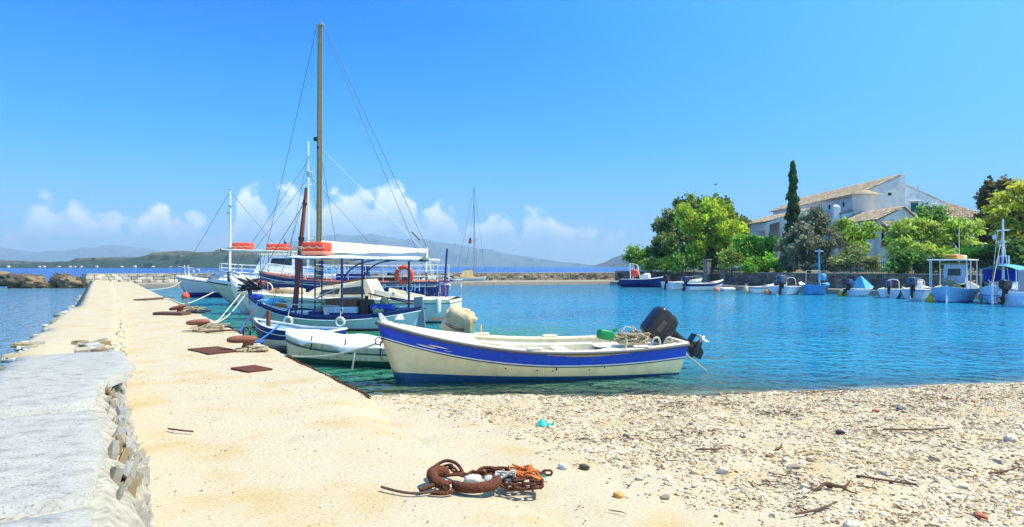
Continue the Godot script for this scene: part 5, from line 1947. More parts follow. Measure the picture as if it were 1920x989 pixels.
	st = ms()
	panel(st, [Vector3(0.30, 3.9, 0.3), Vector3(-0.35, 3.7, 0.35), Vector3(-0.30, 4.1, 0.32), Vector3(0.14, 4.5, 0.3)], 0, 0, 1, 1, 0.01, 0.01)
	obj("flag", st, mats.navy, o)
	small_boat("motorboat", "white motorboat seen through the navy boat's railings", Vector2(-11.16, -61.6), Vector2(-7.19, -63.2), {"hull": "white", "band": "white", "B": 0.9, "hm": 1.0, "hb": 1.4, "motor": "black", "screen": true})
	small_boat("workboat", "low blue boat moored beyond the yacht's tall navy neighbour", Vector2(-14.26, -66.6), Vector2(-21.12, -66.0), {"hull": "royal", "band": "sky_blue", "B": 1.1, "hm": 1.1, "hb": 1.5})
	o = small_boat("white_launch", "white launch with a high black trimmed bow squeezed between yacht and navy boat", Vector2(-10.0, -32.1), Vector2(-13.95, -32.8), {"hull": "cool_white", "band": "white", "band_h": 0.12, "B": 0.95, "hm": 0.95, "hb": 1.85, "hs": 1.0, "rake": 0.8, "rail": true})
	st = ms()
	box(st, at3(1.98, 1.80, 0), Vector3(0.16, 0.5, 0.14), 0.03)
	obj("bow_fender", st, mats.black, o)
	rail(o, "bow_tube", spline([Vector3(1.9, 1.95, -0.1), Vector3(1.0, 1.72, -0.5), Vector3(0.1, 1.5, -0.8), Vector3(-0.25, 1.0, -0.88)], 5), 0.05, mats.ivory)
	tangle(o, "orange_net", Vector3(-0.6, 1.0, -0.3), Vector3(0.9, 0.3, 0.6), mats.orange_rope, 40, 0.02)
	# far sailboat by the breakwater
	o = between("far_sailboat", "small turquoise sailboat with bare mast and buff boom tent by the breakwater", "sailboat", Vector2(-6.95, -84.2), Vector2(-3.45, -83.8))
	P = {"L": 3.9, "B": 0.8, "D": 0.3, "hb": 1.0, "hm": 0.85, "hs": 0.85, "st": 0.6, "rake": 0.5, "p": 2.4, "kb": 0.8, "ks": 0.35}
	band(o, "topside", P, ["v", 0.0], ["s", 0.10], paint("turquoise", lin(0.36, 0.60, 0.60), 0.4), 5)
	band(o, "sheer_strake", P, ["s", 0.10], ["s", 0.0], mats.white, 1)
	deck(o, "deck", P, 0.0, 1.0, mats.buff_canvas, 0.0, 0.05, 0.0)
	st = ms()
	hexa(st, [Vector3(-1.35, 0.9, 0.55), Vector3(0.25, 0.9, 0.5), Vector3(0.25, 0.9, -0.5), Vector3(-1.35, 0.9, -0.55), Vector3(-0.9, 1.85, 0.05), Vector3(0.22, 1.9, 0.05), Vector3(0.22, 1.9, -0.05), Vector3(-0.9, 1.85, -0.05)])
	obj("boom_tent", st, mats.buff_canvas, o)
	rail(o, "mast", [Vector3(0.42, 0.9, 0), Vector3(0.42, 12.6, 0)], [0.075, 0.045], mats.alloy, 8)
	rail(o, "crosstree", [Vector3(0.42, 10.5, -0.3), Vector3(0.42, 10.5, 0.3)], 0.04, mats.alloy)
	rail(o, "crosstree", [Vector3(0.0, 5.6, -0.1), Vector3(0.85, 5.6, 0.1)], 0.03, mats.alloy)
	stays(o, [[Vector3(0.42, 12.3, 0), Vector3(1.9, 1.0, 0)], [Vector3(0.42, 12.3, 0), Vector3(-1.9, 0.9, 0)], [Vector3(0.42, 10.5, 0), Vector3(-0.6, 0.9, 0.7)], [Vector3(0.42, 10.5, 0), Vector3(0.9, 0.9, 0.7)]], 0.012)
	st = ms()
	panel(st, [Vector3(-0.32, 5.2, 0), Vector3(0.10, 5.2, 0), Vector3(0.05, 5.95, 0), Vector3(-0.22, 5.85, 0)], 0, 0, 1, 1, 0.01, 0.01)
	obj("flag", st, mats.orange, o)
	small_boat("rowing_boat", "white and blue rowing boat left of the far turquoise sailboat", Vector2(-6.17, -82.3), Vector2(-8.13, -82.0), {"hull": "royal", "band": "white", "B": 0.8, "hm": 0.7, "hb": 1.2})


func small_boat(called: String, label: String, stern: Vector2, bow: Vector2, op: Dictionary, group := "") -> Node3D:
	var o := between(called, label, "boat", stern, bow, group)
	var L := stern.distance_to(bow)
	var hm: float = op.get("hm", 0.55)
	var P := {"L": L, "B": op.get("B", 0.85), "D": 0.2, "hb": op.get("hb", hm + 0.3), "hm": hm, "hs": op.get("hs", hm), "st": op.get("st", 0.85), "rake": op.get("rake", 0.5), "us": 0.4, "p": 2.6, "kb": 0.8, "ks": 0.3}
	band(o, "hull", P, ["v", 0.0], ["s", op.get("band_h", 0.16)], mats[op.get("hull", "white")], 5)
	band(o, "sheer_band", P, ["s", op.get("band_h", 0.16)], ["s", 0.0], mats[op.get("band", "navy")], 2)
	open_inside(o, P, 0.18, mats[op.get("inside", "white")], 0.05, 0.03, 0.94, mats[op.get("cap", "white")], 0.10)
	deck(o, "foredeck", P, 0.68, 1.0, mats[op.get("inside", "white")], 0.03, 0.05, 0.0)
	var st := ms()
	box(st, at3(-L * 0.22, hm - 0.12, 0), Vector3(0.36, 0.30, 1.3), 0.03)
	obj("seat", st, mats[op.get("seat", "white")], o)
	if op.has("motor"):
		outboard(o, Transform3D(Basis.from_euler(Vector3(0, PI, 0)) * Basis.from_euler(Vector3(0, 0, op.get("tilt", 0.15))), Vector3(-L * 0.5 - 0.02, hm + 0.06, op.get("mz", 0.0))), mats[op.motor], mats.black, op.get("ms", 1.0))
	if op.has("console"):
		st = ms()
		hexa(st, [Vector3(-0.3, 0.2, 0.3), Vector3(0.3, 0.2, 0.3), Vector3(0.3, 0.2, -0.3), Vector3(-0.3, 0.2, -0.3), Vector3(-0.25, hm + 0.5, 0.26), Vector3(0.1, hm + 0.6, 0.26), Vector3(0.1, hm + 0.6, -0.26), Vector3(-0.25, hm + 0.5, -0.26)])
		obj("console", st, mats[op.console], o)
	if op.has("screen"):
		st = ms()
		hexa(st, [Vector3(L * 0.10, hm + 0.02, 0.6), Vector3(L * 0.17, hm + 0.02, 0.5), Vector3(L * 0.17, hm + 0.02, -0.5), Vector3(L * 0.10, hm + 0.02, -0.6), Vector3(L * 0.06, hm + 0.42, 0.5), Vector3(L * 0.08, hm + 0.42, 0.45), Vector3(L * 0.08, hm + 0.42, -0.45), Vector3(L * 0.06, hm + 0.42, -0.5)])
		obj("windscreen", st, mats.window, o)
	if op.has("frame"):
		for s in [1.0, -1.0]:
			rail(o, "grab_frame", spline([Vector3(L * 0.02, hm, s * 0.4), Vector3(L * 0.0, hm + 0.6, s * 0.36), Vector3(-L * 0.04, hm + 0.72, 0)], 4), 0.03, mats.white)
	if op.has("rail"):
		fence_rail(o, P, 0.36, 0.6, 0.96, 4, mats.steel, 0.02, 0)
	if op.has("fishnet"):
		tangle(o, "gear", Vector3(0.2, hm - 0.05, 0), Vector3(1.0, 0.4, 0.8), mats.rope, 30, 0.03)
	o.set_meta("hull", P)
	return o


func build_far_boats() -> void:
	var st: SurfaceTool
	var o := small_boat("centre_console_boat", "navy boat with a white roll bar and red pad, leftmost across the basin", Vector2(12.4, -75.4), Vector2(16.9, -73.6), {"hull": "navy", "band": "navy", "hm": 0.85, "hb": 1.15, "B": 1.0, "motor": "black", "console": "ivory", "cap": "white"})
	rail(o, "roll_bar", [Vector3(-1.25, 0.8, -0.75), Vector3(-1.35, 2.60, -0.7), Vector3(-1.35, 2.60, 0.7), Vector3(-1.25, 0.8, 0.75)], 0.05, mats.white)
	rail(o, "roll_bar", [Vector3(-0.45, 0.8, -0.75), Vector3(-0.75, 2.45, -0.7), Vector3(-1.35, 2.60, -0.7)], 0.05, mats.white)
	st = ms()
	ell(st, at3(-1.0, 1.55, 0), Vector3(0.95, 0.85, 0.6), 14, 10, 0.6)
	obj("red_pad", st, mats.orange, o)
	st = ms()
	box(st, at3(0.45, 1.15, 0), Vector3(0.7, 0.8, 0.8), 0.15)
	obj("seat_box", st, mats.white, o)
	small_boat("motorboat", "white motorboat with a dark outboard, stern to the camera near the gate", Vector2(15.2, -65.3), Vector2(19.4, -68.0), {"hull": "white", "band": "white", "hm": 0.75, "hb": 1.05, "B": 1.0, "motor": "cowl_black", "rail": true, "seat": "ivory"})
	o = small_boat("motorboat", "navy and white open boat with a navy outboard, in front of the gate pillars", Vector2(16.6, -63.4), Vector2(20.5, -64.6), {"hull": "white", "band": "navy", "band_h": 0.26, "hm": 0.66, "hb": 0.98, "B": 0.85, "motor": "navy_pole"})
	small_boat("rowing_boat", "small white boat with a navy top strake left of the covered outboard", Vector2(20.5, -57.4), Vector2(22.9, -58.3), {"hull": "white", "band": "navy", "band_h": 0.10, "hm": 0.52, "hb": 0.74, "B": 0.7})
	small_boat("motorboat", "white speedboat with a large grey blue outboard beside the turquoise boat", Vector2(21.9, -54.5), Vector2(24.7, -56.8), {"hull": "white", "band": "white", "hm": 0.66, "hb": 0.95, "B": 1.0, "motor": "slate", "ms": 1.35, "frame": true, "screen": true, "mz": 0.2})
	# turquoise boat with a little mast
	o = small_boat("turquoise_boat", "small bright blue wooden boat with a blue pole mast by the wall", Vector2(23.9, -54.2), Vector2(26.3, -55.4), {"hull": "bright_blue", "band": "bright_blue", "hm": 0.72, "hb": 0.92, "hs": 0.8, "B": 0.85, "st": 0.3, "inside": "sky_blue", "cap": "bright_blue", "seat": "wood_brown"})
	rail(o, "mast", [Vector3(0.25, 0.5, 0), Vector3(0.25, 3.75, 0)], [0.08, 0.06], mats.sky_blue, 8)
	rail(o, "crosstree", [Vector3(0.0, 3.55, -0.2), Vector3(0.5, 3.55, 0.2)], 0.035, mats.offwhite)
	rail(o, "frame", [Vector3(-1.0, 0.7, -0.3), Vector3(-0.9, 1.95, -0.3), Vector3(0.2, 1.98, 0), Vector3(0.25, 0.7, 0.1)], 0.025, mats.offwhite)
	stays(o, [[Vector3(0.25, 3.6, 0), Vector3(1.1, 0.95, 0)], [Vector3(0.25, 3.6, 0), Vector3(0.9, 0.9, 0.4)]], 0.012)
	st = ms()
	ell(st, at3(0.72, 1.42, 0), Vector3(0.46, 0.56, 0.4), 12, 8, 0.6, 0.15, 2.0)
	obj("blue_bundle", st, mats.sky_blue, o)
	band(o, "rusty_patch", o.get_meta("hull"), ["s", 0.36], ["s", 0.18], mats.red_brown, 2, 0.008, 0.55, 0.85)
	# boat under a light blue tarpaulin
	o = small_boat("tarped_boat", "small white boat half covered by a peaked light blue tarpaulin", Vector2(26.1, -51.6), Vector2(28.3, -52.6), {"hull": "ice_blue", "band": "white", "hm": 0.55, "hb": 0.75, "B": 0.85, "motor": "bottom_blue", "tilt": 0.7})
	st = ms()
	hexa(st, [Vector3(-0.35, 0.55, 0.8), Vector3(1.0, 0.70, 0.45), Vector3(1.0, 0.70, -0.45), Vector3(-0.35, 0.55, -0.8), Vector3(0.05, 1.55, 0.06), Vector3(0.22, 1.5, 0.06), Vector3(0.22, 1.5, -0.06), Vector3(0.05, 1.55, -0.06)])
	obj("tarpaulin", st, mats.blue_canvas, o)
	small_boat("motorboat", "white boat with a narrow dark outboard, left of the two before the fishing boat", Vector2(27.5, -48.6), Vector2(29.4, -50.9), {"hull": "white", "band": "white", "hm": 0.62, "hb": 0.85, "B": 0.85, "motor": "slate", "ms": 0.9, "screen": true, "frame": true})
	small_boat("motorboat", "white boat with a big dark outboard and bow frame beside the fishing boat", Vector2(28.4, -47.2), Vector2(30.5, -49.4), {"hull": "white", "band": "ice_blue", "hm": 0.66, "hb": 0.85, "B": 0.9, "motor": "slate", "ms": 1.25, "frame": true, "console": "white"})
	# fishing boat with the wheelhouse, seen from its stern
	o = between("fishing_boat", "white fishing boat with wheelhouse and flat roof, pale blue pointed stern", "fishing boat", Vector2(27.65, -42.4), Vector2(31.6, -46.6))
	var P := {"L": 5.8, "B": 1.35, "D": 0.5, "hb": 1.35, "hm": 0.82, "hs": 1.02, "st": 0.0, "rake": 0.3, "trake": 0.18, "us": 0.45, "um": 0.46, "p": 2.6, "kb": 0.5, "ks": 0.3}
	band(o, "bottom_paint", P, ["v", 0.0], ["y", 0.05], mats.bottom_blue, 3)
	band(o, "planking", P, ["y", 0.05], ["s", 0.26], mats.ice_blue, 5)
	band(o, "blue_line", P, ["s", 0.26], ["s", 0.21], mats.royal, 1)
	band(o, "upper_strake", P, ["s", 0.21], ["s", 0.0], mats.ice_blue, 2)
	band(o, "blue_quarter", P, ["y", 0.05], ["s", 0.02], mats.soft_blue, 6, 0.012, 0.0, 0.32)
	open_inside(o, P, 0.35, mats.white, 0.05, 0.05, 0.95, mats.white, 0.12)
	st = ms()
	box(st, at3(-2.80, 0.52, 0, 0, 0, -0.08), Vector3(0.40, 1.2, 0.07), 0.015)
	obj("rudder", st, mats.ice_blue, o)
	var f := cabin(o, "wheelhouse", [-0.5, 0.95, 0.62, 0.58], 0.75, 2.42, [-0.42, 0.85, 0.58, 0.54], mats.ice_blue)
	pane(o, "rear_window", f[3], 0.20, 0.56, 0.80, 0.84, mats.smoked)
	pane(o, "side_window", f[0], 0.40, 0.60, 0.80, 0.84, mats.smoked)
	pane(o, "side_window", f[1], 0.25, 0.60, 0.70, 0.84, mats.smoked)
	st = ms()
	box(st, at3(0.2, 2.46, 0), Vector3(1.7, 0.07, 1.4), 0.02)
	obj("wheelhouse_roof", st, mats.canvas, o)
	st = ms()
	box(st, at3(-0.75, 2.72, 0), Vector3(3.6, 0.09, 2.3), 0.03)
	obj("flat_roof", st, mats.offwhite, o)
	for q in [[-2.4, -1.0], [-1.5, -1.08], [-2.4, 1.0], [-1.5, 1.08], [0.9, 1.05], [0.9, -1.05]]:
		rail(o, "roof_post", [Vector3(q[0], 0.9, q[1]), Vector3(q[0], 2.7, q[1])], 0.03, mats.white)
	rail(o, "whip_aerial", [Vector3(0.1, 2.7, 0.2), Vector3(0.1, 5.0, 0.2)], 0.018, mats.white, 4)
	rail(o, "side_rail", spline([Vector3(-2.3, 1.1, 0.55), Vector3(-1.6, 1.25, 0.95), Vector3(-0.5, 1.35, 1.15)], 4), 0.035, mats.canvas)
	tangle(o, "nets", Vector3(-2.1, 1.02, 0.0), Vector3(0.7, 0.7, 0.9), mats.rope, 40, 0.03)
	tangle(o, "green_net", Vector3(-1.9, 0.95, 0.3), Vector3(0.8, 0.3, 0.6), mats.teal_green, 30, 0.04)
	st = ms()
	box(st, at3(-1.0, 0.98, 0.5), Vector3(0.7, 0.35, 0.5), 0.08)
	obj("engine_box", st, mats.dark, o)
	for k in 2:
		var lf := thing("life_float", ["long amber life float lying on the fishing boat's flat roof", "white life raft canister on the fishing boat's flat roof"][k], "life float", o.transform * Vector3([-1.5, 0.35][k], 2.76, [0.2, 0.35][k]), o.rotation.y)
		st = ms()
		if k == 0:
			for j in 2:
				ell(st, at3(0, 0.09 + 0.15 * j, -0.1 * j), Vector3(1.7, 0.17, 0.9), 16, 8, 0.4)
			obj("float", st, mats.amber, lf)
		else:
			ell(st, at3(0, 0.15, 0), Vector3(0.75, 0.3, 0.45), 16, 8, 0.4)
			obj("canister", st, mats.offwhite, lf)
	for k in 2:
		var fd := thing("fender", ["dark tyre fender between the fishing boat and its right neighbour", "white fender at the fishing boat's right side above the water"][k], "fender", o.transform * Vector3(0.2 - 0.4 * k, 0.95 - 0.4 * k, -0.05 + 1.48), o.rotation.y)
		st = ms()
		if k == 0:
			ring(st, at3(0, 0, 0), 0.24, 0.11, 18, 8)
			obj("tyre", st, mats.tyre, fd)
		else:
			ell(st, at3(0, -0.25, 0.02), Vector3(0.28, 0.62, 0.28), 12, 8)
			obj("body", st, mats.white_rubber, fd)
	# blue canopied boat, bow to the camera
	o = between("canopied_boat", "pale blue wooden boat with bright blue canopy, crossed white mast and solar panel", "fishing boat", Vector2(32.8, -43.6), Vector2(29.05, -40.3))
	P = {"L": 5.0, "B": 1.15, "D": 0.5, "hb": 1.15, "hm": 0.80, "hs": 0.95, "st": 0.3, "rake": 0.15, "us": 0.45, "um": 0.5, "p": 2.6, "kb": 0.5, "ks": 0.32}
	band(o, "bottom_paint", P, ["v", 0.0], ["y", 0.06], mats.bottom_blue, 3)
	band(o, "planking", P, ["y", 0.06], ["y", 0.5], mats.soft_blue, 4)
	band(o, "blue_line", P, ["y", 0.5], ["y", 0.55], mats.royal, 1)
	band(o, "upper_strake", P, ["y", 0.55], ["s", 0.0], mats.ice_blue, 3)
	st = ms()
	box(st, at3(2.50, 0.62, 0, 0, 0, -0.03), Vector3(0.12, 1.25, 0.09), 0.02)
	obj("stem_post", st, mats.white, o)
	open_inside(o, P, 0.35, mats.white, 0.05, 0.05, 0.95, mats.white, 0.12)
	f = cabin(o, "cuddy", [-0.9, 0.9, 0.7, 0.6], 0.7, 1.35, [-0.9, 0.7, 0.66, 0.55], mats.ice_blue)
	pane(o, "cuddy_window", f[2], 0.55, 0.3, 0.8, 0.7, mats.window)
	for q in [[1.1, -0.9], [1.1, 0.9], [-1.7, -0.9], [-1.7, 0.9]]:
		rail(o, "canopy_pole", [Vector3(q[0], 0.9, q[1]), Vector3(q[0], 2.12, q[1])], 0.03, mats.white)
	awning(o, "canopy", 1.25, -1.9, 1.0, 2.10, 2.16, mats.blue_canvas, 0.26)
	st = ms()
	panel(st, [Vector3(-1.75, 1.2, 0.98), Vector3(0.2, 1.35, 0.98), Vector3(0.2, 2.1, 1.0), Vector3(-1.75, 2.1, 1.0)], 0, 0, 1, 1, 0.015, 0.015)
	panel(st, [Vector3(-1.8, 1.2, -0.9), Vector3(-1.8, 1.2, 0.9), Vector3(-1.8, 2.1, 1.0), Vector3(-1.8, 2.1, -1.0)], 0, 0, 1, 1, 0.015, 0.015)
	obj("side_curtain", st, mats.deep_canvas, o)
	rail(o, "mast", [Vector3(-0.25, 1.2, 0.05), Vector3(-0.25, 5.3, 0.05)], [0.085, 0.05], mats.white, 8)
	rail(o, "crosstree", [Vector3(-0.62, 4.58, 0.45), Vector3(0.12, 4.58, -0.35)], 0.045, mats.white)
	stays(o, [[Vector3(-0.25, 4.6, 0.05), Vector3(2.4, 1.2, 0)], [Vector3(-0.25, 4.4, 0.05), Vector3(1.7, 1.0, -0.7)], [Vector3(-0.55, 4.58, 0.4), Vector3(-1.3, 1.0, 0.9)], [Vector3(-0.3, 4.4, 0.05), Vector3(-1.7, 1.0, 0.3)]], 0.02, mats.pale_rope)
	st = ms()
	panel(st, [Vector3(0.02, 2.42, -0.32), Vector3(-0.42, 2.42, 0.32), Vector3(-0.48, 2.98, 0.32), Vector3(-0.04, 2.98, -0.32)], 0, 0, 1, 1, 0.02, 0.02)
	obj("panel_frame", st, mats.white, o)
	st = ms()
	panel(st, [Vector3(0.02, 2.42, -0.32), Vector3(-0.42, 2.42, 0.32), Vector3(-0.48, 2.98, 0.32), Vector3(-0.04, 2.98, -0.32)], 0.1, 0.1, 0.9, 0.9, 0.026, 0.026)
	obj("solar_panel", st, mats.navy, o)
	st = ms()
	var fl := []
	for i in 7:
		var u := i / 6.0
		fl.append(PackedVector3Array([Vector3(-0.70 - 0.38 * u, 4.35 + 0.05 * sin(u * 6.0), 0.5 + 0.30 * u), Vector3(-0.70 - 0.38 * u, 4.0 + 0.12 * u + 0.05 * sin(u * 6.0), 0.5 + 0.30 * u)]))
	sheet(st, fl)
	obj("flag", st, mats.ice_blue, o)
	tangle(o, "deck_gear", Vector3(0.9, 1.0, 0), Vector3(1.4, 0.5, 1.1), mats.pale_rope, 40, 0.03)
	var lb := thing("lifebuoy", "small orange lifebuoy hanging right of the blue canopy", "lifebuoy", o.transform * Vector3(-1.95, 1.75, 0.75), -0.3)
	st = ms()
	ring(st, Transform3D(), 0.26, 0.085, 20, 8)
	obj("ring", st, mats.orange, lb)
	rail(lb, "lanyard", [Vector3(0, 0.3, 0), Vector3(0.05, 0.62, 0.1)], 0.012, mats.pale_rope)
	o = small_boat("motorboat", "white boat with a black and red outboard cut by the right edge", Vector2(28.75, -38.3), Vector2(32.6, -39.3), {"hull": "ice_blue", "band": "white", "hm": 0.80, "hb": 1.1, "B": 0.95, "motor": "cowl_black", "ms": 1.0, "mz": -0.35, "rail": true})
	st = ms()
	box(st, at3(-0.1, 1.15, 0), Vector3(1.5, 1.9, 1.2), 0.06)
	obj("grey_shelter", st, mats.alloy, o)
	st = ms()
	ell(st, at3(-2.05, 0.34, -0.62), Vector3(0.5, 0.4, 0.3), 12, 8, 0.6)
	obj("red_propeller_guard", st, mats.orange, o)


func buoy(label: String, at: Vector3, r: float, m: Material, cone := false) -> void:
	var o := thing("mooring_buoy", label, "buoy", at, 0.0, "buoys in the basin")
	var st := ms()
	if cone:
		lathe(st, Transform3D(), [Vector2(0.02, r * 1.5), Vector2(r * 0.3, r * 1.3), Vector2(r * 0.95, 0.0), Vector2(r * 0.7, -r * 0.4), Vector2(0.02, -r * 0.5)], 14)
	else:
		ell(st, at3(0, r * 0.35, 0), Vector3.ONE * r * 2.0, 16, 10)
	obj("body", st, m, o)
	st = ms()
	ring(st, at3(0, r * (1.55 if cone else 1.4), 0), r * 0.22, r * 0.06, 10)
	obj("eye", st, mats.alloy, o)


func build_buoys() -> void:
	buoy("small orange red buoy at the jetty below the white sloop's bow", Vector3(-23.62, 0.05, -48.2), 0.28, mats.orange)
	buoy("yellow buoy in front of the turquoise sailboat", Vector3(-5.44, 0.0, -81.5), 0.33, mats.yellow)
	buoy("yellow buoy alone on the water right of the turquoise sailboat", Vector3(-2.19, 0.0, -82.5), 0.40, mats.yellow)
	buoy("salmon buoy right of the navy boat's bow by the gate", Vector3(19.05, 0.0, -62.0), 0.30, mats.salmon)
	buoy("pale cone shaped buoy before the quay ledge", Vector3(20.23, 0.05, -57.6), 0.42, mats.canvas, true)
	buoy("salmon buoy between the two white boats by the covered outboard", Vector3(21.22, 0.0, -55.3), 0.30, mats.salmon)
	buoy("yellow buoy left of the tarpaulin covered boat", Vector3(25.87, 0.0, -52.0), 0.36, mats.yellow)
	buoy("yellow buoy at the pale blue stern of the fishing boat", Vector3(27.11, 0.05, -43.2), 0.30, mats.yellow, true)
	var o := thing("floating_board", "flat white float lying on the water right of the salmon buoy", "float", Vector3(20.53, 0.02, -63.6), 0.2)
	var st := ms()
	ell(st, at3(0, 0.12, 0), Vector3(1.5, 0.36, 0.9), 16, 8, 0.5)
	obj("float", st, mats.offwhite, o)
	st = ms()
	ring(st, at3(0.5, 0.32, 0), 0.08, 0.02, 10)
	obj("eye", st, mats.alloy, o)



# ---------- things on the jetty and the beach ----------
func on_ground(p: Vector2, dy := 0.0) -> Vector3:
	var st := jetty_st(p.x, p.y)
	return Vector3(p.x, (FLOOR + 0.01 if st.y > 0.0 else beach_y(p.x, p.y)) + dy, p.y)


func jetty_turn() -> float:
	return atan2(-JD.z, JD.x)


func link_mesh(l: float, w: float, r: float) -> Mesh:
	var st := ms()
	var pts := []
	for i in 12:
		var a := TAU * i / 12.0
		pts.append(Vector3(cos(a) * w * 0.5 + signf(cos(a)) * (l - w) * 0.5, sin(a) * w * 0.5, 0))
	tube(st, pts, r, 5, true)
	st.generate_normals()
	return st.commit()


func chain(root: Node3D, called: String, path: Array, l: float, w: float, r: float, m: Material) -> void:
	# links laid along a path, every second one turned on its side
	var mesh := link_mesh(l, w, r)
	var step := l - 2.2 * r
	var at := 0.0
	var k := 0
	var seg := 0
	var base := 0.0
	while seg < path.size() - 1:
		var a: Vector3 = path[seg]
		var b: Vector3 = path[seg + 1]
		var len := a.distance_to(b)
		if at > base + len:
			base += len
			seg += 1
			continue
		var p := a.lerp(b, (at - base) / maxf(len, 0.001))
		var d := (b - a).normalized()
		var z := d.cross(Vector3.UP).normalized()
		var bs := Basis(d, z.cross(d), z) * Basis(Vector3.RIGHT, (PI / 2 if k % 2 else 0.35) + rr(-0.3, 0.3)) * Basis(Vector3.UP, rr(-0.15, 0.15))
		again(called, mesh, m, root, Transform3D(bs, p))
		at += step
		k += 1


func bollard(label: String, p: Vector2, lean: float) -> void:
	var o := thing("bollard", label, "bollard", on_ground(p, -0.02), 0.15, "mushroom bollards on the jetty")
	var st := ms()
	lathe(st, at3(0, 0, 0, 0, 0, lean), [Vector2(0.24, 0.0), Vector2(0.23, 0.03), Vector2(0.13, 0.05), Vector2(0.105, 0.12), Vector2(0.11, 0.22)], 14)
	obj("stem", st, mats.bollard_paint, o)
	st = ms()
	ell(st, Transform3D(Basis.from_euler(Vector3(0.0, 0.0, lean + 0.16)), Vector3(-0.10, 0.245, 0)), Vector3(0.60, 0.15, 0.30), 18, 8, 0.75)
	obj("head", st, mats.bollard_paint, o)


func build_gear() -> void:
	var turn := jetty_turn()
	bollard("rusty brown mushroom bollard at the jetty edge with ropes, second nearest", Vector2(-8.27, -17.77), -0.10)
	bollard("rusty brown mushroom bollard nearest the covered dinghy, ropes round its foot", Vector2(-5.41, -13.61), -0.14)
	bollard("rusty red bollard farther out beside the long plank on the jetty", Vector2(-12.02, -24.16), 0.10)
	for q in [[Vector2(-7.97, -17.62), "rope tangle round the foot of the second bollard", 0.9], [Vector2(-5.18, -13.44), "rope tangle round the foot of the nearest bollard", 0.6], [Vector2(-12.10, -25.00), "faded rope tangle by the red bollard", 1.0], [Vector2(-23.56, -46.74), "heap of old ropes and chain far out on the jetty edge", 3.2], [Vector2(-19.04, -37.07), "dark rope heap on the jetty beside the white sloop", 1.7]]:
		tag(tangle(self, "rope_tangle", on_ground(q[0], 0.0), Vector3(1.0, 0.22, 0.6) * q[2], mats.rope if q[2] < 1.5 else mats.driftwood, 60, 0.016 * maxf(1.0, q[2] * 0.7)), q[1], "rope", "ropes on the jetty")
	# mooring lines with dark and blue rope, over the edge to the boats
	var edge := func(s: float, t := 0.1) -> Vector3: return jetty(s, t, FLOOR + 0.03)
	var lines_out := [
		[edge.call(11.0, 0.9), edge.call(11.3, 0.0), Vector3(-8.6, 0.10, -20.8), Vector3(-9.0, 0.55, -24.6), "black doubled rope sagging from the jetty to the caique's bow", "dark_rope", 0.03],
		[edge.call(11.3, 0.6), edge.call(11.5, 0.0), Vector3(-8.9, 0.02, -21.4), Vector3(-9.5, 1.0, -25.0), "blue rope sagging beside the black one to the caique", "blue_rope", 0.028],
		[edge.call(9.9, 0.8), edge.call(9.9, 0.0), Vector3(-8.2, 0.05, -19.9), Vector3(-9.6, 0.9, -25.0), "grey rope from the second bollard to the caique's bow", "driftwood", 0.026],
		[edge.call(13.5, 0.3), edge.call(13.6, 0.0), Vector3(-11.0, 0.55, -25.6), Vector3(-11.9, 1.1, -29.2), "cream doubled line rising to the yacht's bow", "pale_rope", 0.022],
		[edge.call(13.2, 0.3), edge.call(13.3, 0.0), Vector3(-10.7, 0.55, -25.4), Vector3(-11.7, 1.1, -29.3), "second cream line rising to the yacht's bow", "pale_rope", 0.022],
		[edge.call(6.8, 0.3), edge.call(6.8, 0.0), Vector3(-6.4, 0.30, -16.3), Vector3(-6.6, 0.62, -18.9), "short blue rope from the jetty edge to the navy tender", "blue_rope", 0.026],
		[edge.call(30.0, 0.3), edge.call(30.2, 0.0), Vector3(-18.0, 0.25, -37.0), Vector3(-17.4, 1.0, -39.9), "long pale line sagging to the roofed launch's bow", "pale_rope", 0.03],
		[edge.call(45.0, 0.3), edge.call(45.2, 0.0), Vector3(-25.0, 0.8, -49.0), Vector3(-24.6, 1.4, -50.1), "pale line to the bow of the outermost white sloop", "pale_rope", 0.03]]
	for q in lines_out:
		var st := ms()
		tube(st, spline([q[0], q[1], q[2], q[3]], 9), q[6], 6)
		tag(obj("mooring_rope", st, mats[q[5]]), q[4], "rope", "mooring ropes between jetty and boats")
	tag(coil(self, "rope_coil", on_ground(Vector2(-11.49, -24.43), 0.0), 0.42, mats.dark_rope, 4, 0.03, 0.8), "flat coil of black rope on the jetty edge by the steel ring", "rope")
	for q in [[Vector2(-11.36, -24.43), "black iron mooring ring standing by the black rope coil"], [Vector2(-6.39, -16.04), "black iron mooring ring on the jetty edge between the bollards"]]:
		var o := thing("mooring_ring", q[1], "mooring ring", on_ground(q[0], 0.0), turn, "iron rings along the jetty edge")
		var st := ms()
		ring(st, at3(0, 0.12, 0, 0.6), 0.115, 0.022, 16, 6)
		obj("ring", st, mats.black, o)
		st = ms()
		box(st, at3(0, 0.015, 0), Vector3(0.12, 0.04, 0.12), 0.01)
		obj("eye_plate", st, mats.rust, o)
	# steel plates set into the jetty floor
	for q in [[Vector2(-6.06, -13.52), Vector3(1.05, 0.03, 0.62), "larger rusty steel plate lying on the jetty floor", 0.25], [Vector2(-4.33, -11.08), Vector3(0.62, 0.03, 0.42), "smaller rusty steel plate nearest the camera on the jetty", 0.30], [Vector2(-12.06, -23.63), Vector3(1.1, 0.10, 0.55), "long weathered plank lying before the red bollard", 0.9], [Vector2(-18.64, -34.68), Vector3(0.7, 0.06, 2.2), "thin board lying far out on the jetty before the rope heap", 0.9]]:
		var st := ms()
		box(st, at3(0, q[1].y * 0.5 - 0.006, 0), q[1], 0.008)
		var o := obj("steel_plate" if q[1].y < 0.05 else "plank", st, mats.rust if q[1].y < 0.05 else mats.driftwood, self, on_ground(q[0], 0.0))
		o.rotation.y = turn + q[3]
		tag(o, q[2], "plate" if q[1].y < 0.05 else "plank")
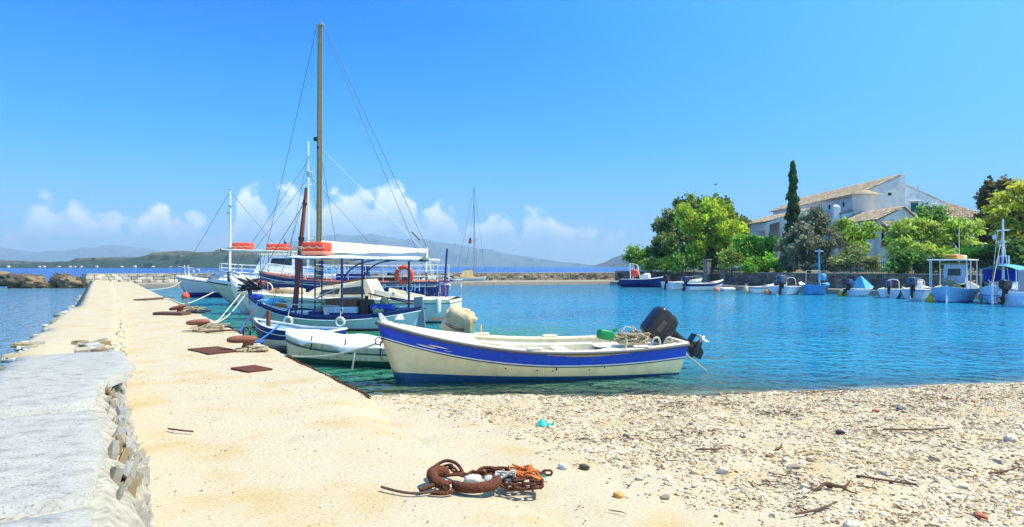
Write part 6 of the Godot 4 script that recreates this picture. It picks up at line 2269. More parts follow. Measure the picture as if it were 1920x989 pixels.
	# the rusty chain along the edge
	var ec := thing("edge_chain", "rusty chain lying along the jetty edge beside the covered dinghy", "chain", jetty(-0.6, 0.1, FLOOR), 0.0)
	var pts := []
	for i in 40:
		var s := -0.25 + i * 0.118
		pts.append(jetty(s, 0.07 + 0.05 * n2(s * 30.0, 0.0) + 0.05 * n2(s * 14.0, 0.0), FLOOR + 0.005 - 0.10 * ss(0.0, -0.9, s)) - ec.position)
	chain(ec, "link", pts, 0.065, 0.036, 0.007, mats.rust)
	build_foreground_heap()
	build_finds()


func build_foreground_heap() -> void:
	var c := on_ground(Vector2(-0.36, -5.20))
	c.y = FLOOR + 0.005
	# thick broken ring
	var o := thing("broken_ring", "thick rusty iron half ring in the foreground chain heap", "iron ring", c + Vector3(0.06, 0, 0.05), 0.0)
	var st := ms()
	var pts := []
	var rad := []
	for i in 17:
		var a := PI * (1.03 + 1.02 * i / 16.0)
		pts.append(Vector3(cos(a) * 0.165 + 0.02, 0.036 + 0.022 * i / 16.0, -sin(a) * 0.15 - 0.02))
		rad.append(0.040 if i > 1 and i < 16 else 0.026)
	tube(st, pts, rad, 12)
	obj("ring", st, mats.rust, o)
	# shackle
	o = thing("shackle", "big rusty bent shackle at the left end of the foreground chain heap", "shackle", c + Vector3(-0.21, 0, -0.01), 0.2)
	st = ms()
	tube(st, spline([Vector3(0.07, 0.05, -0.15), Vector3(0.02, 0.09, -0.09), Vector3(-0.05, 0.10, -0.02), Vector3(-0.04, 0.07, 0.07), Vector3(0.02, 0.045, 0.12), Vector3(0.04, 0.04, 0.18)], 4), [0.035, 0.037, 0.04, 0.042, 0.044, 0.046, 0.046, 0.046, 0.046, 0.046, 0.046, 0.045, 0.044, 0.043, 0.042, 0.041, 0.04, 0.038, 0.036, 0.034, 0.03], 10)
	obj("bow", st, mats.rust, o)
	st = ms()
	tube(st, spline([Vector3(0.08, 0.04, 0.05), Vector3(-0.02, 0.05, 0.10), Vector3(-0.16, 0.03, 0.16)], 4), 0.018, 8)
	obj("pin", st, mats.rust, o)
	st = ms()
	tube(st, spline([Vector3(0.09, 0.03, 0.22), Vector3(0.02, 0.02, 0.24), Vector3(-0.08, 0.02, 0.21)], 4), 0.016, 8)
	obj("pin", st, mats.rust, o)
	# chain
	o = thing("rusty_chain", "heap of rusty chain around the iron half ring on the sand in front", "chain", c, 0.0)
	chain(o, "link", spline([Vector3(-0.24, 0.05, -0.20), Vector3(-0.16, 0.08, -0.25), Vector3(-0.08, 0.05, -0.19), Vector3(0.0, 0.03, -0.17), Vector3(0.06, 0.03, -0.25), Vector3(0.2, 0.025, -0.33), Vector3(0.36, 0.02, -0.36)], 4), 0.105, 0.062, 0.0115, mats.rust)
	chain(o, "link", spline([Vector3(0.10, 0.05, -0.16), Vector3(0.22, 0.06, -0.15), Vector3(0.25, 0.05, -0.03), Vector3(0.30, 0.03, 0.08), Vector3(0.42, 0.03, 0.09), Vector3(0.56, 0.03, 0.08), Vector3(0.58, 0.03, -0.01), Vector3(0.45, 0.05, 0.0), Vector3(0.34, 0.05, 0.02)], 4), 0.095, 0.058, 0.0115, mats.rust)
	chain(o, "link", spline([Vector3(0.42, 0.02, -0.26), Vector3(0.55, 0.02, -0.28), Vector3(0.68, 0.015, -0.29)], 4), 0.08, 0.045, 0.010, mats.rust)
	st = ms()
	tube(st, spline([Vector3(-0.27, 0.03, -0.10), Vector3(-0.30, 0.06, -0.20), Vector3(-0.20, 0.11, -0.30), Vector3(-0.10, 0.10, -0.27), Vector3(-0.04, 0.05, -0.18), Vector3(-0.12, 0.05, -0.13), Vector3(-0.24, 0.04, -0.12)], 4), 0.014, 7)
	obj("long_link", st, mats.rust, o)
	st = ms()
	tube(st, spline([Vector3(0.06, 0.03, -0.17), Vector3(0.12, 0.07, -0.24), Vector3(0.26, 0.06, -0.24), Vector3(0.30, 0.04, -0.12), Vector3(0.20, 0.04, -0.11), Vector3(0.08, 0.03, -0.12)], 4), 0.014, 7)
	obj("long_link", st, mats.rust, o)
	tag(tangle(self, "frayed_rope", c + Vector3(0.46, 0.02, -0.12), Vector3(0.26, 0.13, 0.16), mats.orange_rope, 60, 0.007), "frayed orange rope end in the foreground chain heap", "rope")
	var fr := ms()
	tube(fr, spline([c + Vector3(0.42, 0.05, -0.12), c + Vector3(0.52, 0.06, -0.04), c + Vector3(0.60, 0.04, 0.0)], 5), 0.016, 6)
	tag(obj("orange_rope_piece", fr, mats.orange_rope), "short orange rope piece crossing the right end of the chain heap", "rope")
	tag(tangle(self, "white_rope_knot", c + Vector3(0.31, 0.02, -0.06), Vector3(0.16, 0.12, 0.18), mats.pale_rope, 40, 0.010), "white knotted rope in the middle of the chain heap", "rope")
	tag(tangle(self, "green_twine", c + Vector3(0.57, 0.02, -0.16), Vector3(0.12, 0.05, 0.07), mat("green_twine", lin(0.02, 0.30, 0.24), 0.8), 16, 0.004), "scrap of green twine at the right of the chain heap", "twine")
	var w := ms()
	tube(w, spline([c + Vector3(-0.64, 0.03, 0.10), c + Vector3(-0.50, 0.02, 0.17), c + Vector3(-0.38, 0.018, 0.21), c + Vector3(-0.26, 0.02, 0.19), c + Vector3(-0.22, 0.03, 0.14)], 6), 0.010, 6)
	tag(obj("wire_end", w, mats.driftwood), "stiff rope end curling left from the chain heap onto the sand", "rope")
	for q in [[Vector3(0.05, 0.02, -0.10), 0.12, "round pale stone inside the broken ring"], [Vector3(0.20, 0.03, -0.08), 0.10, "flat white stone lying on the broken ring"], [Vector3(-0.07, 0.01, 0.0), 0.06, "small white stone between shackle and broken ring"]]:
		var st2 := ms()
		ell(st2, Transform3D(), Vector3(q[1] * 1.2, q[1] * 0.6, q[1]), 12, 8, 0.75, 0.3, q[1] * 50.0)
		tag(obj("stone", st2, mats.rubble_0, self, c + q[0]), q[2], "stone")


func build_finds() -> void:
	# single finds on the beach
	var p := on_ground(Vector2(2.52, -5.29))
	var o := thing("driftwood", "curved brown driftwood branch lying at the lower right of the beach", "driftwood", p, 0.0)
	var st := ms()
	tube(st, spline([Vector3(-0.18, 0.01, 0.05), Vector3(-0.10, 0.03, 0.03), Vector3(-0.03, 0.05, -0.02), Vector3(0.05, 0.04, 0.0), Vector3(0.12, 0.035, 0.0), Vector3(0.19, 0.07, -0.05)], 4), [0.008, 0.010, 0.012, 0.013, 0.013, 0.013, 0.013, 0.014, 0.014, 0.015, 0.016, 0.016, 0.015, 0.014, 0.013, 0.012, 0.011, 0.010, 0.008, 0.006, 0.003], 8)
	obj("branch", st, mats.driftwood, o)
	st = ms()
	tube(st, [Vector3(0.08, 0.035, 0.0), Vector3(0.13, 0.015, 0.06), Vector3(0.17, 0.01, 0.10)], [0.009, 0.007, 0.004], 6)
	obj("side_twig", st, mats.driftwood, o)
	for q in [[Vector2(3.10, -5.53), 0.22, -0.55, "straight grey brown stick right of the driftwood branch"], [Vector2(2.23, -4.86), 0.24, 0.5, "thin curved stick below the driftwood branch"], [Vector2(-3.43, -6.89), 0.16, -0.35, "thin brown stick lying on the bare sand of the jetty"], [Vector2(2.66, -6.64), 0.12, 0.9, "short thick brown stick standing askew in the pebbles"], [Vector2(1.93, -6.51), 0.14, 0.1, "short dark stick among pebbles in the middle of the beach"], [Vector2(4.53, -7.45), 0.4, 0.05, "long thin stick in the upper right of the beach"], [Vector2(4.29, -5.82), 0.2, 0.4, "brown stick near the right edge of the beach"]]:
		st = ms()
		var l: float = q[1]
		tube(st, spline([Vector3(-l, 0.02, 0), Vector3(-l * 0.3, 0.025, l * 0.12), Vector3(l * 0.4, 0.02, l * 0.05), Vector3(l, 0.015, -l * 0.1)], 4), 0.009, 6)
		o = obj("stick", st, mats.driftwood, self, on_ground(q[0], 0.0))
		o.rotation.y = q[2]
		tag(o, q[3], "stick")
	st = ms()
	var rows := []
	for i in 7:
		var u := i / 6.0
		rows.append(PackedVector3Array([Vector3(-0.10 + 0.20 * u, 0.02 + 0.05 * sin(u * 5.0), -0.05 * u), Vector3(-0.09 + 0.19 * u, 0.05 + 0.04 * sin(u * 7.0), 0.03), Vector3(-0.10 + 0.17 * u, 0.01, 0.05 + 0.04 * u)]))
	sheet(st, rows)
	tag(obj("plastic_scrap", st, mat("turquoise_plastic", lin(0.02, 0.50, 0.42), 0.4), self, on_ground(Vector2(0.39, -7.76), 0.0)), "turquoise plastic scrap on the pebbles in front of the blue striped boat", "plastic scrap")
	for q in [[Vector2(3.56, -7.23), Vector3(0.13, 0.07, 0.09), "iron", "small black block lying in the seaweed line"], [Vector2(0.64, -5.91), Vector3(0.13, 0.06, 0.07), "boulder_dark", "flat dark grey stone right of the chain heap"], [Vector2(5.15, -8.83), Vector3(0.17, 0.06, 0.10), "slate", "flat blue grey stone near the water at the right"], [Vector2(4.71, -8.63), Vector3(0.12, 0.05, 0.09), "terracotta", "piece of orange tile left of the blue grey stone"], [Vector2(1.85, -5.82), Vector3(0.13, 0.10, 0.11), "rubble_5", "round white stone standing out in the middle of the beach"], [Vector2(3.30, -4.69), Vector3(0.11, 0.05, 0.07), "terracotta", "rounded piece of terracotta at the lower right corner"], [Vector2(0.82, -5.15), Vector3(0.10, 0.05, 0.08), "amber", "rounded amber coloured stone right of the chain heap"], [Vector2(0.45, -5.90), Vector3(0.11, 0.07, 0.09), "rubble_0", "pale angular stone beside the flat dark grey stone"], [Vector2(5.16, -6.90), Vector3(0.17, 0.12, 0.13), "rubble_5", "large white stone at the right edge of the beach"], [Vector2(2.29, -4.48), Vector3(0.17, 0.08, 0.12), "rubble_5", "large white stone at the bottom edge of the photograph"]]:
		st = ms()
		ell(st, Transform3D(Basis.from_euler(Vector3(0, q[1].x * 20.0, 0)), Vector3.ZERO), q[1] * 0.78, 12, 8, 0.65, 0.3, q[1].x * 30.0)
		tag(obj("beach_stone", st, mats[q[2]], self, on_ground(q[0], 0.02)), q[3], "stone")



# ---------- garden, villa ----------
var clumps := {}


func make_clumps() -> void:
	for kind in ["broad", "needle", "feather", "fine"]:
		var st := ms()
		st.set_smooth_group(-1)
		var n: int = {"broad": 12, "needle": 16, "feather": 14, "fine": 18}[kind]
		for i in n:
			var dir := Vector3(rng.randfn(), rng.randfn() * 0.8, rng.randfn()).normalized()
			var p := dir * rr(0.1, 0.5)
			var ax := Vector3(rng.randfn(), rng.randfn() * 0.5 + 0.2, rng.randfn()).normalized()
			var l := 0.34
			var w := 0.17
			if kind == "needle":
				p = Vector3(p.x * 0.4, p.y, p.z * 0.4)
				ax = Vector3(dir.x * 0.25, 1.0, dir.z * 0.25).normalized()
				l = 0.40
				w = 0.09
			elif kind == "feather":
				ax = Vector3(dir.x * 0.9 + rr(-0.3, 0.3), -0.55 + rr(-0.3, 0.5), dir.z * 0.9 + rr(-0.3, 0.3)).normalized()
				l = 0.40
				w = 0.09
			elif kind == "fine":
				l = 0.24
				w = 0.13
			var side := ax.cross(Vector3(rng.randfn(), rng.randfn(), rng.randfn())).normalized() * w
			quad(st, p - side * 0.3, p + ax * l * 0.45 - side, p + ax * l, p + ax * l * 0.55 + side)
		st.generate_normals()
		clumps[kind] = st.commit()


func grow(called: String, label: String, category: String, group: String, base: Vector3, blobs: Array, kind: String, c: Color, c2: Color, dens := 1.0, size := 1.0, trunk_r := 0.16, ground := true) -> Node3D:
	# blobs: [x, height, half width, half height, z] in the world
	var o := thing(called, label, category, base, 0.0, group)
	if trunk_r > 0.0:
		var st := ms()
		var low := 99.0
		var mid := Vector3.ZERO
		for b in blobs:
			low = minf(low, b[1])
			mid += Vector3(b[0], b[1], b[4]) / blobs.size()
		var fork := Vector3((mid.x - base.x) * 0.35, maxf((low - base.y) * 0.7, 0.4), (mid.z - base.z) * 0.35)
		tube(st, spline([Vector3(0, -0.4, 0), fork * 0.5 + Vector3(0.1 * trunk_r * 6.0, 0, 0), fork], 4), [trunk_r * 1.3, trunk_r * 1.15, trunk_r * 1.05, trunk_r, trunk_r, trunk_r * 0.95, trunk_r * 0.9, trunk_r * 0.88, trunk_r * 0.85], 8)
		for b in blobs:
			var e := Vector3(b[0], b[1] + b[3] * 0.3, b[4]) - base
			tube(st, spline([fork, fork.lerp(e, 0.5) + Vector3(0.2 * n2(b[0] * 30.0, 1.0), 0.25, 0.2 * n2(b[1] * 30.0, 5.0)), e], 3), [trunk_r * 0.6, trunk_r * 0.5, trunk_r * 0.42, trunk_r * 0.36, trunk_r * 0.28, trunk_r * 0.2, trunk_r * 0.1], 6)
			for k in 3:
				var e2 := e + Vector3(rr(-0.7, 0.7) * b[2], rr(-0.2, 0.7) * b[3], rr(-0.7, 0.7) * b[2])
				tube(st, [fork.lerp(e, 0.6), e2], [trunk_r * 0.28, trunk_r * 0.08], 5)
		obj("trunk", st, mats.bark, o)
	var xf := []
	var cols := []
	for b in blobs:
		var rz: float = minf((b[2] + b[3]) * 0.5, b[2] * 1.1)
		var area: float = 4.0 * PI * pow((pow(b[2] * b[3], 1.6) + pow(b[2] * rz, 1.6) + pow(b[3] * rz, 1.6)) / 3.0, 1.0 / 1.6)
		var subs := int(clampf(area * 0.55, 8.0, 60.0))
		for s in subs:
			var d := Vector3(rng.randfn(), rng.randfn(), rng.randfn()).normalized() * (rr(0.4, 0.95) if kind == "needle" else rr(0.4, 1.12))
			var ctr := Vector3(b[0] + d.x * b[2], b[1] + d.y * b[3], b[4] + d.z * rz)
			var tone := rr(0.6, 1.35)
			var mixc := c.lerp(c2, rng.randf())
			var r: float = clampf(0.27 * (b[2] + b[3]) * 0.5, 0.05 if kind == "needle" else 0.25, 0.9)
			for i in int(clampf(dens * area / subs * 4.2, 4.0, 60.0)):
				var q := ctr + Vector3(rng.randfn() * r * 0.62, rng.randfn() * r * 0.48, rng.randfn() * r * 0.62)
				if ground and q.y < base.y - 0.1:
					continue
				var sc := size * rr(0.75, 1.3)
				var turn := Basis(Vector3.UP, rr(0, TAU)) if kind == "needle" or kind == "feather" else Basis.from_euler(Vector3(rr(-0.9, 0.9), rr(0, TAU), rr(-0.9, 0.9)))
				xf.append(Transform3D(turn.scaled(Vector3.ONE * sc), q - base))
				var v := 2.15 * tone * rr(0.8, 1.2)
				cols.append(Color(mixc.r * v, mixc.g * v, mixc.b * v))
	tag(multi("crown" if trunk_r > 0.0 else "foliage", clumps[kind], mats.leaf, xf, cols, o), "", "", "", "stuff")
	return o


func build_garden() -> void:
	make_clumps()
	var olive := Color(0.062, 0.094, 0.026)
	var olive2 := Color(0.12, 0.145, 0.04)
	var lime := Color(0.14, 0.215, 0.016)
	var lime2 := Color(0.235, 0.275, 0.022)
	var mid := Color(0.08, 0.165, 0.024)
	var mid2 := Color(0.11, 0.19, 0.03)
	var hedge := Color(0.08, 0.20, 0.016)
	var hedge2 := Color(0.15, 0.27, 0.022)
	var silver := Color(0.085, 0.095, 0.055)
	var silver2 := Color(0.16, 0.165, 0.10)
	var dark := Color(0.036, 0.072, 0.02)
	var dark2 := Color(0.075, 0.125, 0.028)
	grow("pine_tree", "dark spreading pine behind the yellow green tree by the breakwater end", "tree", "", Vector3(24.42, 2.2, -86.0), [[19.47, 7.53, 1.38, 1.17, -86.0], [20.78, 8.35, 1.51, 1.10, -86.0], [22.70, 9.73, 1.79, 1.17, -86.0], [24.63, 10.14, 1.93, 0.89, -86.0], [26.97, 10.28, 1.51, 0.89, -86.0], [28.90, 7.80, 1.51, 1.51, -86.0], [30.13, 6.98, 0.83, 0.83, -86.0], [19.15, 4.85, 1.34, 1.21, -84.0], [20.94, 5.70, 1.63, 1.36, -85.0], [29.58, 5.88, 1.10, 0.96, -86.0]], "broad", olive, olive2, 0.85, 1.15, 0.34)
	grow("lime_green_tree", "large yellow green tree standing right of the breakwater end", "tree", "", Vector3(22.55, 2.0, -77.0), [[20.45, 8.21, 1.60, 1.23, -77.0], [22.48, 8.95, 1.36, 1.11, -77.0], [24.34, 9.29, 1.25, 1.06, -78.0], [25.01, 7.72, 1.36, 1.36, -77.0], [22.50, 7.47, 2.19, 1.34, -76.0], [20.43, 6.43, 1.46, 1.09, -76.0], [23.71, 6.19, 1.70, 1.22, -76.0], [21.77, 5.46, 1.82, 0.97, -76.0], [25.75, 6.49, 1.11, 0.99, -77.0], [21.04, 4.61, 1.34, 0.85, -76.0], [23.71, 4.73, 1.46, 0.91, -76.0]], "broad", lime, lime2, 0.80, 1.0, 0.24)
	grow("dark_bush", "tall dark bush under the pine at the garden's left end", "bush", "", Vector3(17.92, 1.8, -80.0), [[17.92, 4.22, 1.28, 1.15, -80.0], [19.33, 4.35, 1.15, 1.15, -80.0], [20.86, 4.20, 1.52, 1.01, -79.0], [25.60, 3.94, 1.64, 1.14, -79.0], [27.81, 4.20, 1.39, 1.26, -79.0], [22.92, 3.29, 1.60, 0.86, -77.0]], "broad", dark, dark2, 1.0, 1.1, 0.1)
	grow("shore_shrub", "green shrub at the far left corner of the garden wall", "bush", "", Vector3(14.85, 1.6, -80.5), [[14.46, 3.84, 0.83, 0.90, -80.0], [15.10, 3.07, 1.15, 0.90, -80.0], [15.87, 3.71, 0.64, 0.64, -80.0]], "fine", mid, mid2, 1.0, 1.0, 0.06)
	grow("shore_shrub", "light green low shrub right of the corner shrub", "bush", "", Vector3(16.14, 1.6, -77.5), [[15.77, 2.67, 1.11, 0.74, -77.0], [16.88, 2.55, 0.86, 0.62, -77.0]], "feather", mid2, lime, 1.0, 0.9, 0.05)
	grow("shore_shrub", "yellow green feathery shrub before the dark bush", "bush", "", Vector3(17.51, 1.6, -76.0), [[17.27, 2.73, 0.85, 0.85, -76.0], [18.12, 2.54, 0.79, 0.67, -76.0]], "feather", lime, lime2, 1.0, 0.9, 0.05)
	grow("shore_shrub", "broad green shrub left of the gate pillars", "bush", "", Vector3(19.50, 1.6, -75.0), [[18.72, 2.78, 0.96, 0.84, -75.0], [19.80, 3.02, 1.08, 0.90, -75.0], [20.88, 2.72, 0.96, 0.84, -75.0]], "broad", mid, mid2, 1.1, 0.9, 0.05)
	grow("gate_shrub", "round yellow green shrub right behind the gate pillars", "bush", "", Vector3(22.74, 1.7, -69.0), [[22.41, 3.40, 0.88, 0.83, -69.0], [23.18, 2.96, 0.77, 0.77, -69.0], [22.08, 2.63, 0.77, 0.55, -69.0]], "fine", lime, Color(0.20, 0.24, 0.06), 1.0, 1.0, 0.07)
	grow("hedge", "tall bright green clipped hedge between the gate and the cypress", "hedge", "", Vector3(26.50, 1.8, -72.0), [[24.54, 4.49, 0.69, 0.81, -72.0], [25.46, 4.60, 0.81, 0.86, -72.0], [26.50, 4.49, 0.81, 0.86, -72.0], [27.53, 4.60, 0.81, 0.86, -72.0], [28.34, 4.37, 0.63, 0.86, -72.0], [25.23, 3.34, 0.92, 0.69, -72.0], [27.07, 3.34, 1.04, 0.69, -72.0]], "fine", hedge, hedge2, 1.5, 1.1, 0.0)
	grow("hedge", "low bright green clipped hedge directly behind the harbour wall", "hedge", "", Vector3(24.92, 1.6, -66.0), [[23.65, 2.25, 0.63, 0.58, -66.0], [24.39, 2.35, 0.63, 0.58, -66.0], [25.13, 2.41, 0.63, 0.63, -66.0], [25.87, 2.35, 0.63, 0.58, -66.0], [26.51, 2.19, 0.48, 0.53, -66.0]], "fine", hedge, hedge2, 1.6, 1.0, 0.0)
	# cypress
	var cy := []
	for i in 17:
		var f := i / 16.0
		cy.append([29.98 + 0.07 * sin(i * 2.6), lerpf(3.2, 12.9, f), (0.95 * pow(1.0 - f, 0.8) + 0.05) * (1.0 + 0.08 * sin(i * 4.3)), lerpf(0.75, 0.4, f), -71.0])
	grow("cypress_tree", "tall slim dark cypress standing left of the villa", "tree", "", Vector3(29.98, 2.0, -71.0), cy, "needle", Color(0.020, 0.042, 0.014), Color(0.045, 0.085, 0.022), 3.2, 0.8, 0.18)
	grow("olive_tree", "grey green olive tree in front of the cypress and villa", "tree", "", Vector3(27.97, 1.7, -63.0), [[29.49, 7.32, 0.92, 1.02, -64.0], [28.77, 6.50, 1.02, 0.92, -64.0], [29.95, 6.19, 0.82, 1.02, -64.0], [27.22, 5.32, 1.11, 0.91, -63.0], [26.41, 4.22, 1.01, 1.01, -63.0], [27.78, 4.68, 1.19, 0.99, -62.0], [29.36, 4.48, 1.09, 1.09, -62.0], [26.78, 2.99, 1.29, 0.99, -62.0], [29.02, 2.90, 1.09, 0.89, -62.0], [26.11, 2.70, 0.71, 0.81, -63.0]], "broad", silver, silver2, 0.95, 0.85, 0.22)
	grow("bamboo_clump", "bright yellow green bamboo like shrubs against the white villa wall", "bush", "", Vector3(32.26, 1.8, -63.5), [[31.05, 5.73, 0.45, 0.91, -63.0], [31.65, 5.12, 0.60, 1.21, -63.0], [32.46, 5.73, 0.50, 1.11, -63.0], [33.16, 5.32, 0.50, 1.11, -63.0], [33.77, 5.73, 0.35, 0.71, -63.0], [31.64, 3.99, 1.09, 0.79, -62.0]], "feather", lime, Color(0.20, 0.28, 0.03), 0.8, 0.9, 0.06)
	grow("low_shrub", "pale green low shrubs on the wall below the villa's white corner", "bush", "", Vector3(31.10, 1.7, -60.0), [[29.38, 2.59, 0.67, 0.67, -60.0], [30.34, 2.88, 0.72, 0.67, -60.0], [31.30, 2.97, 0.77, 0.77, -60.0], [32.26, 2.59, 0.72, 0.62, -60.0]], "fine", Color(0.11, 0.15, 0.05), Color(0.19, 0.20, 0.08), 1.1, 0.9, 0.06)
	grow("willowy_tree", "drooping yellow green tree right of the villa's flower boxes", "tree", "", Vector3(34.66, 1.8, -57.0), [[33.38, 5.04, 0.82, 1.00, -57.0], [34.29, 5.67, 0.91, 0.82, -57.0], [35.34, 5.40, 1.00, 0.91, -57.0], [36.12, 4.67, 0.82, 1.00, -57.0], [33.42, 4.00, 1.16, 0.90, -56.0], [35.03, 3.64, 1.08, 0.81, -56.0], [33.01, 3.94, 0.64, 0.82, -57.0]], "feather", Color(0.16, 0.23, 0.03), Color(0.26, 0.30, 0.045), 0.95, 0.95, 0.2)
	grow("oleander", "rounded mid green oleander in front of the green shutters", "bush", "", Vector3(40.35, 2.0, -64.0), [[39.32, 7.01, 0.77, 0.67, -64.0], [40.24, 7.32, 0.87, 0.61, -64.0], [41.27, 7.01, 0.72, 0.61, -64.0], [40.35, 6.40, 1.43, 0.61, -64.0]], "broad", mid, Color(0.12, 0.19, 0.06), 1.1, 0.85, 0.12)
	grow("dark_bush", "deep green bush on the wall under the drooping tree", "bush", "", Vector3(31.97, 1.7, -54.0), [[31.10, 2.56, 0.78, 0.69, -54.0], [32.05, 2.82, 0.86, 0.86, -54.0], [33.09, 2.56, 0.78, 0.73, -54.0], [34.04, 2.39, 0.60, 0.56, -54.0]], "broad", dark, mid, 1.3, 0.9, 0.08)
	grow("feathery_tree", "light green feathery tree behind the fishing boat's roof", "tree", "", Vector3(38.53, 1.8, -57.0), [[37.30, 5.49, 0.82, 0.82, -57.0], [38.30, 6.04, 0.82, 0.73, -57.0], [40.00, 5.64, 0.84, 0.74, -58.0], [37.85, 4.49, 1.00, 0.82, -57.0], [39.12, 4.31, 0.82, 0.82, -57.0], [36.94, 4.03, 0.64, 0.82, -57.0]], "feather", Color(0.17, 0.26, 0.045), Color(0.26, 0.32, 0.06), 0.75, 0.95, 0.15)
	grow("garden_bush", "fresh green bush right behind the fishing boat", "bush", "", Vector3(36.40, 1.7, -52.0), [[35.44, 2.88, 0.67, 0.67, -52.0], [36.44, 3.22, 0.67, 0.67, -52.0], [37.11, 2.72, 0.58, 0.58, -52.0], [34.56, 2.64, 0.76, 0.68, -53.0]], "broad", mid2, hedge2, 1.0, 0.9, 0.07)
	grow("magnolia_tree", "sparse dark brown green tree rising above the right end of the villa", "tree", "", Vector3(44.21, 2.0, -61.0), [[44.51, 9.72, 0.68, 0.54, -61.0], [43.72, 8.84, 0.59, 0.49, -61.0], [44.90, 8.84, 0.59, 0.59, -61.0], [43.53, 7.77, 0.49, 0.49, -61.0], [44.31, 7.47, 0.68, 0.68, -61.0], [43.43, 6.59, 0.59, 0.54, -61.0], [44.12, 5.81, 0.78, 0.68, -61.0], [43.33, 5.23, 0.49, 0.59, -61.0]], "broad", Color(0.05, 0.062, 0.022), Color(0.14, 0.10, 0.04), 0.75, 1.0, 0.2)
	grow("golden_tree", "big golden green tree filling the right edge above the canopied boat", "tree", "", Vector3(39.58, 1.8, -51.0), [[38.35, 7.52, 1.06, 0.98, -51.0], [39.49, 8.18, 1.14, 0.90, -51.0], [37.54, 6.46, 0.90, 0.90, -51.0], [38.96, 6.22, 1.22, 0.98, -51.0], [40.39, 6.79, 1.39, 1.31, -51.0], [37.86, 5.24, 0.90, 0.82, -51.0], [41.82, 7.60, 1.47, 1.47, -51.0], [38.80, 4.70, 1.04, 0.88, -50.0]], "feather", Color(0.18, 0.21, 0.022), Color(0.34, 0.30, 0.03), 0.95, 1.05, 0.3)
	grow("dark_bush", "dark bushes on the wall under the golden tree", "bush", "", Vector3(36.85, 1.7, -48.5), [[36.48, 2.94, 0.72, 0.80, -50.0], [36.77, 3.48, 0.78, 0.94, -49.0], [37.09, 3.07, 0.84, 1.00, -48.0], [38.40, 3.07, 1.15, 1.15, -48.0], [36.29, 2.30, 1.00, 0.46, -48.0]], "broad", dark, dark2, 1.1, 0.95, 0.1)
	grow("edge_tree", "broad green tree beyond the right edge of the view", "tree", "", Vector3(46.0, 1.8, -47.0), [[44.5, 6.0, 2.6, 2.2, -47.0], [48.0, 6.6, 2.8, 2.6, -47.0], [46.5, 4.0, 3.4, 1.8, -46.5]], "broad", mid, mid2, 0.8, 1.1, 0.25)
	# gate
	var g := thing("garden_gate", "dark iron garden gate hung between two stone pillars", "gate", Vector3(21.85, 1.0, -71.4), 0.0)
	var a := Vector3(21.3, 0.4, -72.7) - g.position
	var b := Vector3(22.4, 0.4, -70.1) - g.position
	var d := (b - a).normalized()
	var bar := ms()
	rod(bar, Vector3.ZERO, Vector3(0, 1.7, 0), 0.028, 5)
	bar.generate_normals()
	var bm := bar.commit()
	for i in 13:
		again("bar", bm, mats.iron, g, Transform3D(Basis.IDENTITY, a + d * (0.45 + i * 0.16) + Vector3(0, 0.15, 0)))
	for y in [0.25, 1.0, 1.75]:
		rail(g, "crossbar", [a + d * 0.4 + Vector3(0, y, 0), b - d * 0.4 + Vector3(0, y, 0)], 0.035, mats.iron, 5)
	for k in 2:
		var p := thing("gate_pillar", ["left stone pillar of the garden gate", "right stone pillar of the garden gate"][k], "pillar", (a if k == 0 else b) + g.position, atan2(-d.z, d.x), "pillars of the garden gate")
		var st := ms()
		box(st, at3(0, 1.25, 0), Vector3(0.62, 2.6, 0.62), 0.04)
		obj("shaft", st, mat("pillar_stone", lin(0.30, 0.26, 0.23), 0.95, 0.0, T.stone, Vector3.ONE * 0.6), p)
		st = ms()
		box(st, at3(0, 2.62, 0), Vector3(0.76, 0.14, 0.76), 0.03)
		obj("cap", st, mats.pillar_stone, p)
	# iron fence on the wall
	var f := thing("iron_fence", "black iron railing on the harbour wall below the villa", "fence", Vector3(31.8, 1.72, -53.3), 0.0)
	var post := ms()
	rod(post, Vector3.ZERO, Vector3(0, 1.05, 0), 0.016, 5)
	post.generate_normals()
	var pm := post.commit()
	var line := [Vector3(27.6, 1.70, -59.2), Vector3(29.6, 1.70, -55.9), Vector3(32.1, 1.70, -53.4), Vector3(34.6, 1.70, -49.3), Vector3(37.1, 1.70, -46.5)]
	for i in line.size() - 1:
		var n := int((line[i] as Vector3).distance_to(line[i + 1]) / 0.16)
		for k in n:
			again("bar", pm, mats.iron, f, Transform3D(Basis.IDENTITY, (line[i] as Vector3).lerp(line[i + 1], float(k) / n) - f.position))
		for y in [0.15, 0.9]:
			rail(f, "crossbar", [line[i] - f.position + Vector3(0, y, 0), line[i + 1] - f.position + Vector3(0, y, 0)], 0.018, mats.iron, 4)


